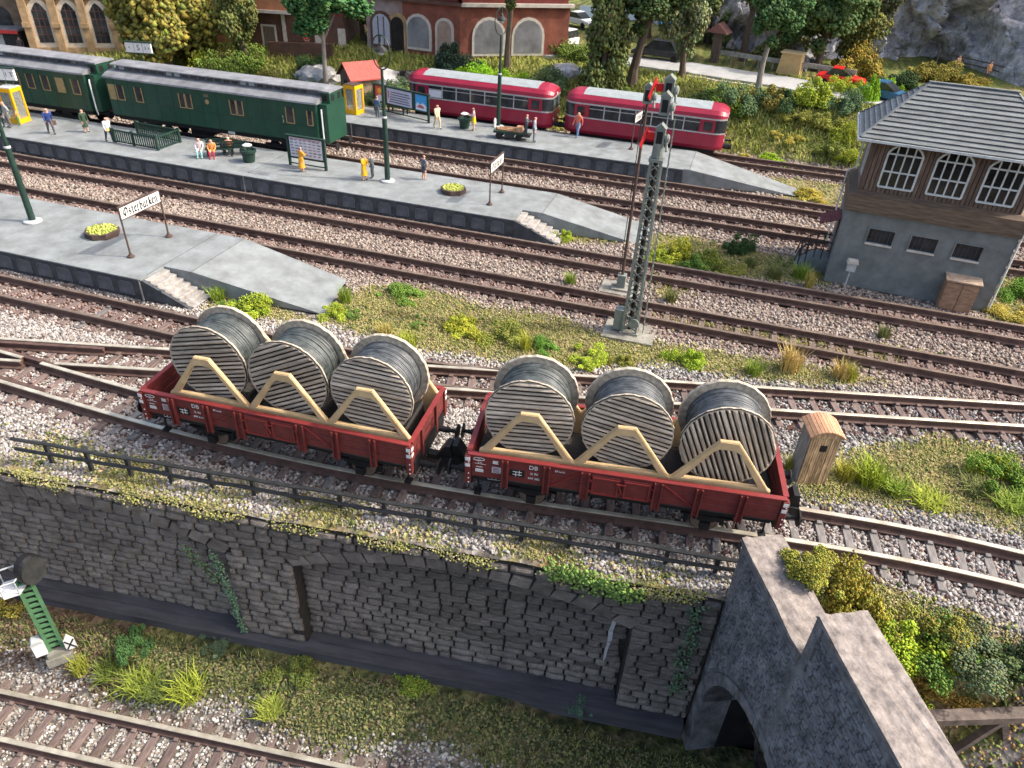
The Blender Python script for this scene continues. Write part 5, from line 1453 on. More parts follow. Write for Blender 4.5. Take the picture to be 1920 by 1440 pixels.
# ------------------------------------------------------------ semaphore signals
def semaphore(label, base, H, w0, w1, arms, lattice=True, rz=0.0, slab=(2.2, 1.7)):
    t = thing('semaphore_signal', label, 'signal', (base.x, base.y, -.44), rz, 'semaphore signals')
    m = MB(); m.b2(-slab[0] / 2, slab[0] / 2, -slab[1] / 2, slab[1] / 2, 0, .12); m.b2(-.4, .4, -.4, .4, .12, .22); m.build('slab', M_['concrete'], t)
    G = M_['lattice']
    if lattice:
        legs = []
        for sx in (-1, 1):
            for sy in (-1, 1):
                m = MB(); m.bar((sx * w0, sy * w0, .2), (sx * w1, sy * w1, H), .085, .085, (0, 1, 0)); m.build('mast_leg', G, t)
        n = 18; br = MB(); 
        for k in range(n):
            z0 = .3 + (H - .3) * k / n; z1 = .3 + (H - .3) * (k + 1) / n
            r0 = w0 + (w1 - w0) * k / n; r1 = w0 + (w1 - w0) * (k + 1) / n; s = 1 if k % 2 else -1
            for (ax, fx) in (('y', -1), ('y', 1), ('x', -1), ('x', 1)):
                if ax == 'y': br.bar((-s * r0, fx * r0, z0), (s * r1, fx * r1, z1), .04, .04, (0, 1, 0)); br.bar((s * r0, fx * (r0 - .045), z0), (-s * r1, fx * (r1 - .045), z1), .035, .035, (0, 1, 0))
                else: br.bar((fx * r0, -s * r0, z0), (fx * r1, s * r1, z1), .04, .04, (1, 0, 0))
        br.build('lattice_bracing', G, t)
        m = MB(); m.tube((-.02, .05, .2), (-.02, .05, H), .10, n=6); m.build('dark_core', M_['black'], t)  # black core added for the dark look inside the lattice
        # ladder on the right-hand side
        m = MB(); 
        for e in (-.14, .14): m.bar((w0 + .28, e, .2), (w1 + .24, e, H + 1.6), .03, .03, (0, 1, 0))
        for k in range(30): zz = .4 + k * (H + 1.1) / 30; m.bar((w0 + .28 - (w0 - w1 + .04) * k / 30, -.14, zz), (w0 + .28 - (w0 - w1 + .04) * k / 30, .14, zz), .02, .02)
        m.build('ladder', G, t)
        m = MB(); m.b2(-.72, -.34, -.24, .24, .2, 1.15); m.build('drive_box', M_['lattice'], t)
        m = MB(); m.bar((-.30, -.32, .25), (.2, -.32, .8), .06, .06); m.lathe([(.05, -.05), (.22, -.05), (.22, .05), (.05, .05)], 14, 'y', (.16, -.36, .72)); m.build('wire_pulley', M_['lattice'], t)
        m = MB(); m.b2(-w1 - .08, w1 + .08, -w1 - .08, w1 + .08, H + .01, H + .12); m.lathe([(.18, 0), (.22, .03), (.20, .55), (.16, .6)], 12, 'z', (0, 0, H + .12)); m.build('head_collar', M_['lattice'], t)
    else:
        m = MB(); m.tube((0, 0, .1), (0, 0, H), w0, w1, 8); m.build('mast_pole', M_['rust'], t)
        m = MB(); m.b2(-.2, .2, -.2, .2, .2, .85); m.build('drive_box', M_['lattice'], t)
        m = MB(); m.tube((-.14, 0, .6), (-.12, 0, H - .4), .02, n=5); m.build('pull_wire', M_['rust'], t)
    for (z_, dy, red) in arms:
        m = MB(); m.b2(-.18, .18, -.17 + dy, .17 + dy, z_ - .33, z_ + .32); m.prism([(-.21, z_ + .322), (.21, z_ + .322), (0, z_ + .5)], -.2 + dy, .2 + dy); hd = m.build('lamp_house', M_['lattice'], t)
        m = MB(); m.b2(-.11, .11, -.182 + dy, -.172 + dy, z_ - .22, z_ + .22); m.build('dark_front', M_['black'], hd)
        m = MB(); m.lathe([(.06, 0), (.15, 0), (.18, .07), (.16, .14), (.08, .17)], 14, 'x', (.20, dy, z_ - .05)); m.tube((.24, dy, z_), (.34, dy - .3, z_ - .42), .05, n=6); m.build('spectacle', M_['lattice'], hd)
        if red:
            m = MB(); m.b2(-.46, -.181, -.10 + dy, .10 + dy, z_ - .12, z_ + .14); m.build('red_bracket', M_['sigred'], hd)
            a = MB(); aa = R(28)
            a.bar((-.50, dy + .05, z_ + .25), (-.62, dy - .50, z_ - .32), .05, .20, (0, 0, 1)); arm = a.build('signal_arm', M_['sigred'], hd)
            a = MB(); a.bar((-.535, dy + .02, z_ + .22), (-.65, dy - .48, z_ - .31), .012, .09, (0, 0, 1)); a.build('arm_stripe', M_['whitepaint'], arm)
    return t
ma = at(1180, 622, -.36)
semaphore('grey lattice semaphore signal with red arms beside the reels', ma, 7.55, .30, .19, [(8.45, 0, True), (9.55, .12, False), (10.05, .5, True)])
mb_ = at(1163, 540, -.36)
semaphore('slim brown signal pole behind the lattice semaphore', Vector((-3.9, 31.75, 0)), 9.0, .075, .06, [(9.0, 0, False)], lattice=False, slab=(1.9, 1.4))

# ------------------------------------------------------------ light signal below the wall
fg = thing('light_signal', 'green ladder-mast light signal in front of the stone wall', 'signal', (-18.62, 10.18, -7.30), R(48))
m = MB(); m.b2(-.38, .38, -.32, .32, 0, .34); m.b2(-.30, .30, -.24, .24, .34, .50); m.build('base_block', M_['concrete'], fg)
for sx in (-.19, .19): m = MB(); m.b2(sx - .05, sx + .05, -.05, .05, .5, 4.0); m.build('ladder_rail', M_['siggreen'], fg)
for k in range(13): m = MB(); zz = .72 + k * .26; m.b2(-.138, .138, -.045, .045, zz - .045, zz + .045); m.build('rung', M_['siggreen'], fg)
m = MB(); m.b2(-.137, .137, .05, .065, .5, 4.0); m.build('dark_backing', M_['black'], fg)
m = MB(); m.b2(-.10, .60, -.12, .14, 3.75, 4.75); 
hd = MB(); hd.lathe([(.02, -.13), (.46, -.13), (.50, -.05), (.50, .16), (.40, .2), (.02, .2)], 20, 'y', (0, -.02, 0)); head = hd.build('signal_head', M_['black'], fg, (.30, 0, 4.35), (0, 0, R(38))); head.scale = (.85, 1, 1.1)
m = MB(); m.lathe([(.30, 0), (.46, 0), (.46, .05), (.30, .05)], 20, 'y', (0, -.20, 0)); m.build('head_rim', M_['iron'], head)
cage = MB(); hx = [(-.35 + .42 * math.cos(a), .42 * math.sin(a)) for a in np.linspace(0, 2 * math.pi, 7)[:-1]]
cage.path([(x, y, 4.35) for x, y in hx], .03, 5, True)
for x, y in hx: cage.tube((x, y, 3.82), (x, y, 4.35), .022, n=5)
cage.build('service_cage', M_['grey'], fg)
m = MB(); m.prism(hx, 3.76, 3.82, 'xy'); m.build('service_platform', M_['whitepaint'], fg)
m = MB(); m.b2(-.60, -.245, -.15, .15, .55, 1.15); m.build('relay_box', M_['whitepaint'], fg)
m = MB(); m.prism([(-.63, 1.152), (-.245, 1.152), (-.31, 1.26), (-.56, 1.26)], -.17, .17); m.build('relay_box_lid', M_['grey'], fg)
m = MB(); m.prism([(.30, .52), (.62, .52), (.62, 1.0), (.46, 1.28), (.30, 1.0)], -.28, -.25); pl = m.build('marker_board', M_['whitepaint'], fg)
for a_, c_ in (((.32, .54), (.60, .98)), ((.60, .54), (.32, .98))): m = MB(); m.bar((a_[0], -.284 - .004 * (a_[0] > .4), a_[1]), (c_[0], -.284 - .004 * (a_[0] > .4), c_[1]), .05, .004, (0, 0, 1)) if 0 else m.bar((a_[0], -.286 - .004 * (a_[0] > .4), a_[1]), (c_[0], -.286 - .004 * (a_[0] > .4), c_[1]), .006, .05, (0, 0, 1)); m.build('black_cross', M_['black'], pl)

# ------------------------------------------------------------ iron girder beside the portal
ga, gb = at(1670, 1340, -1.5), at(1960, 1330, -1.5)
gang = math.atan2(gb.y - ga.y, gb.x - ga.x); GL = (gb - ga).length
gd = thing('bridge_girder', 'dark brown iron bridge girder behind the portal', 'girder', (ga.x, ga.y, -3.9), gang)
GI = mat('girder_iron', (.16, .125, .105), .75, .35, 3, .4, 12, tint=(.07, .055, .048))
m = MB(); m.b2(0, GL, -.16, .16, 2.05, 2.30); m.build('top_chord', GI, gd)
m = MB(); m.b2(0, GL, -.16, .16, 0, .25); m.build('bottom_chord', GI, gd)
k = 0; x = .5
while x < GL - 1:
    m = MB(); m.bar((x, -.02, .25), (x + .9, -.02, 2.05), .16, .18, (0, 1, 0)); m.bar((x + 1.8, .03, .25), (x + .9, .03, 2.05), .16, .18, (0, 1, 0)); m.build('diagonal', GI, gd)
    x += 1.8
for zz, y0 in ((.45, -1.5), (.45, -2.9)): m = MB(); m.b2(-.6, GL, y0 - .08, y0 + .08, zz - .25, zz); r_ = m.build('bridge_rail', M_['rail'], gd); m = MB(); m.b2(-.6, GL, y0 - .07, y0 + .07, zz + .001, zz + .03); m.build('rail_head', M_['railhead'], r_)
m = MB(); m.b2(-.8, GL, -3.6, -.2, -.2, .12); m.build('bridge_deck', M_['sleeper'], gd)
# ------------------------------------------------------------ green coaches
def coach(label, loc, rz, L, wins, vents, step_rail=True):
    t = thing('passenger_coach', label, 'coach', (loc[0], loc[1], 0), rz, 'green clerestory coaches')
    h = L / 2; g = M_['green']; W_ = 1.45
    m = MB(); m.b2(-h, h, -W_, W_, 1.30, 3.70); body = m.build('body', g, t); chamfer_mesh(body.data, .03, .3)
    for s in (-1, 1):
        for u in np.arange(-h + .6, h, 1.12): m = MB(); m.b2(u - .02, u + .02, s * W_ - .014, s * W_ + .014, 1.32, 3.66); m.build('panel_strip', g, t)
        m = MB(); m.b2(-h + .02, h - .02, s * W_ - .022, s * W_ + .022, 2.28, 2.34); m.build('waist_moulding', g, t)
        for (u, w, z0, z1, fr) in wins:
            m = MB(); m.b2(u - w / 2, u + w / 2, s * W_ - .012 + s * .02, s * W_ + .012 + s * .02, z0, z1); wi = m.build('window', M_['cream'] if fr == 2 else M_['glass'], t)
            if fr:
                for (x0, x1, a, b_) in ((u - w / 2 - .05, u - w / 2 + .01, z0 - .05, z1), (u + w / 2 - .01, u + w / 2 + .05, z0 - .05, z1), (u - w / 2, u + w / 2, z0 - .06, z0)):
                    m = MB(); m.b2(x0, x1, s * (W_ + .035) - .018, s * (W_ + .035) + .018, a, b_); m.build('window_frame', M_['cream'], wi)
    # two-stage roof
    m = MB(); lo = [(-1.55, 3.68), (-1.52, 3.78), (-1.15, 3.95), (-.72, 4.05), (.72, 4.05), (1.15, 3.95), (1.52, 3.78), (1.55, 3.68)]; m.prism(lo, -h - .12, h + .12, 'yz'); m.build('lower_roof', M_['coachroof'], t)
    m = MB(); m.b2(-h + .35, h - .05, -.60, .60, 4.052, 4.36); cl = m.build('clerestory', mat('clerestory_wall', (.13, .135, .15), .7, .15), t)
    n = int((L - 1.2) / .62)
    for s in (-1, 1):
        for k in range(n):
            u = -h + .8 + k * (L - 1.4) / n
            white = k in vents
            m = MB(); m.b2(u - .2, u + .2, s * .606 - .01, s * .606 + .01, 4.10, 4.31); m.build('vent_light', M_['grey'] if white else M_['glass'], cl)
    m = MB(); up_ = [(-.86, 4.362), (-.84, 4.42), (-.4, 4.50), (.4, 4.50), (.84, 4.42), (.86, 4.362)]; m.prism(up_, -h + .1, h + .18, 'yz'); m.build('upper_roof', M_['coachroof'], t)
    # end vestibule
    for e in (1,):
        m = MB(); m.b2(h + .001, h + .62, -1.18, 1.18, 1.30, 3.66); v = m.build('vestibule', g, t)
        m = MB(); m.b2(h + .02, h + .66, -.80, .80, 3.662, 4.30); v2 = m.build('cabin', g, t)
        m = MB(); m.b2(h + .15, h + .5, -.815, -.80, 3.80, 4.15); m.build('cabin_window', M_['black'], v2)
        for y in (-.4, .4): m = MB(); m.b2(h + .66, h + .672, y - .18, y + .18, 3.78, 4.15); m.build('cabin_window', M_['black'], v2)
        m = MB(); m.b2(h - .06, h + .72, -.9, .9, 4.302, 4.40); m.build('cabin_roof', M_['coachroof'], v2)
        for y in (-1.22,): m = MB(); m.path([(h + .30, y - .08, 3.4), (h + .34, y - .16, 3.2), (h + .36, y - .18, 1.5), (h + .30, y - .06, 1.1)], .045, 6); m.build('grab_rail', M_['whitepaint'], t)
    m = MB(); m.b2(-h + .2, h - .2, -1.2, 1.2, .98, 1.298); m.build('underframe', M_['black'], t)
    m = MB(); m.b2(-h + 1, h - 1, -1.42, -1.22, .62, .72); m.build('footboard', M_['black'], t)
    for bx in (-h + 2.6, h - 2.6):
        for dx in (-1.1, 1.1):
            for s in (-1, 1):
                m = MB(); m.lathe([(.05, -.06), (.42, -.06), (.45, .0), (.42, .06), (.05, .06)], 18, 'y', (bx + dx, s * .72, .43)); m.build('wheel', M_['black'], t)
        for s in (-1, 1): m = MB(); m.b2(bx - 1.6, bx + 1.6, s * 1.02 - .06, s * 1.02 + .06, .42, .76); m.b2(bx - .4, bx + .4, s * 1.02 - .10, s * 1.02 + .10, .30, .98); m.build('bogie_frame', M_['black'], t)
    for e in (-1, 1):
        for y in (-.88, .88): m = MB(); x0 = e * h; m.tube((x0, y, 1.08), (x0 + e * .95, y, 1.08), .08, n=8); m.lathe([(.02, 0), (.25, 0), (.25, .05), (.02, .06)], 14, 'x', (x0 + e * .95 - (.05 if e < 0 else 0), y, 1.08)); m.build('buffer', M_['black'], t)
    m = MB(); m.b2(-2.2, -.6, -.9, .9, .55, .97); m.build('battery_box', M_['black'], t)
    return t
W2 = [(-7.4, .42, 2.40, 3.30, 2), (-6.75, .5, 2.40, 3.30, 1), (-5.3, .5, 2.42, 3.32, 1), (-1.95, .38, 2.45, 3.30, 1), (-1.45, .38, 2.45, 3.30, 1), (1.85, .38, 2.45, 3.30, 1), (2.35, .38, 2.45, 3.30, 1), (5.95, .5, 2.40, 3.32, 1), (7.35, .32, 2.42, 3.25, 1)]
co = coach('green luggage coach with few windows and grey clerestory roof', (-33.15, 42.32), R(0.9), 15.6, W2, (0, 6, 7, 15, 16))
w = M_['white']
for dy, tx in ((0, '06'), ): pass
lettering('DR', .24, M_['cream'], co, (-.05, -1.475, 3.35), (math.pi / 2, 0, 0)); m = MB(); m.lathe([(.10, 0), (.15, 0), (.15, .01), (.10, .01)], 14, 'y', (-.05, -1.485, 2.98)); m.build('round_emblem', M_['cream'], co)
lettering('1\n3', .26, M_['white'], co, (5.42, -1.475, 2.55), (math.pi / 2, 0, 0))
m = MB(); m.b2(1.0, 1.5, -1.26, -1.215, 1.05, 1.22); m.build('white_plate', M_['white'], co)
W1 = [(u, .55, 2.40, 3.30, 2 if k in (1, 6) else 1) for k, u in enumerate(np.arange(7.0, -8, -1.25))]
coach('green compartment coach with many windows behind the phone booth', (-50.4, 41.9), R(1.2), 15.6, W1, (1, 3, 6, 8, 12))

# ------------------------------------------------------------ red railcars
def railcar(label, x0, x1, yc, plates):
    L = x1 - x0; h = L / 2
    t = thing('railcar', label, 'railcar', ((x0 + x1) / 2, yc, 0), 0, 'red railcars')
    def hw(x, w):
        d = max(0, abs(x) - (h - .75)) / .75
        return w * (1 - .30 * d ** 2.2)
    xs2 = np.concatenate([[-h], np.linspace(-h + .1, -h + .75, 6), np.linspace(-h + 1.2, h - 1.2, 8), np.linspace(h - .75, h - .1, 6), [h]])
    def shell(name, prof, m_, parent=None, xr=(-9, 9), endk=None):
        b = MB(); base = 0; sel = [x for x in xs2 if xr[0] <= x <= xr[1]]; n = len(prof)
        for x in sel:
            d = max(0, abs(x) - (h - .75)) / .75
            for (w_, z) in prof:
                zz = z if endk is None else z - endk(d, z)
                b.v.append((x, hw(x, w_) if w_ >= 0 else -hw(x, -w_), zz))
        for i in range(len(sel) - 1):
            for k in range(n): k2 = (k + 1) % n; b.face((i * n + k, i * n + k2, (i + 1) * n + k2, (i + 1) * n + k))
        b.face(list(range(n))); b.face([(len(sel) - 1) * n + k for k in reversed(range(n))])
        return b.build(name, m_, parent or t, smooth=False)
    W_ = 1.45
    shell('lower_body', [(-W_ + .1, .72), (-W_, .95), (-W_, 1.80), (W_, 1.80), (W_, .95), (W_ - .1, .72)], M_['crimson'])
    shell('waist_strip', [(-W_ - .015, 1.80), (-W_ - .015, 1.88), (W_ + .015, 1.88), (W_ + .015, 1.80)], M_['silver'])
    wb = shell('window_band', [(-W_ + .03, 1.881), (-W_ + .05, 2.74), (W_ - .05, 2.74), (W_ - .03, 1.881)], M_['glass'])
    shell('cantrail', [(-W_ - .02, 2.741), (-W_ - .02, 2.84), (W_ + .02, 2.84), (W_ + .02, 2.741)], M_['silver'])
    dome = lambda d, z: .30 * d * d * max(0, (z - 2.84) / .75)
    shell('roof', [(-W_, 2.841), (-W_ + .04, 3.08), (-1.15, 3.34), (-.6, 3.50), (0, 3.55), (.6, 3.50), (1.15, 3.34), (W_ - .04, 3.08), (W_, 2.841)], M_['crimson'], endk=dome)
    shell('grey_roof_panel', [(-1.12, 3.365), (-.6, 3.525), (0, 3.575), (.6, 3.525), (1.12, 3.365), (.5, 3.3), (-.5, 3.3)], M_['rbroof'], xr=(-h + 1.15, h - 1.15))
    n = 8; P_ = np.linspace(-h + 1.75, h - 1.75, n)
    for s in (-1, 1):
        for k, u in enumerate(P_): m = MB(); m.b2(u - .035, u + .035, s * (W_ - .015) - .03, s * (W_ - .015) + .03, 1.882, 2.739); m.build('pillar', M_['crimson'] if k in (0, n - 1) else M_['silver'], t)
        for u0, u1 in ((-h + .72, -h + 1.7), (h - 1.7, h - .72)): m = MB(); m.b2(u0, u1, s * (W_ - .01) - .02, s * (W_ - .01) + .025, 1.885, 2.738); d_ = m.build('door', M_['crimson'], t); m = MB(); m.b2(u0 + .2, u1 - .2, s * (W_ + .02) - .01, s * (W_ + .02) + .01, 2.0, 2.6); m.build('door_window', M_['glass'], d_)
        for k in range(n - 1): m = MB(); m.b2(P_[k] + .05, P_[k + 1] - .05, s * (W_ - .018) - .02, s * (W_ - .018) + .02, 2.48, 2.52); m.build('toplight_bar', M_['silver'], t)
        m = MB()
        for k in plates: m = MB(); m.b2(P_[k] + .06, P_[k + 1] - .06, s * (W_ - .01) - .02, s * (W_ - .01) + .022, 1.93, 2.45); m.build('white_panel', plain((.62, .62, .68)), t)
    for e in (-1, 1):
        for y in (-.62, .62): m = MB(); m.b2(e * h - .02, e * h + .02, y - .28, y + .28, 2.0, 2.62); m.build('cab_window', M_['glassb'], t)
        for y in (-.6, .6): m = MB(); m.lathe([(.02, 0), (.11, 0), (.11, .05), (.02, .05)], 12, 'x', (e * h - (.02 if e > 0 else .03), y, 1.25)); m.build('headlamp', M_['whitepaint'], t)
        m = MB(); m.lathe([(.02, 0), (.10, 0), (.10, .06), (.02, .06)], 12, 'x', (e * h - .03, 0, 2.95)); m.build('headlamp', M_['whitepaint'], t)
        m = MB(); m.b2(min(e * h, e * (h + .6)), max(e * h, e * (h + .6)), -.2, .2, .62, .9); m.build('coupler', M_['black'], t)
        for y in (-.85, .85): m = MB(); m.tube((e * h, y, .95), (e * (h + .45), y, .95), .07, n=8); m.lathe([(.02, 0), (.2, 0), (.2, .04), (.02, .04)], 12, 'x', (e * (h + .45), y, .95)); m.build('buffer', M_['black'], t)
    m = MB(); m.b2(-h + .5, h - .5, -1.15, 1.15, .45, .72); m.build('underframe', M_['black'], t)
    for u in (-h + 2.6, h - 2.6):
        for s in (-1, 1): m = MB(); m.lathe([(.05, -.06), (.42, -.06), (.45, 0), (.42, .06), (.05, .06)], 18, 'y', (u, s * .72, .43)); m.build('wheel', M_['black'], t)
    return t
railcar('red railcar with white window panel behind the poster board', -24.75, -13.35, Y8, (0,))
railcar('red railcar coupled ahead beside the grassy slope', -12.35, -.95, Y8, ())

# ------------------------------------------------------------ luggage cart
q = at(957, 262, PZ)
ct = thing('luggage_cart', 'dark electric luggage cart loaded with brown planks', 'cart', (q.x, q.y + .3, PZ + .001), R(6))
m = MB(); m.b2(-1.25, .85, -.48, .48, .42, .56); m.build('deck', M_['dgreen'], ct)
for x in (-.85, .55):
    for y in (-.42, .42): m = MB(); m.lathe([(.03, -.06), (.22, -.06), (.24, 0), (.22, .06), (.03, .06)], 14, 'y', (x, y, .24)); m.build('wheel', M_['tyre'], ct)
m = MB(); m.b2(-.45, .15, -.46, .46, .14, .418); m.build('battery_box', M_['iron'], ct)
m = MB(); m.b2(.86, 1.35, -.45, .45, .30, .40); m.build('driver_platform', M_['iron'], ct)
m = MB(); m.lathe([(.02, -.03), (.34, -.03), (.34, .03), (.02, .03)], 16, 'x', (-1.22, -.1, .98)); m.tube((-1.22, -.1, .56), (-1.22, -.1, .7), .05, n=6); m.build('end_plate', M_['grey'], ct)
m = MB(); m.tube((.9, 0, .4), (.95, 0, 1.15), .04, n=6); m.bar((.95, -.25, 1.15), (.95, .25, 1.15), .05, .05); m.build('tiller', M_['iron'], ct)
for k, (x, y, l, c) in enumerate(((-.3, -.25, 1.4, 0), (-.35, -.05, 1.5, 1), (-.25, .15, 1.35, 0), (-.3, .32, 1.3, 1))): m = MB(); m.box((x, y, .61 + .035 * (k % 2)), (l, .17, .085), Matrix.Rotation(R(-6 + 5 * k), 3, 'Z')); o = m.build('plank_load', mat('cargo_brown', (.33, .19, .10), .85, .3, 3, .3), ct)
m = MB(); m.b2(.35, .75, -.35, .3, .57, .88); m.build('trunk', mat('trunk_tan', (.50, .28, .16), .8, .2, 3, .2), ct)

# ------------------------------------------------------------ people
def person(label, pos, z, face, top, bottom, hair=(.10, .06, .035), pose='stand', h=1.6, skirt=None, legs_bare=False, sleeves=True, extra=None, shoes=(.03, .028, .03), lean=0.0, group='passengers on the platforms'):
    t = thing('person', label, 'person', (pos.x, pos.y, z + .001), face, group)
    J = {'pel': (0, 0, .93, .135), 'sp': (0, .0, 1.13, .125), 'ch': (0, -.0, 1.34, .15), 'nk': (0, -.01, 1.49, .058), 'hd': (0, -.03, 1.60, .088), 'ht': (0, -.025, 1.68, .080)}
    E = [('pel', 'sp'), ('sp', 'ch'), ('ch', 'nk'), ('nk', 'hd'), ('hd', 'ht')]
    for s, n in ((-1, 'l'), (1, 'r')):
        J[n + 'sh'] = (s * .19, 0, 1.39, .065)
        arm = {'stand': ((s * .235, .01, 1.12), (s * .225, -.08, .90)), 'walk': ((s * .23, s * .10, 1.13), (s * .22, s * .16 - .08, .92)), 'fwd': ((s * .22, -.08, 1.14), (s * .10, -.30, 1.16)), 'hips': ((s * .34, .05, 1.17), (s * .16, -.05, 1.02)), 'sit': ((s * .23, -.08, 1.13), (s * .14, -.28, 1.00)), 'up': ((s * .26, -.10, 1.25), (s * .12, -.22, 1.45))}[pose]
        J[n + 'el'] = (*arm[0], .045); J[n + 'wr'] = (*arm[1], .034)
        d = Vector(arm[1]) - Vector(arm[0]); d.normalize(); e_ = Vector(arm[1]) + d * .10; J[n + 'ha'] = (e_.x, e_.y, e_.z, .038)
        J[n + 'hp'] = (s * .095, 0, .90, .105)
        if pose == 'sit': kn, an = (s * .12, -.42, .93), (s * .12, -.44, .50)
        elif pose == 'walk': kn, an = (s * .10, -s * .14 - .03, .50), (s * .10, -s * .24 + .06, .09)
        else: kn, an = (s * .105, -.02, .50), (s * .11, .02, .09)
        J[n + 'kn'] = (*kn, .062); J[n + 'an'] = (*an, .042); J[n + 'to'] = (an[0], an[1] - .15, an[2] - .045, .036)
        E += [('ch', n + 'sh'), (n + 'sh', n + 'el'), (n + 'el', n + 'wr'), (n + 'wr', n + 'ha'), ('pel', n + 'hp'), (n + 'hp', n + 'kn'), (n + 'kn', n + 'an'), (n + 'an', n + 'to')]
    names = list(J); idx = {n: i for i, n in enumerate(names)}
    off = .46 if pose == 'sit' else 0.0
    k = h / 1.76
    co_ = []
    for n in names:
        x, y, zz, r = J[n]
        zz -= off
        if lean and n[:2] in ('sp', 'ch', 'nk', 'hd', 'ht') or (lean and n[1:] in ('sh', 'el', 'wr', 'ha')):
            y -= math.tan(lean) * (zz + off - .93)
        co_.append((x * k * 1.15, y * k * 1.1, zz * k))
    me = bpy.data.meshes.new('figure_rig'); me.from_pydata(co_, [(idx[a], idx[b_]) for a, b_ in E], [])
    o = bpy.data.objects.new('figure_rig', me); COL.objects.link(o)
    bm = bmesh.new(); bm.from_mesh(me); lay = bm.verts.layers.skin.verify(); bm.verts.ensure_lookup_table()
    for n in names:
        r = J[n][3] * k * 1.28; bm.verts[idx[n]][lay].radius = (r, r * (.8 if n in ('ch', 'sp', 'pel') else 1))
    bm.verts[idx['pel']][lay].use_root = True
    bm.to_mesh(me); bm.free()
    o.modifiers.new('skin', 'SKIN').use_smooth_shade = True
    sb_ = o.modifiers.new('sub', 'SUBSURF'); sb_.levels = 1; sb_.render_levels = 1
    dg = bpy.context.evaluated_depsgraph_get(); dg.update()
    nm = bpy.data.meshes.new_from_object(o.evaluated_get(dg))
    bpy.data.objects.remove(o)
    nm.name = 'figure'
    ms = [M_['skin'], plain(top), plain(bottom), plain(hair), plain(shoes)]
    nm.materials.clear()
    for m_ in ms: nm.materials.append(m_)
    C_ = np.array(co_)
    part = {}
    for n in names:
        if n in ('hd', 'ht', 'nk') or n[1:] == 'ha': part[n] = 0
        elif n[1:] in ('wr', 'el'): part[n] = 1 if sleeves else 0
        elif n in ('sp', 'ch') or n[1:] == 'sh': part[n] = 1
        elif n[1:] == 'to': part[n] = 4
        elif n[1:] in ('kn', 'an'): part[n] = 0 if legs_bare else 2
        else: part[n] = 2
    for p in nm.polygons:
        c = np.array(p.center); dists = np.linalg.norm(C_ - c, axis=1); n = names[int(np.argmin(dists))]; mi = part[n]
        if n in ('hd', 'ht') and (c[2] > C_[idx['ht'], 2] + .0 * k or c[1] > C_[idx['hd'], 1] + .035 * k): mi = 3
        p.material_index = mi
    fig = inst('figure', nm, t)
    hy = C_[idx['hd']]
    m = MB(); m.box((hy[0], hy[1] - .10 * k, hy[2] - .005), (.03 * k, .04 * k, .045 * k)); m.build('nose', M_['skin'], fig)
    for s in (-1, 1):
        m = MB(); m.box((hy[0] + s * .035 * k, hy[1] - .085 * k, hy[2] + .03 * k), (.02 * k, .012 * k, .014 * k)); m.build('eye', plain((.02, .02, .02)), fig)
    if skirt:
        col, z1, z0, w = skirt
        m = MB(); m.lathe([(.150 * k, z1 * k), (.175 * k, (z1 * .5 + z0 * .5) * k), (w * k, z0 * k), (w * .8 * k, (z0 + .02) * k)], 14); m.build('skirt', plain(col), t)
    if extra: extra(t, k, C_, idx)
    return t
def bag(col, n='rha', s=(.34, .12, .26)):
    def f(t, k, C_, idx):
        c = C_[idx[n]]; m = MB(); m.box((c[0] + .02, c[1], c[2] - .17 * k), s); m.bar((c[0] - .08, c[1], c[2] - .05), (c[0] + .1, c[1], c[2] - .05), .02, .08); m.build('handbag', plain(col), t)
    return f
PP = lambda x, y: at(x, y, PZ)
P0 = PZ + .0
person('person in a dark green coat beside the phone booth family', PP(5, 238), P0, R(30), (.05, .08, .065), (.05, .06, .06), h=1.6, pose='stand', skirt=((.05, .08, .065), 1.0, .45, .22))
person('person in a grey suit and white shirt by the phone booth', PP(20, 239), P0, R(-20), (.33, .33, .33), (.13, .13, .14), hair=(.45, .42, .36), h=1.72, pose='hips')
person('small child in orange and green by the phone booth', PP(38, 235), P0, R(-60), (.60, .28, .10), (.10, .24, .07), h=1.05, pose='fwd')
person('person in a blue jacket leaning forward with a brown bag', PP(98, 251), P0, R(60), (.03, .06, .22), (.10, .08, .09), hair=(.35, .28, .25), h=1.72, pose='walk', lean=R(14), extra=bag((.10, .065, .055)))
person('person in a dark green dress with bare legs', PP(163, 248), P0, R(75), (.035, .07, .04), (.035, .07, .04), h=1.52, pose='stand', legs_bare=True, skirt=((.035, .07, .04), 1.0, .42, .22))
person('person in a white top with a yellow cloth at the waist', PP(207, 266), P0, R(70), (.62, .62, .64), (.035, .05, .08), hair=(.30, .11, .07), h=1.62, pose='walk', lean=R(10), skirt=((.70, .50, .14), .98, .78, .20))
person('seated person in pale mint trousers on the bench', Vector((bp.x - .72, bp.y - .22, 0)), P0 + .0, R(28 + 0), (.60, .52, .52), (.30, .60, .55), h=1.6, pose='sit')
person('seated person in an orange top and red trousers on the bench', Vector((bp.x + .02, bp.y - .02, 0)), P0 + .0, R(28), (.70, .28, .08), (.55, .03, .06), hair=(.55, .42, .28), h=1.55, pose='sit')
person('seated person in a bright orange jacket at the second bench', Vector((bp.x + .62, bp.y + .85, 0)), P0, R(208), (.75, .20, .04), (.10, .10, .12), hair=(.60, .50, .40), h=1.55, pose='sit')
person('person in a long orange coat reading the timetable', PP(567, 322), P0, R(165), (.72, .33, .03), (.72, .33, .03), hair=(.13, .09, .03), h=1.52, pose='fwd', skirt=((.72, .33, .03), 1.05, .30, .25), legs_bare=True)
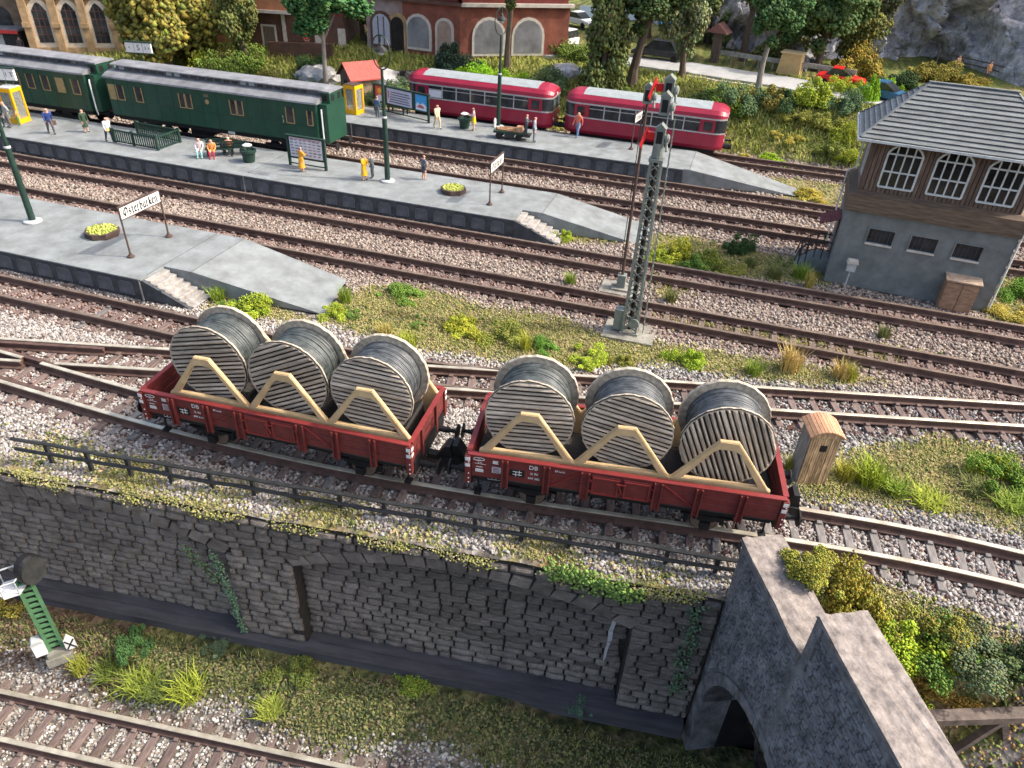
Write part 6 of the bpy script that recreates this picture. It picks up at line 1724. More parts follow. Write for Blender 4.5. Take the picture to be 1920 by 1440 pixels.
person('person in a yellow dress facing a dark-suited person', PP(684, 338), P0, R(80), (.78, .45, .02), (.78, .45, .02), hair=(.40, .20, .08), h=1.56, pose='fwd', skirt=((.78, .45, .02), 1.05, .36, .23), legs_bare=True)
person('person in a dark suit with grey hair facing the yellow dress', PP(699, 334), P0, R(-80), (.10, .14, .15), (.06, .075, .09), hair=(.42, .46, .46), h=1.50, pose='stand')
person('person in a black and grey jacket with bare legs', PP(795, 337), P0, R(150), (.13, .14, .16), (.04, .045, .055), hair=(.16, .08, .05), h=1.52, pose='hips', skirt=((.045, .05, .06), 1.0, .55, .20), legs_bare=True)
person('person in blue standing before the poster board', PP(708, 221), P0, R(170), (.08, .14, .24), (.10, .14, .15), h=1.6, pose='stand')
person('person in a cream suit on the poster platform', PP(820, 241), P0, R(60), (.66, .55, .36), (.64, .50, .30), hair=(.42, .15, .08), h=1.72, pose='walk')
person('person in a pink top and yellow shorts by the green tub', PP(888, 245), P0, R(-70), (.66, .47, .44), (.78, .50, .02), hair=(.10, .07, .05), h=1.66, pose='fwd', legs_bare=True, skirt=((.78, .50, .02), 1.0, .55, .19))
q = ct.location
person('person in dark overalls driving the luggage cart', Vector((q.x + 1.05, q.y - .05, 0)), PZ + .402, R(90), (.09, .12, .13), (.07, .09, .10), hair=(.30, .2, .12), h=1.45, pose='fwd')
person('person in a pale blue jacket beside the luggage cart', Vector((q.x + 1.65, q.y - .1, 0)), P0, R(100), (.33, .37, .43), (.15, .18, .22), hair=(.22, .22, .28), h=1.78, pose='stand')
person('person in a red top and blue jeans by the second railcar', PP(1082, 257), P0, R(-20), (.68, .16, .10), (.15, .24, .40), hair=(.35, .16, .06), h=1.8, pose='walk')
# ------------------------------------------------------------ hillside: road, buildings, cars
def gz(x, y): return float(ground_z(x, y) + undulate(x, y, .03))
def on_hill(px, py, dz=0.0):
    d = ray(px, py); t_ = 8.0
    while t_ < 320:
        p = CAMP + d * t_
        if p[2] < gz(p[0], p[1]) + dz: break
        t_ += .05
    return Vector((p[0], p[1], gz(p[0], p[1])))
def ribbon(name, pts, w, m_, dz, kind='structure'):
    b = MB(); P = [on_hill(*p) for p in pts]; Q = []
    for i in range(len(P) - 1):
        for k in range(8): Q.append(P[i].lerp(P[i + 1], k / 8))
    Q.append(P[-1]); A, B = [], []
    for i, p in enumerate(Q):
        d = Q[min(i + 1, len(Q) - 1)] - Q[max(i - 1, 0)]; d.z = 0; d.normalize(); n = Vector((-d.y, d.x, 0))
        for L_, s in ((A, -1), (B, 1)):
            q = p + n * (s * w / 2); L_.append(Vector((q.x, q.y, max(gz(q.x, q.y), gz(p.x, p.y)) + dz)))
    ruled(b, A, B); ruled(b, [a - Vector((0, 0, .5)) for a in A], A); ruled(b, B, [a - Vector((0, 0, .5)) for a in B])
    return tag(b.build(name, m_), kind=kind)
ribbon('road', [(930, 88), (1020, 100), (1200, 119), (1300, 132), (1430, 152), (1560, 176), (1700, 205)], 4.2, M_['road'], .2)
ribbon('kerb', [(1290, 146), (1430, 168), (1500, 180)], .25, M_['pale'], .2)
ribbon('pond', [(1085, 22), (1150, 26), (1280, 30)], 9.0, plain((.16, .20, .19), .4), .05)
def box_building(name, label, cat, pa, pb, depth, z0, H, mats, roof=None):
    d = pb - pa; L = math.hypot(d.x, d.y); a = math.atan2(d.y, d.x)
    t = thing(name, label, cat, (pa.x, pa.y, z0), a)
    return t, L
def arch_poly(x, w, z0, z1, pointed=False, n=8):
    h = w / 2; zs_ = z1 - (h if not pointed else h * 1.25)
    pts = [(x - h, z0), (x + h, z0)]
    for k in range(n + 1):
        t_ = math.pi * k / n
        if pointed: q = math.cos(t_); pts.append((x + h * q, zs_ + (z1 - zs_) * (1 - abs(q) ** 1.6)))
        else: pts.append((x + h * math.cos(t_), zs_ + h * math.sin(t_)))
    return pts
def window_on(t, x, w, z0, z1, glassm, framem, arch=0, fw=.16, bars=(2, 3), y=0.0):
    if arch: poly = arch_poly(x, w, z0, z1, arch == 2)
    else: poly = [(x - w / 2, z0), (x + w / 2, z0), (x + w / 2, z1), (x - w / 2, z1)]
    c = ((x, (z0 + z1) / 2)); k = 1 + 2 * fw / w; kz = 1 + 2 * fw / (z1 - z0)
    m = MB(); m.prism([(c[0] + (p[0] - c[0]) * k, c[1] + (p[1] - c[1]) * kz) for p in poly], y - .12, y + .05); f = m.build('window', framem, t)
    m = MB(); m.prism(poly, y - .135, y - .10); m.build('pane', glassm, f)
    m = MB()
    for i in range(1, bars[0]): xx = x - w / 2 + w * i / bars[0]; m = MB(); m.b2(xx - .04, xx + .04, y - .155, y - .136, z0, z1 - (w * .25 if arch else 0)); m.build('mullion', framem if arch != 2 else M_['hroof'], f)
    for i in range(1, bars[1]): zz = z0 + (z1 - z0) * i / bars[1]; m = MB(); m.b2(x - w / 2 + .02, x + w / 2 - .02, y - .152, y - .1365, zz - .035, zz + .035); m.build('transom', framem if arch != 2 else M_['hroof'], f)
    return f
# sandstone hall on the left
pa, pb = on_hill(72, 108), on_hill(226, 96)
d = pb - pa; L = math.hypot(d.x, d.y); a = math.atan2(d.y, d.x)
t = thing('sandstone_building', 'sandstone building with pointed arch windows', 'building', (pa.x, pa.y, pa.z - .2), a)
S_ = M_['sandstone']; SP = M_['sandpale']
m = MB(); m.b2(0, L, 0, 9, 0, 12); m.build('wall', S_, t)
m = MB(); m.b2(-.15, L + .15, -.22, -.001, 0, 1.15); m.build('plinth', S_, t)
for z_ in (5.35,): m = MB(); m.b2(-.1, L + .1, -.26, -.001, z_, z_ + .35); m.build('string_course', S_, t)
for k in range(4): x = L * (k / 3); m = MB(); m.b2(x - .32, x + .32, -.42, -.002, 0, 12); m.b2(x - .38, x + .38, -.52, -.421, 2.9, 3.3); m.build('buttress', S_, t)
for k in range(3):
    x = L * (k + .5) / 3
    window_on(t, x, L * .17, 1.55, 5.0, M_['glass'], SP, 2, .42, (3, 5))
    for s in (-1, 1): window_on(t, x + s * L * .062, L * .075, 6.25, 9.3, mat('red_glass', (.09, .035, .035), .2, .4, 2, 0), SP, 2, .22, (2, 4))
m = MB(); m.b2(-8, -.33, 3.0, 11, 0, 10); wl = m.build('side_wing', mat('wing_stone', (.22, .16, .11), .9, .3, 1.2, .5, 4), t)
m = MB(); m.prism(arch_poly(-3.2, 1.8, .6, 4.2), 2.93, 2.999); m.build('wing_window', M_['glass'], wl)
# kiosk with red awning before the wing
q = on_hill(22, 100)
t = thing('kiosk', 'small kiosk with flat grey roof and red fascia', 'kiosk', (q.x, q.y, q.z - .1), R(18))
m = MB(); m.b2(-2.6, 1.5, -.2, 2, 0, 2.2); m.build('kiosk_wall', M_['iron'], t)
m = MB(); m.b2(-2.8, 1.75, -.8, 2.2, 2.202, 2.4); m.build('roof', M_['coachroof'], t)
m = MB(); m.b2(-1.4, 1.7, -.86, -.802, 2.0, 2.3); m.build('red_fascia', plain((.55, .05, .05)), t)
m = MB(); m.b2(-1.2, -.2, -.24, -.201, .8, 1.8); m.build('counter_window', M_['grey'], t)
# brick house with dark ground floor
pa, pb = on_hill(470, 100), on_hill(640, 98)
d = pb - pa; L = math.hypot(d.x, d.y); a = math.atan2(d.y, d.x)
t = thing('brick_house', 'orange brick house with dark ground floor and cream door frame', 'house', (pa.x, pa.y, pa.z - .2), a)
m = MB(); m.b2(0, L, 1.2, 9, 0, 3.6); m.build('ground_floor', M_['hroof'], t)
m = MB(); m.b2(-.2, 3.9, .6, 9, 3.85, 10); m.build('upper_wall', M_['brickor'], t)
m = MB(); m.b2(3.901, L, 1.2, 9, 3.601, 10); m.build('upper_wall', M_['brickdark'], t)
m = MB(); m.b2(-.3, 4.1, .35, 1.2, 3.602, 3.848); m.build('cornice', M_['pale'], t)
for x in (.9, 2.6): window_on(t, x, .9, 5.2, 7.0, M_['curtain'], M_['whitepaint'], 0, .12, (2, 2), .6)
m = MB(); m.b2(1.0, 2.1, 1.13, 1.199, 0, 2.4); dr = m.build('door', M_['shedwood'], t)
for (x0, x1, z0, z1) in ((.85, .999, 0, 2.55), (2.101, 2.25, 0, 2.55), (.999, 2.101, 2.401, 2.55)): m = MB(); m.b2(x0, x1, 1.08, 1.198, z0, z1); m.build('door_frame', M_['pale'], dr)
m = MB(); m.b2(2.9, 3.2, 1.05, 1.198, 0, 3.5); m.build('pilaster', M_['pale'], t)
for x in (6.2, 8.4): m = MB(); m.b2(x - .35, x + .35, 1.15, 1.199, .8, 2.6); m.build('window', M_['pale'], t)
# orange gable pier
q = on_hill(420, 96)
t = thing('brick_tower', 'narrow orange brick gable wall beside the olive trees', 'building', (q.x, q.y, q.z - .2), R(10))
m = MB(); m.b2(-1.4, 1.4, 1.5, 5, 0, 12); m.build('wall', M_['brickor'], t)
m = MB(); m.b2(-2.3, -1.401, 1.6, 5, 0, 12); m.build('side_wall', M_['hroof'], t)
# garden wall
def garden_wall(name, label, pts, H, m_, tk=.4):
    P = [on_hill(*p) for p in pts]
    t = thing(name, label, 'wall', (P[0].x, P[0].y, P[0].z - .2), 0)
    b = MB()
    for i in range(len(P) - 1): b.bar(P[i] - P[0] + Vector((0, 0, H / 2)), P[i + 1] - P[0] + Vector((0, 0, H / 2)), tk - .01 * i, H)
    b.build('wall_body', m_, t)
    return t, P
garden_wall('garden_wall', 'low brown garden wall in front of the brick house', [(508, 104), (560, 106), (625, 108)], 1.35, M_['hroof'])
sw, P = garden_wall('stone_garden_wall', 'dark boulder wall above the first railcar', [(752, 158), (800, 160), (855, 166)], 1.3, M_['mortar'], .5)
for k in range(44):
    f_ = random.random(); i = min(1, int(f_ * 2)); q = P[i].lerp(P[i + 1], f_ * 2 - i) - P[0]
    me = SMESH[random.randrange(14)]; dd = P[i + 1] - P[i]
    inst('boulder', me, sw, (q.x + .06 * 0, q.y - .27, random.uniform(.1, 1.25)), (0, 0, math.atan2(dd.y, dd.x)), (random.uniform(.4, .65), 1.6, random.uniform(.28, .42)))
# red brick corner house
pA, pB, pC = on_hill(690, 92), on_hill(862, 114), on_hill(1062, 108)
zb = min(pA.z, pB.z, pC.z) - .3
t = thing('red_brick_house', 'large red brick corner house with arched shop windows', 'house', (pB.x, pB.y, zb), 0)
def facade(p, q, name):
    d = q - p; L = math.hypot(d.x, d.y); e = bpy.data.objects.new(name, None); e.location = (p.x - pB.x, p.y - pB.y, 0); e.rotation_euler = (0, 0, math.atan2(d.y, d.x)); link(e, t); return e, L
def fpart(e, mb, name, m_): return mb.build(name, m_, e)
zh = 4.6
f1 = pB - pA; f2 = pC - pB
L1 = math.hypot(f1.x, f1.y); L2 = math.hypot(f2.x, f2.y); a1 = math.atan2(f1.y, f1.x); a2 = math.atan2(f2.y, f2.x)
def place(a, org):                    # builds a mesh directly in the house's frame
    M4 = Matrix.Translation((org.x - pB.x, org.y - pB.y, 0)) @ Matrix.Rotation(a, 4, 'Z')
    class T: pass
    def bld(mb, name, m_, parent=t):
        mb.v = [tuple(M4 @ Vector(v)) for v in mb.v]; return mb.build(name, m_, parent)
    return bld
B1 = place(a1, pA); B2 = place(a2, pB)
sp = L1 * .40
m = MB(); m.b2(0, sp, 0, 8, 0, zh); B1(m, 'plaster_wall', M_['greyplaster'])
m = MB(); m.b2(sp + .001, L1 + .0, .0, 8, 0, zh); B1(m, 'brick_wall', M_['brick'])
m = MB(); m.b2(0, L2, .0, 7.9, 0, zh - .001); B2(m, 'brick_wall', M_['brick'])
for (bld, x0, x1, L) in ((B1, sp * .0 - .2, L1 + .25, L1), (B2, -.1, L2 + .3, L2)):
    m = MB(); m.b2(x0, x1, -.30, .2, zh + .002, zh + .28); bld(m, 'ledge', M_['pale'] if x0 > -.15 else M_['hroof'])
m = MB(); m.b2(sp - .4, L1 - .25, -.05, 8, zh + .285, 12); B1(m, 'upper_storey', M_['brickdark'])
m = MB(); m.b2(-.4, sp - .401, .35, 8, zh + .283, 12); B1(m, 'upper_storey', M_['hroof'])
m = MB(); m.b2(.2, L2 - .2, .05, 7.8, zh + .287, 12); B2(m, 'upper_storey', M_['brickdark'])
def win2(bld, x, w, z0, z1, gm, fm, arch, fw=.18, bars=(1, 1), y=0.0):
    poly = arch_poly(x, w, z0, z1) if arch else [(x - w / 2, z0), (x + w / 2, z0), (x + w / 2, z1), (x - w / 2, z1)]
    c = (x, (z0 + z1) / 2); k = 1 + 2 * fw / w; kz = 1 + 2 * fw / (z1 - z0)
    m = MB(); m.prism([(c[0] + (p[0] - c[0]) * k, c[1] + (p[1] - c[1]) * kz) for p in poly], y - .12, y + .04); f = bld(m, 'window', fm)
    m = MB(); m.prism(poly, y - .14, y - .10); bld(m, 'pane', gm, f)
    for i in range(1, bars[0]): xx = x - w / 2 + w * i / bars[0]; m = MB(); m.b2(xx - .05, xx + .05, y - .16, y - .141, z0, z1 - .2); bld(m, 'mullion', fm, f)
    return f
win2(B1, sp * .42, 1.7, .9, 3.4, plain((.42, .46, .56)), M_['hroof'], True, .25, (3, 1))
win2(B1, sp * .86, 1.25, .2, 3.3, M_['tunnel'], M_['sandstone'], True, .3)
win2(B1, sp + (L1 - sp) * .28, 2.1, 1.0, 3.5, M_['curtain'], M_['pale'], True, .22)
win2(B1, sp + (L1 - sp) * .74, 1.35, .15, 3.4, mat('shop_door', (.36, .26, .2), .6, .2), M_['pale'], True, .2)
for k, f_ in enumerate((.26, .62)): win2(B2, L2 * f_, 2.6, .9, 3.6, M_['curtain'], M_['pale'], True, .22)
for k in range(4): win2(B1, sp + .7 + k * (L1 - sp - 1.5) / 3, .8, zh + 1.3, zh + 3.2, M_['curtain'], M_['pale'], False, .16)
for k in range(4): win2(B2, 1.6 + k * (L2 - 3) / 3, .9, zh + 1.3, zh + 3.2, M_['curtain'], M_['pale'], False, .16)
for k in range(3): win2(B1, .5 + k * sp / 3, 1.0, zh + .8, zh + 2.9, M_['curtain'] if k != 2 else plain((.5, .15, .08)), M_['hroof'], False, .16, (2, 1), .35)
m = MB(); m.lathe([(.4, 0), (1.5, 1.2), (1.5, 1.5), (1.2, 4), (1.2, 6)], 12, 'z', tuple(Vector((0, -.1, zh + .9)))); m.build('corner_oriel', M_['sandstone'], t)
# shed with the red roof
q = on_hill(672, 184)
t = thing('lineside_shed', 'small wooden shed with a red gable roof', 'shed', (q.x, q.y + .6, q.z - .2), R(-38))
for k in range(8): m = MB(); x = -1.2 + k * .3; zt_ = 2.0 + .9 * (1 - abs(x + .15) / 1.2); m.b2(x + .01, x + .29, -1.3, -1.24, 0, zt_); m.build('front_plank', M_['shedwood'], t)
m = MB(); m.prism([(-1.18, 0), (1.18, 0), (1.18, 2.0), (0, 2.9), (-1.18, 2.0)], -1.235, 1.3); m.build('shed_body', mat('shed_side', (.30, .225, .15), .85, .3, 3, .3, stretch=(3, 3, .6)), t)
m = MB(); m.b2(-.35, .25, -1.33, -1.301, 1.0, 1.6); m.build('opening', M_['tunnel'], t)
for s in (-1, 1): m = MB(); m.add([(0, -1.55, 3.02), (0, 1.5, 3.02), (s * 1.5, 1.5, 1.88), (s * 1.5, -1.55, 1.88), (0, -1.55, 2.92), (0, 1.5, 2.92), (s * 1.5, 1.5, 1.78), (s * 1.5, -1.55, 1.78)], [(0, 1, 2, 3), (7, 6, 5, 4), (0, 3, 7, 4), (1, 5, 6, 2), (2, 6, 7, 3), (0, 4, 5, 1)]); m.build('roof_slope', M_['redroof'] if s > 0 else M_['hroof'], t)
# crash barrier
P = [on_hill(*p) for p in ((1345, 116), (1420, 128), (1500, 140), (1600, 156))]
t = thing('crash_barrier', 'pale grey crash barrier along the road', 'barrier', tuple(P[0]), 0)
for i in range(3): m = MB(); m.bar(P[i] - P[0] + Vector((0, 0, .85)), P[i + 1] - P[0] + Vector((0, 0, .85)), .12, .38); m.build('barrier_beam', M_['stair'], t)
for i in range(3):
    for k in range(3): q = P[i].lerp(P[i + 1], k / 3) - P[0]; m = MB(); m.b2(q.x - .06, q.x + .06, q.y + .08, q.y + .18, q.z - .2, q.z + .9); m.build('barrier_post', M_['stair'], t)
# cars
def car(label, pos, rz, m_, L=3.9, Wd=1.6, H=1.4, kind='car', dark=None):
    t = thing(kind, label, 'car' if kind == 'parked_car' else kind, (pos.x, pos.y, pos.z + .1), rz, 'vehicles on the hillside')
    h = L / 2
    if kind == 'parked_car': prof = [(-h, .35), (-h, .75), (-h + .15, .85), (-h + .9, .9), (h - 1.1, .9), (h - .1, .72), (h, .6), (h, .35)]; cab = [(-h + .7, .9), (-h + 1.15, H), (h - 1.9, H), (h - 1.05, .9)]
    else: prof = [(-h, .35), (-h, H * .62), (h, H * .62), (h, .35)]; cab = [(-h + .03, H * .62), (-h + .12, H), (h - .25, H), (h - .03, H * .62)]
    m = MB(); m.prism(prof, -Wd / 2, Wd / 2); b = m.build('body', m_, t); chamfer_mesh(b.data, .06, .2)
    m = MB(); m.prism(cab, -Wd / 2 + .1, Wd / 2 - .1); c = m.build('cabin', dark or M_['glass'], t)
    m = MB(); m.b2(cab[1][0] + .02, cab[2][0] - .02, -Wd / 2 + .14, Wd / 2 - .14, H + .002, H + .06); m.build('roof', m_, t)
    for x in (-h + .75, h - .8):
        for s in (-1, 1): m = MB(); m.lathe([(.03, -.09), (.28, -.09), (.31, 0), (.28, .09), (.03, .09)], 16, 'y', (x, s * (Wd / 2 - .05), .31)); m.build('wheel', M_['tyre'], t)
    return t
car('bright red car behind the crash barrier', on_hill(1572, 164), R(-10), M_['redcar'], kind='parked_car')
car('dark blue car half hidden behind the signal box roof', on_hill(1655, 192), R(-25), M_['bluecar'], kind='parked_car')
car('white parked car under the trees', on_hill(1086, 52), R(-30), M_['whitepaint'], kind='parked_car')
car('black pickup truck with pale front under the trees', on_hill(1232, 113), R(175), M_['iron'], L=4.8, H=1.6, kind='parked_car')
car('yellow bus standing beside the brick gable', on_hill(352, 34), R(8), M_['yellow'], L=8, Wd=2.4, H=2.9, kind='bus')
car('small white van behind the lamp post', on_hill(1052, 96), R(70), M_['whitepaint'], L=3.6, H=1.7, kind='van')
# parasols, box and shelter
def parasol(label, px, py, col):
    q = on_hill(px, py); t = thing('parasol', label, 'parasol', tuple(q), 0, 'parasols in the gardens')
    m = MB(); m.tube((0, 0, 0), (0, 0, 2.2), .05, n=6); m.build('pole', M_['pale'], t)
    m = MB(); m.lathe([(1.25, 1.95), (.9, 2.2), (.05, 2.5)], 10); m.build('canopy', plain(col), t)
parasol('blue parasol in the garden between the trees', 1253, 84, (.08, .36, .66))
parasol('orange red parasol in the garden', 1040, 66, (.68, .14, .07))
q = on_hill(1478, 138)
t = thing('sand_box', 'pale tan wooden box behind the crash barrier', 'box', tuple(q), R(-12))
m = MB(); m.prism([(-1.0, 0), (1.0, 0), (.9, 1.7), (-.8, 1.7)], -.6, .9); m.build('box_body', plain((.62, .42, .20), .8), t)
m = MB(); m.box((0, .1, 1.75), (1.9, 1.7, .08)); m.build('box_lid', plain((.66, .48, .26), .8), t)
q = on_hill(1338, 118)
t = thing('wayside_shrine', 'brown wooden wayside shrine with small pitched roof', 'shrine', tuple(q), R(-15))
m = MB(); m.b2(-.35, .35, -.3, .3, 0, 2.6); m.build('pillar', M_['shedwood'], t)
m = MB(); m.prism([(-1.0, 2.6), (1.0, 2.6), (0, 3.4)], -.8, .8); m.build('roof', plain((.22, .10, .085), .8), t)
# a few people on the hill
for (lb, px, py, tp, bt) in (('person in red by the garden wall', 577, 92, (.6, .06, .05), (.2, .1, .1)), ('walker with an orange rucksack beside the rock', 1846, 152, (.68, .32, .14), (.12, .10, .10)), ('walker in pale orange by the hillside fence', 1788, 140, (.66, .34, .2), (.15, .12, .12)), ('person at the kiosk counter', 45, 104, (.10, .08, .08), (.08, .07, .08))):
    q = on_hill(px, py); person(lb, q, q.z, R(40), tp, bt, h=1.7, group='people on the hillside')
# rock face
def vnoise(x, y, seed=0):
    x = np.asarray(x, float); y = np.asarray(y, float); s = 0
    r = np.random.default_rng(seed); g = r.random((64, 64))
    for o_, a in ((1, 1), (2.1, .5), (4.3, .27), (8.7, .14)):
        u, v = x * o_ % 63, y * o_ % 63; i, j = u.astype(int), v.astype(int); fu, fv = u - i, v - j; fu = fu * fu * (3 - 2 * fu); fv = fv * fv * (3 - 2 * fv)
        s = s + a * ((g[i, j] * (1 - fu) + g[i + 1, j] * fu) * (1 - fv) + (g[i, j + 1] * (1 - fu) + g[i + 1, j + 1] * fu) * fv - .5)
    return s
base = [on_hill(*p) for p in ((1430, 92), (1520, 108), (1640, 122), (1780, 122), (1925, 150), (1990, 165))]
base = [base[0] + Vector((-14, 12, 0))] + base + [base[-1] + Vector((25, -6, 0))]
U, Vn = 240, 140
lens = [0]
for i in range(len(base) - 1): lens.append(lens[-1] + (base[i + 1] - base[i]).length)
su = np.linspace(0, lens[-1], U); bx = np.interp(su, lens, [p.x for p in base]); by = np.interp(su, lens, [p.y for p in base])
tv = np.linspace(0, 1, Vn)
X = bx[None] + 0 * tv[:, None]; Y = by[None] + 0 * tv[:, None]; Hh = 26 * tv[:, None] + 0 * X
n1 = vnoise(su[None] / 7 + 10 + 0 * tv[:, None], Hh / 9 + 3, 1); n2 = vnoise(su[None] / 2.2 + Hh / 9, Hh / 3.2 + 7, 2)
n3 = vnoise(su[None] / .8 + Hh / 5, Hh / 1.1 + 3, 5)
Yr = Y + Hh * .62 - 7.5 * n1 - 3.0 * n2 - 2.6 * np.abs(n2) - 1.3 * n3 - 1.2 * np.abs(n3); Zr = ground_z(X, np.minimum(Y, 140)) - .6 + Hh + 1.0 * n2
V = np.stack([X + 1.5 * n2 + .5 * n3, Yr, Zr + .4 * n3], -1).reshape(-1, 3); i = np.arange(Vn - 1)[:, None] * U + np.arange(U - 1)[None]; F = np.stack([i, i + 1, i + U + 1, i + U], -1).reshape(-1, 4)
tag(inst('rock_face', np_mesh('rock_face', V, F, M_['rock'])), kind='structure')
# rustic fence before the rock
P = [on_hill(*p) for p in ((1755, 118), (1800, 128), (1850, 140), (1885, 150), (1930, 160))]
t = thing('rustic_fence', 'dark rustic wooden fence along the rock path', 'fence', tuple(P[0]), 0)
for i in range(4):
    for zz in (.5, .95): m = MB(); m.bar(P[i] - P[0] + Vector((0, 0, zz)), P[i + 1] - P[0] + Vector((0, 0, zz)), .09, .1); m.build('fence_rail', M_['shedwood'], t)
for i in range(5): q = P[i] - P[0]; m = MB(); m.b2(q.x - .08, q.x + .08, q.y - .14, q.y - .05 + .03, q.z - .2, q.z + 1.25); m.build('fence_post', M_['shedwood'], t)
# pale outcrops of rock on the slope
def outcrop(label, px, py, r, sx=1.4):
    q = on_hill(px, py); n = 26; b = bmesh.new(); bmesh.ops.create_icosphere(b, subdivisions=3, radius=1)
    sd_ = int(px)
    for v in b.verts:
        k = 1 + .55 * float(vnoise(v.co.x * 1.7 + 5 + sd_ % 7, v.co.y * 1.7 + v.co.z * 2.3 + 9, 4))
        v.co *= k; v.co.x *= sx; v.co.z *= .8
    me = bpy.data.meshes.new('rock_outcrop'); b.to_mesh(me); b.free(); me.materials.append(mat('pale_rock', (.42, .41, .40), .9, .35, 1.0, .8, 4, tint=(.2, .19, .185)))
    o = inst('rock_outcrop', me, None, (q.x, q.y, q.z + r * .1), (0, 0, px), (r, r, r)); tag(o, label, 'rock', 'pale rocks on the slope')
outcrop('pale rock behind the red-roofed shed', 720, 160, 1.5, 1.8); outcrop('pale rock beside the birch trunk', 600, 150, 1.4, 1.5)
outcrop('pale rock between the conifers', 1065, 140, .9, 1.8)
# ------------------------------------------------------------ vegetation
def leaf_material():
    m = M_['leaf']; nt = m.node_tree; N = nt.nodes; L = nt.links; b = N['Principled BSDF']
    src = b.inputs['Base Color'].links[0].from_socket
    oi = N.new('ShaderNodeObjectInfo'); mx = N.new('ShaderNodeMixRGB'); mx.blend_type = 'MULTIPLY'; mx.inputs[0].default_value = 1
    L.new(src, mx.inputs[1]); L.new(oi.outputs['Color'], mx.inputs[2]); L.new(mx.outputs[0], b.inputs['Base Color'])
leaf_material()
gb = M_['grass']
def tint_by_object(m):
    nt = m.node_tree; N = nt.nodes; L = nt.links; b = N['Principled BSDF']; src = b.inputs['Base Color'].links[0].from_socket
    oi = N.new('ShaderNodeObjectInfo'); mx = N.new('ShaderNodeMixRGB'); mx.blend_type = 'MULTIPLY'; mx.inputs[0].default_value = 1
    L.new(src, mx.inputs[1]); L.new(oi.outputs['Color'], mx.inputs[2]); L.new(mx.outputs[0], b.inputs['Base Color'])
tint_by_object(gb)
def clump_mesh(name, n_lobes, n_gran, size, seed, shape='bush', spread=1.0):
    r = np.random.default_rng(seed)
    C_, R_ = [], []
    for i in range(n_lobes):
        if shape == 'bush': c = np.array([r.normal(0, .44), r.normal(0, .44), abs(r.normal(.24, .26))]); R_.append(r.uniform(.13, .36))
        elif shape == 'crown':
            d = r.normal(0, 1, 3); d /= np.linalg.norm(d); c = d * r.uniform(.25, .92) * np.array([.85, .85, 1.0]); R_.append(r.uniform(.12, .30))
        else:
            z = r.uniform(-1, 1); w = .62 * (1 - (z + 1) / 2) ** .8 + .06; a = r.uniform(0, 6.28); c = np.array([w * math.cos(a) * r.uniform(.3, 1), w * math.sin(a) * r.uniform(.3, 1), z]); R_.append(r.uniform(.12, .24))
        C_.append(c)
    C_ = np.array(C_); R_ = np.array(R_); k = r.integers(0, n_lobes, n_gran)
    d = r.normal(0, 1, (n_gran, 3)); d /= np.linalg.norm(d, axis=1)[:, None]
    rad = R_[k] * (.45 + .75 * r.random(n_gran) ** .7)
    P = C_[k] + d * rad[:, None] * spread
    if shape == 'bush': P[:, 2] = np.abs(P[:, 2])
    v = .72 + .5 * r.random(n_gran)
    lobev = .8 + .4 * r.random(n_lobes)
    c = (v * lobev[k])[:, None] * np.stack([1 + .12 * r.normal(0, 1, n_gran), np.ones(n_gran), 1 + .15 * r.normal(0, 1, n_gran)], -1)
    return granules(name, P, size * r.uniform(.7, 1.4, n_gran), np.clip(c, .1, 1.6), 1.0, M_['leaf'])
BUSH = [clump_mesh('foliage', 14, 2000, .048, 100 + i, 'bush') for i in range(4)]
FINE = [clump_mesh('foliage', 22, 4200, .036, 120 + i, 'bush') for i in range(3)]
CROWN = [clump_mesh('crown', 40, 6000, .044, 140 + i, 'crown') for i in range(4)]
BIG = [clump_mesh('crown', 60, 9000, .048, 170 + i, 'crown') for i in range(1)]
CONE = [clump_mesh('crown', 46, 5200, .040, 160 + i, 'cone') for i in range(3)]
OLIVE = (.26, .26, .055); BRIGHT = (.36, .42, .045); GREEN = (.15, .25, .045); DARK = (.055, .095, .035); YEL = (.42, .40, .07); BLUEG = (.14, .20, .095); LIME = (.30, .46, .03); MOSS = (.34, .29, .06)
def shade(c, k): return tuple(min(1, v * k * random.uniform(.9, 1.1)) for v in c)
def bush(label, pos, rx, rz, col, fine=False, group='bushes along the tracks', name='bush', ry=None):
    t = thing(name, label, 'bush', (pos.x, pos.y, pos.z - .04), random.uniform(0, 6.28), group)
    src = random.choice(FINE if fine else BUSH)
    o = inst('foliage', src, t, (0, 0, 0), (0, 0, 0), (rx, ry or rx, rz)); o.color = (*shade(col, 1.18), 1)
    m = MB(); m.tube((0, 0, -.15), (0, 0, rz * .35), .05 * rx + .01, .02, 5); m.build('stem', M_['bark'], t)
    return t
def gp(px, py, z=-.40): return at(px, py, z)
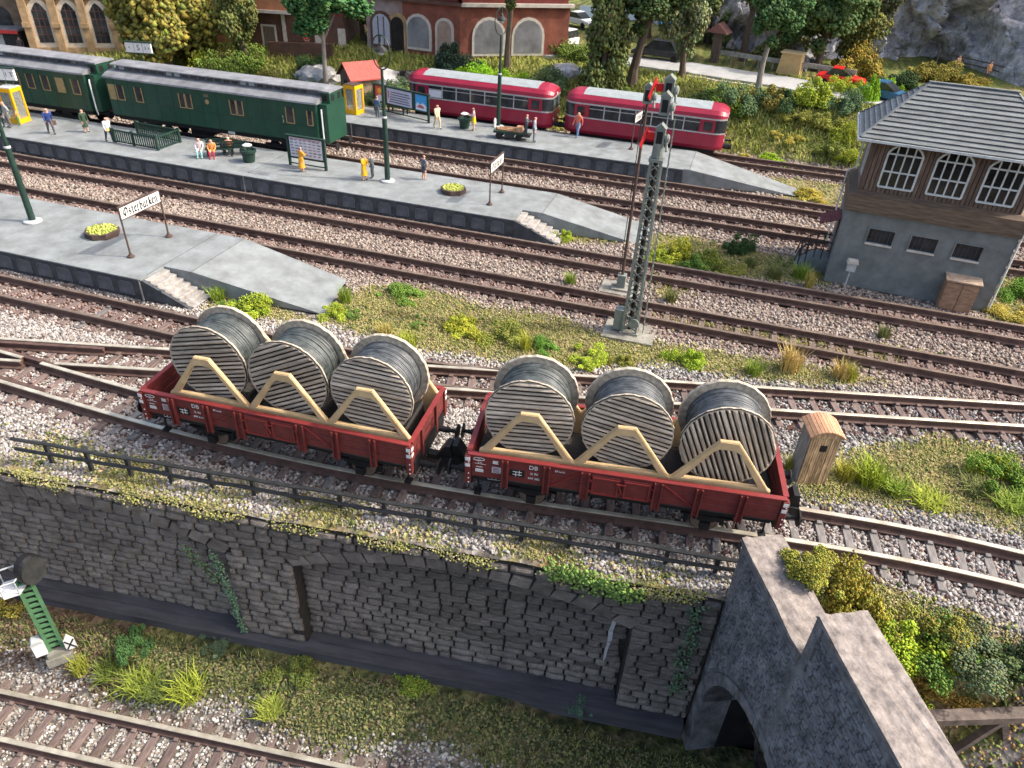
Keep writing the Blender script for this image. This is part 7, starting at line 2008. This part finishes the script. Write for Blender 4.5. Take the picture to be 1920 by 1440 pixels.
for lb, px, py, rx, rz, col in (
    ('yellow green bush beside the platform steps', 468, 583, .75, .62, BRIGHT), ('yellow green bush at the foot of the near ramp', 433, 578, .42, .40, GREEN),
    ('small bright bush at the tip of the near ramp', 622, 592, .50, .42, BRIGHT), ('tiny green bush beside the ramp tip', 655, 590, .35, .28, GREEN),
    ('low dark green bush beside the through track', 752, 556, .72, .38, GREEN), ('broad yellow green bush between siding and through track', 870, 618, .75, .50, BRIGHT),
    ('broad green bush next to the tall yellow grass', 940, 630, .75, .48, OLIVE), ('round blue green bush behind the right wagon', 1015, 655, .48, .42, GREEN),
    ('small dark bush behind the coupled wagons', 785, 608, .28, .24, GREEN), ('low bright bush before the lattice signal', 1105, 680, .60, .40, BRIGHT), ('low olive bush before the signal slab', 1165, 682, .45, .36, OLIVE),
    ('round bright bush right of the signal slab', 1290, 680, .58, .55, BRIGHT), ('round bush beside the middle platform steps', 1055, 448, .45, .48, BRIGHT),
    ('bright bush in the strip beyond the signal', 1232, 492, .62, .62, BRIGHT), ('leafy bush in the strip beyond the signal', 1262, 480, .70, .85, BRIGHT), ('olive bush in the strip beyond the signal', 1300, 500, .70, .60, GREEN), ('tall green bush in the grassy strip', 1335, 500, .62, .85, OLIVE), ('dark round bush in the grassy strip', 1382, 472, .62, .80, DARK),
    ('low olive bush in the grassy strip', 1365, 512, .60, .35, OLIVE), ('leafy green bush on the verge beyond the hut', 1895, 905, .80, .75, GREEN), ('bright bush on the verge beyond the hut', 1862, 885, .50, .55, BRIGHT),
    ('green bush beside the signal box corner', 1902, 552, .85, .62, GREEN), ('yellow bush beside the signal box corner', 1880, 590, .70, .40, YEL),
    ('yellow green bush at the far ramp end', 1520, 370, .9, .5, YEL), ('small green bush below the signal box', 1735, 545, .3, .3, GREEN)):
    bush(lb, gp(px, py), rx * 1.3, rz * 1.2, col, fine=rx > .4)
# bushes on and behind the portal
bush('olive moss bush on the portal coping', at(1525, 1075, 1.66), .75, .65, MOSS, True, 'bushes behind the portal')
bush('large olive moss bush behind the portal', on_hill(1575, 1150), 1.0, 1.6, MOSS, True, 'bushes behind the portal')
for lb, px, py, rx, rz, col in (('bright bush on the bank behind the portal', 1690, 1200, 1.1, .85, BRIGHT), ('green bush on the bank behind the portal', 1755, 1225, 1.1, .85, GREEN), ('blue green bush on the bank behind the portal', 1825, 1225, 1.1, .8, BLUEG), ('dark green bush at the edge of the bank', 1905, 1240, 1.1, .8, (.10, .15, .05)), ('lime bush low on the bank', 1650, 1240, .8, .7, BRIGHT), ('small lime bush beside the girder', 1675, 1285, .7, .5, BRIGHT), ('olive bush above the girder', 1780, 1180, .8, .55, OLIVE), ('ochre bush beside the girder', 1760, 1295, .9, .35, (.46, .29, .07)), ('green bush at the ballast edge behind the portal', 1640, 1180, .8, .7, OLIVE)):
    bush(lb, on_hill(px, py), rx, rz, col, True, 'bushes behind the portal')
# lower level
for lb, px, py, rx, rz, col in (('dark leafy bush at the wall foot beside the light signal', 255, 1215, .50, .85, (.10, .17, .06)), ('pale leafy bush at the wall foot under the ivy', 410, 1212, .45, .42, (.14, .22, .12)), ('green bush at the foot of the wall pier', 555, 1262, .65, .50, (.19, .25, .06)), ('yellow green bush on the wall ledge', 785, 1268, .80, .45, (.24, .30, .05)), ('blue green bush below the lime streak', 1085, 1325, .40, .60, (.16, .28, .18)), ('olive bush behind the light signal', -5, 1145, .8, .6, MOSS)):
    bush(lb, at(px, py, -6.95), rx * 1.15, rz * 1.1, col, True, 'bushes at the wall foot')
# climbing plants
def climber(label, pts, n, col, w=.3, sz=.05):
    t = thing('ivy', label, 'ivy', (0, 0, 0), 0, 'ivy on the stone wall'); pts = [Vector(p) for p in pts]
    P = []
    for i in range(n):
        f = random.random() * (len(pts) - 1); k = int(f); p = pts[k].lerp(pts[k + 1], f - k)
        P.append((p.x + random.gauss(0, w), p.y - random.uniform(.02, .16) + (p.x * 0), p.z + random.gauss(0, w)))
    P = np.array(P); c = (.7 + .6 * RNG.random((n, 1))) * np.array([[1, 1, 1]])
    o = inst('foliage', granules('foliage', P, RNG.uniform(sz * .7, sz * 1.5, n), c, .8, M_['leaf']), t); o.color = (*col, 1)
    m = MB(); m.path([(p.x, p.y - .09, p.z) for p in pts], .02, 5); m.build('vine', M_['bark'], t)
def wp(s, z_): return (-14.65 + s * math.cos(WA) + .1 * math.sin(WA), 12.57 + s * math.sin(WA) - .1 * math.cos(WA), z_)
climber('thin ivy trailing down the wall pier', [wp(1.45, -2.5), wp(1.6, -3.6), wp(1.75, -5.0), wp(1.85, -6.3)], 300, (.17, .28, .17), .09, .045)
climber('small ivy spray left of the wall pier', [wp(.55, -2.6), wp(1.0, -3.3), wp(1.5, -3.9)], 120, (.15, .24, .12), .13, .045)
climber('ivy hanging over the wall top beside the portal', [wp(12.2, -.45), wp(13.0, -.6), wp(14.0, -.75), wp(14.6, -1.0)], 520, (.26, .40, .10), .2, .055)
climber('ivy in the joint between wall and portal', [wp(16.4, -.9), wp(16.5, -2.2), wp(16.4, -3.6), wp(16.5, -5.0)], 320, (.15, .22, .13), .12, .05)
# grass
def blades(name, P, h, lean, wd, col):
    n = len(P); a = RNG.random(n) * 6.283; d = np.stack([np.cos(a), np.sin(a), np.zeros(n)], -1); s = np.stack([-d[:, 1], d[:, 0], np.zeros(n)], -1)
    w = (wd * RNG.uniform(.7, 1.3, n))[:, None]; H = h[:, None]; Ld = (lean * h)[:, None]; up_ = np.array([[0, 0, 1.0]])
    b0, b1 = P - s * w, P + s * w; mid = P + up_ * H * .55 + d * Ld * .35; m0, m1 = mid - s * w * .8, mid + s * w * .8; tip = P + up_ * H * (1 - .25 * lean[:, None]) + d * Ld
    V = np.stack([b0, b1, m0, m1, tip], 1).reshape(-1, 3); F = (np.array([(0, 1, 3), (0, 3, 2), (2, 3, 4)])[None] + np.arange(n)[:, None, None] * 5).reshape(-1, 3)
    return np_mesh(name, V, F, M_['grass'], np.repeat(col, 5, 0))
def tuft_mesh(seed, n=170, rad=.30, h=(.6, 1.0), lean=(.1, .6)):
    a = RNG.random(n) * 6.283; r = np.sqrt(RNG.random(n)) * rad; P = np.stack([r * np.cos(a), r * np.sin(a), np.zeros(n)], -1)
    c = RNG.uniform(.65, 1.3, (n, 1)) * np.ones((1, 3))
    return blades('blades', P, RNG.uniform(*h, n), RNG.uniform(*lean, n), np.full(n, .013), c)
TUFT = [tuft_mesh(i) for i in range(3)]
def tuft(label, pos, s, h, col, group='grass tufts along the tracks'):
    t = thing('grass_tuft', label, 'grass tuft', (pos.x, pos.y, pos.z - .02), random.uniform(0, 6.28), group)
    o = inst('blades', random.choice(TUFT), t, (0, 0, 0), (0, 0, 0), (s, s, h)); o.color = (*col, 1); tag(o, kind='stuff')
    m = MB(); m.lathe([(.30 * s, 0), (.26 * s, .04), (.02, .06)], 9); m.build('root_mat', mat('grass_roots', (.16, .15, .05), .95, .3, 6, .5), t)
FG = (.26, .36, .05); FY = (.50, .42, .12); FS = (.62, .47, .17); FD = (.20, .22, .07)
for lb, px, py, s, h, col in (
    ('upright green grass tuft beside the near platform ramp', 410, 562, 1.0, .85, FG), ('tall green grass tuft at the ramp tip', 648, 566, .9, 1.0, FG), ('leaning yellow grass tuft behind the left wagon', 765, 652, 1.2, .9, (.38, .42, .06)), ('pale grass tuft behind the left wagon', 722, 625, 1.0, .6, FY), ('tall yellow green grass tuft beside the broad bush', 985, 655, .75, 1.0, (.44, .46, .06)),
    ('olive grass tuft between the through tracks', 1068, 532, .8, .75, FG), ('dark grass tuft right of the lattice signal', 1256, 565, .9, .8, FD), ('straw yellow tall grass tuft behind the right reel', 1478, 695, 1.3, 1.5, FS), ('green grass tuft behind the right reel', 1412, 700, 1.0, .75, FG), ('straw yellow grass tuft beside the siding', 1575, 708, 1.1, 1.0, FS), ('yellow green grass tuft beside the siding', 1592, 712, .8, .95, (.45, .45, .06)), ('brown grass tuft beside the through track', 1655, 632, .8, .7, FD),
    ('grass tuft left of the signal box', 1450, 520, 1.2, .9, FD), ('yellow green grass tuft at the signal box stairs', 1500, 520, 1.3, .9, FG), ('thin tall grass at the signal box corner', 1515, 540, .7, 1.2, FY), ('dry grass tuft in the signal strip', 1405, 500, .9, .8, FD),
    ('dense bright grass clump beside the wooden hut', 1630, 905, 1.5, 1.05, (.30, .38, .035)), ('yellow grass clump beside the wooden hut', 1585, 895, 1.1, .75, (.42, .40, .06)), ('green grass clump on the hut verge', 1680, 925, 1.3, .6, FG), ('flattened green grass on the hut verge', 1740, 945, 1.6, .45, (.36, .42, .05)), ('olive grass clump on the hut verge', 1830, 920, 1.5, .45, FD), ('grass tuft behind the hut', 1482, 880, .8, .7, (.42, .40, .06)), ('long grass at the verge edge', 1890, 950, 1.5, .5, FG)):
    tuft(lb, gp(px, py), s, h, col)
for lb, px, py, s, h, col in (('bright grass tuft in front of the light signal', 152, 1258, .9, .75, (.36, .38, .06)), ('long green grass tuft on the lower bank', 210, 1262, 1.4, .6, (.20, .26, .05)), ('long yellow green grass tuft on the lower bank', 265, 1285, 1.6, .6, (.26, .32, .05)), ('dark grass tuft on the lower bank', 300, 1300, 1.3, .55, (.14, .19, .05)), ('bright long grass tuft on the lower bank', 355, 1300, 1.6, .65, (.34, .40, .05)), ('lime grass tuft beside the lower track', 505, 1335, 1.2, .45, (.36, .42, .07)), ('sparse olive grass on the lower bank', 450, 1270, 1.2, .5, (.18, .21, .07)), ('olive grass tuft below the wall pier', 610, 1290, 1.3, .5, (.18, .21, .07))):
    tuft(lb, at(px, py, -7.35), s, h, col, 'grass tufts at the wall foot')
def sward(name, label, n, sampler, hgt, wd, cols):
    P = sampler(n); n = len(P); k = RNG.integers(0, len(cols), n); c = np.array(cols)[k] * RNG.uniform(.7, 1.3, (n, 1))
    o = inst(name, blades(name, P, RNG.uniform(*hgt, n), RNG.uniform(.3, 1.2, n), np.full(n, wd), c)); o.color = (1, 1, 1, 1)
    return tag(o, label, 'grass', kind='stuff')
def in_grass(n, x0, x1, y0, y1):
    P = np.stack([RNG.uniform(x0, x1, n), RNG.uniform(y0, y1, n), np.zeros(n)], -1); P = P[grass_mask(P) & ~on_platform(P) & (P[:, 1] > y_wall(P[:, 0]) + .05)]
    P = P[~((P[:, 0] < 3.6) & (P[:, 1] < 14.5) & (P[:, 0] > 2.2))]
    P[:, 2] = ground_z(P[:, 0], P[:, 1]) + undulate(P[:, 0], P[:, 1], .03); return P
GC = [(.40, .38, .10), (.28, .32, .06), (.20, .24, .06), (.46, .38, .14)]
sward('short_grass', 'short mixed grass on the ground between the tracks', 120000, lambda n: in_grass(n, -26, 16, 12, 41), (.06, .24), .012, GC)
def low_grass(n):
    P = np.stack([RNG.uniform(-24, 3, n), RNG.uniform(6, 15, n), np.zeros(n)], -1); d = P[:, 1] - y_t0(P[:, 0]) - .35 * np.sin(P[:, 0] * .9); w = y_wall(P[:, 0]) - P[:, 1]
    P = P[(d > 1.75 + .3 * (P[:, 0] < -17)) & (w > .65)]; P[:, 2] = low_z(P[:, 0], P[:, 1]) + undulate(P[:, 0], P[:, 1], .03); return P
sward('bank_grass', 'short grass and weeds on the lower bank', 42000, low_grass, (.06, .26), .013, [(.27, .30, .08), (.18, .22, .07), (.36, .35, .11), (.12, .15, .06), (.28, .22, .10)])
ROADP = [on_hill(*p) for p in [(930, 88), (1020, 100), (1200, 119), (1300, 132), (1430, 152), (1560, 176), (1700, 205)]]
def off_road(P):
    k = np.ones(len(P), bool)
    for a_, b_ in zip(ROADP[:-1], ROADP[1:]):
        A = np.array(a_[:2]); D = np.array(b_[:2]) - A; t_ = np.clip(((P[:, :2] - A) @ D) / (D @ D), 0, 1); k &= np.linalg.norm(P[:, :2] - A - t_[:, None] * D, axis=1) > 2.5
    return k
def hill_grass(n):
    P = np.stack([RNG.uniform(-62, 20, n), RNG.uniform(56.8, 72, n), np.zeros(n)], -1); P = P[off_road(P)]; P[:, 2] = ground_z(P[:, 0], P[:, 1]) + undulate(P[:, 0], P[:, 1], .03); return P
sward('hill_grass', 'long grass covering the hillside', 70000, hill_grass, (.18, .55), .03, [(.44, .45, .10), (.33, .38, .07), (.25, .30, .06), (.50, .45, .15)])
# hillside bushes
for lb, px, py, rx, rz, col in (
    ('leafy mid green bush behind the luggage coach', 430, 150, 2.3, 3.0, GREEN), ('yellow green bush behind the luggage coach', 380, 150, 1.9, 2.2, BRIGHT), ('olive hedge behind the luggage coach', 500, 168, 2.2, 1.6, OLIVE), ('low dark bush by the birch trunk', 570, 178, 1.6, 1.3, DARK), ('dark spiky bush by the garden wall', 590, 128, 1.2, 1.3, DARK), ('round grey green bush behind the shed', 735, 180, 1.6, 1.8, BLUEG), ('dark bush at the shed side', 690, 200, 1.1, 1.0, DARK), ('dark bush in front of the red brick house', 855, 128, 2.0, 2.2, (.045, .065, .045)), ('bright yellow green bush above the first railcar', 905, 150, 1.7, 1.7, LIME), ('lime bush above the first railcar', 950, 156, 1.3, 1.1, LIME), ('lime bush beside the dark bush', 870, 146, 1.0, .9, LIME), ('blue green bush below the conifer', 1020, 165, 1.9, 1.6, BLUEG), ('dense dark bush under the conifers', 1070, 110, 2.4, 2.0, GREEN), ('low olive bush before the conifers', 1170, 192, 1.4, 1.2, GREEN),
    ('dark green bush along the road slope', 1300, 210, 1.6, 1.5, DARK), ('green bush along the road slope', 1345, 205, 1.7, 1.7, GREEN), ('blue green round bush below the barrier', 1395, 205, 1.6, 2.0, BLUEG), ('olive bush below the barrier', 1440, 198, 1.6, 1.6, OLIVE), ('bright olive bush below the red car', 1520, 192, 1.7, 1.9, BRIGHT), ('dark bush below the red car', 1475, 200, 1.5, 1.3, DARK), ('grey green bush beside the lime plant', 1580, 205, 1.3, 1.4, BLUEG), ('lime bush by the red car', 1622, 196, .95, 2.3, LIME), ('lime bush by the blue car', 1665, 178, .9, 1.5, LIME), ('olive bush on the grassy bank', 1545, 235, 1.3, 1.0, OLIVE), ('olive bush beside the pale rock', 1578, 268, 1.0, 1.5, BRIGHT), ('low bush on the grassy bank', 1495, 225, 1.2, .8, OLIVE),
    ('olive bush on the slope by the signal box eaves', 1560, 290, 1.2, 1.3, OLIVE), ('bright bush below the slope bush', 1590, 300, .9, .8, BRIGHT), ('yellow bush on the sunny slope', 1480, 262, 1.0, .5, YEL), ('lime bush in front of the red car', 1590, 180, 1.2, 1.6, BRIGHT),
    ('olive scrub at the rock foot', 1600, 142, 2.2, 2.6, MOSS), ('dark green scrub behind the signal box roof', 1690, 165, 2.2, 1.4, DARK), ('grey olive scrub at the path', 1740, 150, 2.0, 1.7, OLIVE), ('yellow olive scrub on the path', 1810, 158, 1.6, 1.0, MOSS), ('sparse scrub beside the trees', 1470, 108, 2.6, 3.0, (.22, .22, .08)), ('yellow green bushes at the railcar front', 1400, 300, .9, .5, YEL), ('bright grass mound on the bank', 1450, 300, 1.2, .5, LIME)):
    bush(lb, on_hill(px, py), rx, rz, col, True, 'bushes on the hillside')
q = on_hill(1735, 125); bush('lime bush clinging high on the rock', Vector((q.x + 1.5, q.y + 3.0, q.z + 7.5)), 1.8, 2.6, BRIGHT, True, 'bushes on the hillside')
# trees
def tree(label, base, h, crown_r, crown_h, zc, col, kind='crown', lean=(0, 0), trunk=None, tm=None, group='trees on the hillside', src=None):
    t = thing('tree', label, 'tree', (base.x, base.y, base.z - .1), random.uniform(0, 6.28) * 0, group)
    r0 = trunk or .28; tm = tm or M_['bark']
    m = MB(); top = Vector((lean[0], lean[1], zc + crown_h * .4))
    pts = [Vector((lean[0] * f ** 1.3, lean[1] * f ** 1.3, (zc + crown_h * .4) * f)) + Vector((.12 * math.sin(f * 7 + h), .1 * math.cos(f * 5), 0)) for f in np.linspace(0, 1, 7)]
    m.path(pts, [r0 * (1.25 if i == 0 else 1 - .11 * i) for i in range(7)], 8)
    for k in range(6):
        a = k * 1.05 + h; s = pts[3 + k % 3]; e = Vector((lean[0] * .8 + crown_r * .55 * math.cos(a), lean[1] * .8 + crown_r * .55 * math.sin(a), zc + crown_h * random.uniform(-.2, .4)))
        m.path([s, s.lerp(e, .5) + Vector((0, 0, .3)), e], [r0 * .42, r0 * .28, r0 * .12], 5)
    m.build('trunk', tm, t)
    S = src or {'crown': CROWN, 'cone': CONE}[kind]
    o = inst('crown', random.choice(S), t, (lean[0] * .85, lean[1] * .85, zc), (0, 0, random.uniform(0, 6.28)), (crown_r, crown_r, crown_h)); o.color = (*shade(col, 1), 1)
    return t
q = on_hill(318, 136)
tree('large olive foam tree between the sandstone building and the bus', q, 9, 5.0, 5.4, 5.0, (.27, .25, .06), src=BIG, trunk=.5)
tree('olive conifer-like tree beside the brick gable', on_hill(462, 122), 8, 2.5, 3.6, 4.4, (.20, .21, .065))
tree('pale-trunked deciduous tree behind the platform booths', on_hill(615, 178), 10, 4.3, 2.9, 7.6, (.085, .19, .065), tm=M_['barkpale'], trunk=.24)
tree('dark conifer with tall bare trunk beside the red brick house', on_hill(952, 128), 10, 2.6, 2.8, 7.6, (.14, .18, .06), trunk=.30)
tree('tall green conifer left of the road', on_hill(1128, 178), 9, 3.2, 5.0, 5.3, (.17, .23, .08), 'cone')
tree('dark leaning tree with thick trunk beside the road', on_hill(1185, 160), 10, 3.6, 3.0, 7.0, (.11, .16, .055), lean=(.9, 0), trunk=.42)
tree('pale green slender tree beside the road', on_hill(1278, 146), 9, 2.7, 3.9, 5.2, (.26, .32, .14), lean=(-.2, 0))
tree('deciduous tree with pale trunk in front of the barrier', on_hill(1420, 176), 9, 2.7, 2.6, 6.3, (.13, .23, .08), tm=M_['barkpale'], trunk=.26)
tree('dense dark green tree behind the barrier', on_hill(1532, 134), 9, 3.9, 3.6, 5.4, (.13, .19, .06), trunk=.34)
tree('second dark green tree behind the barrier', on_hill(1478, 126), 9, 3.0, 3.4, 5.4, (.11, .17, .055), trunk=.3)
tree('brown-trunked tree behind the wayside shrine', on_hill(1392, 114), 9, 3.4, 2.9, 6.8, (.14, .20, .06), trunk=.36)
tree('dark green tree behind the blue parasol', on_hill(1215, 72), 9, 3.6, 3.2, 5.0, (.12, .18, .06))
tree('green conifer behind the pale green tree', on_hill(1325, 82), 9, 3.4, 5.0, 5.5, (.16, .22, .08), 'cone')
tree('green tree behind the red brick house corner', on_hill(1025, 75), 9, 3.2, 2.8, 5.0, (.22, .27, .07))
tree('dark tree between the brick houses', on_hill(682, 82), 9, 2.6, 3.2, 4.0, (.12, .19, .07))
tree('loose olive tree at the rock foot', on_hill(1580, 128), 8, 3.0, 3.4, 4.0, (.24, .25, .08), trunk=.2)
tree('grey green tree before the cliff', on_hill(1625, 112), 8, 2.6, 3.0, 6.0, (.16, .18, .08), trunk=.2)
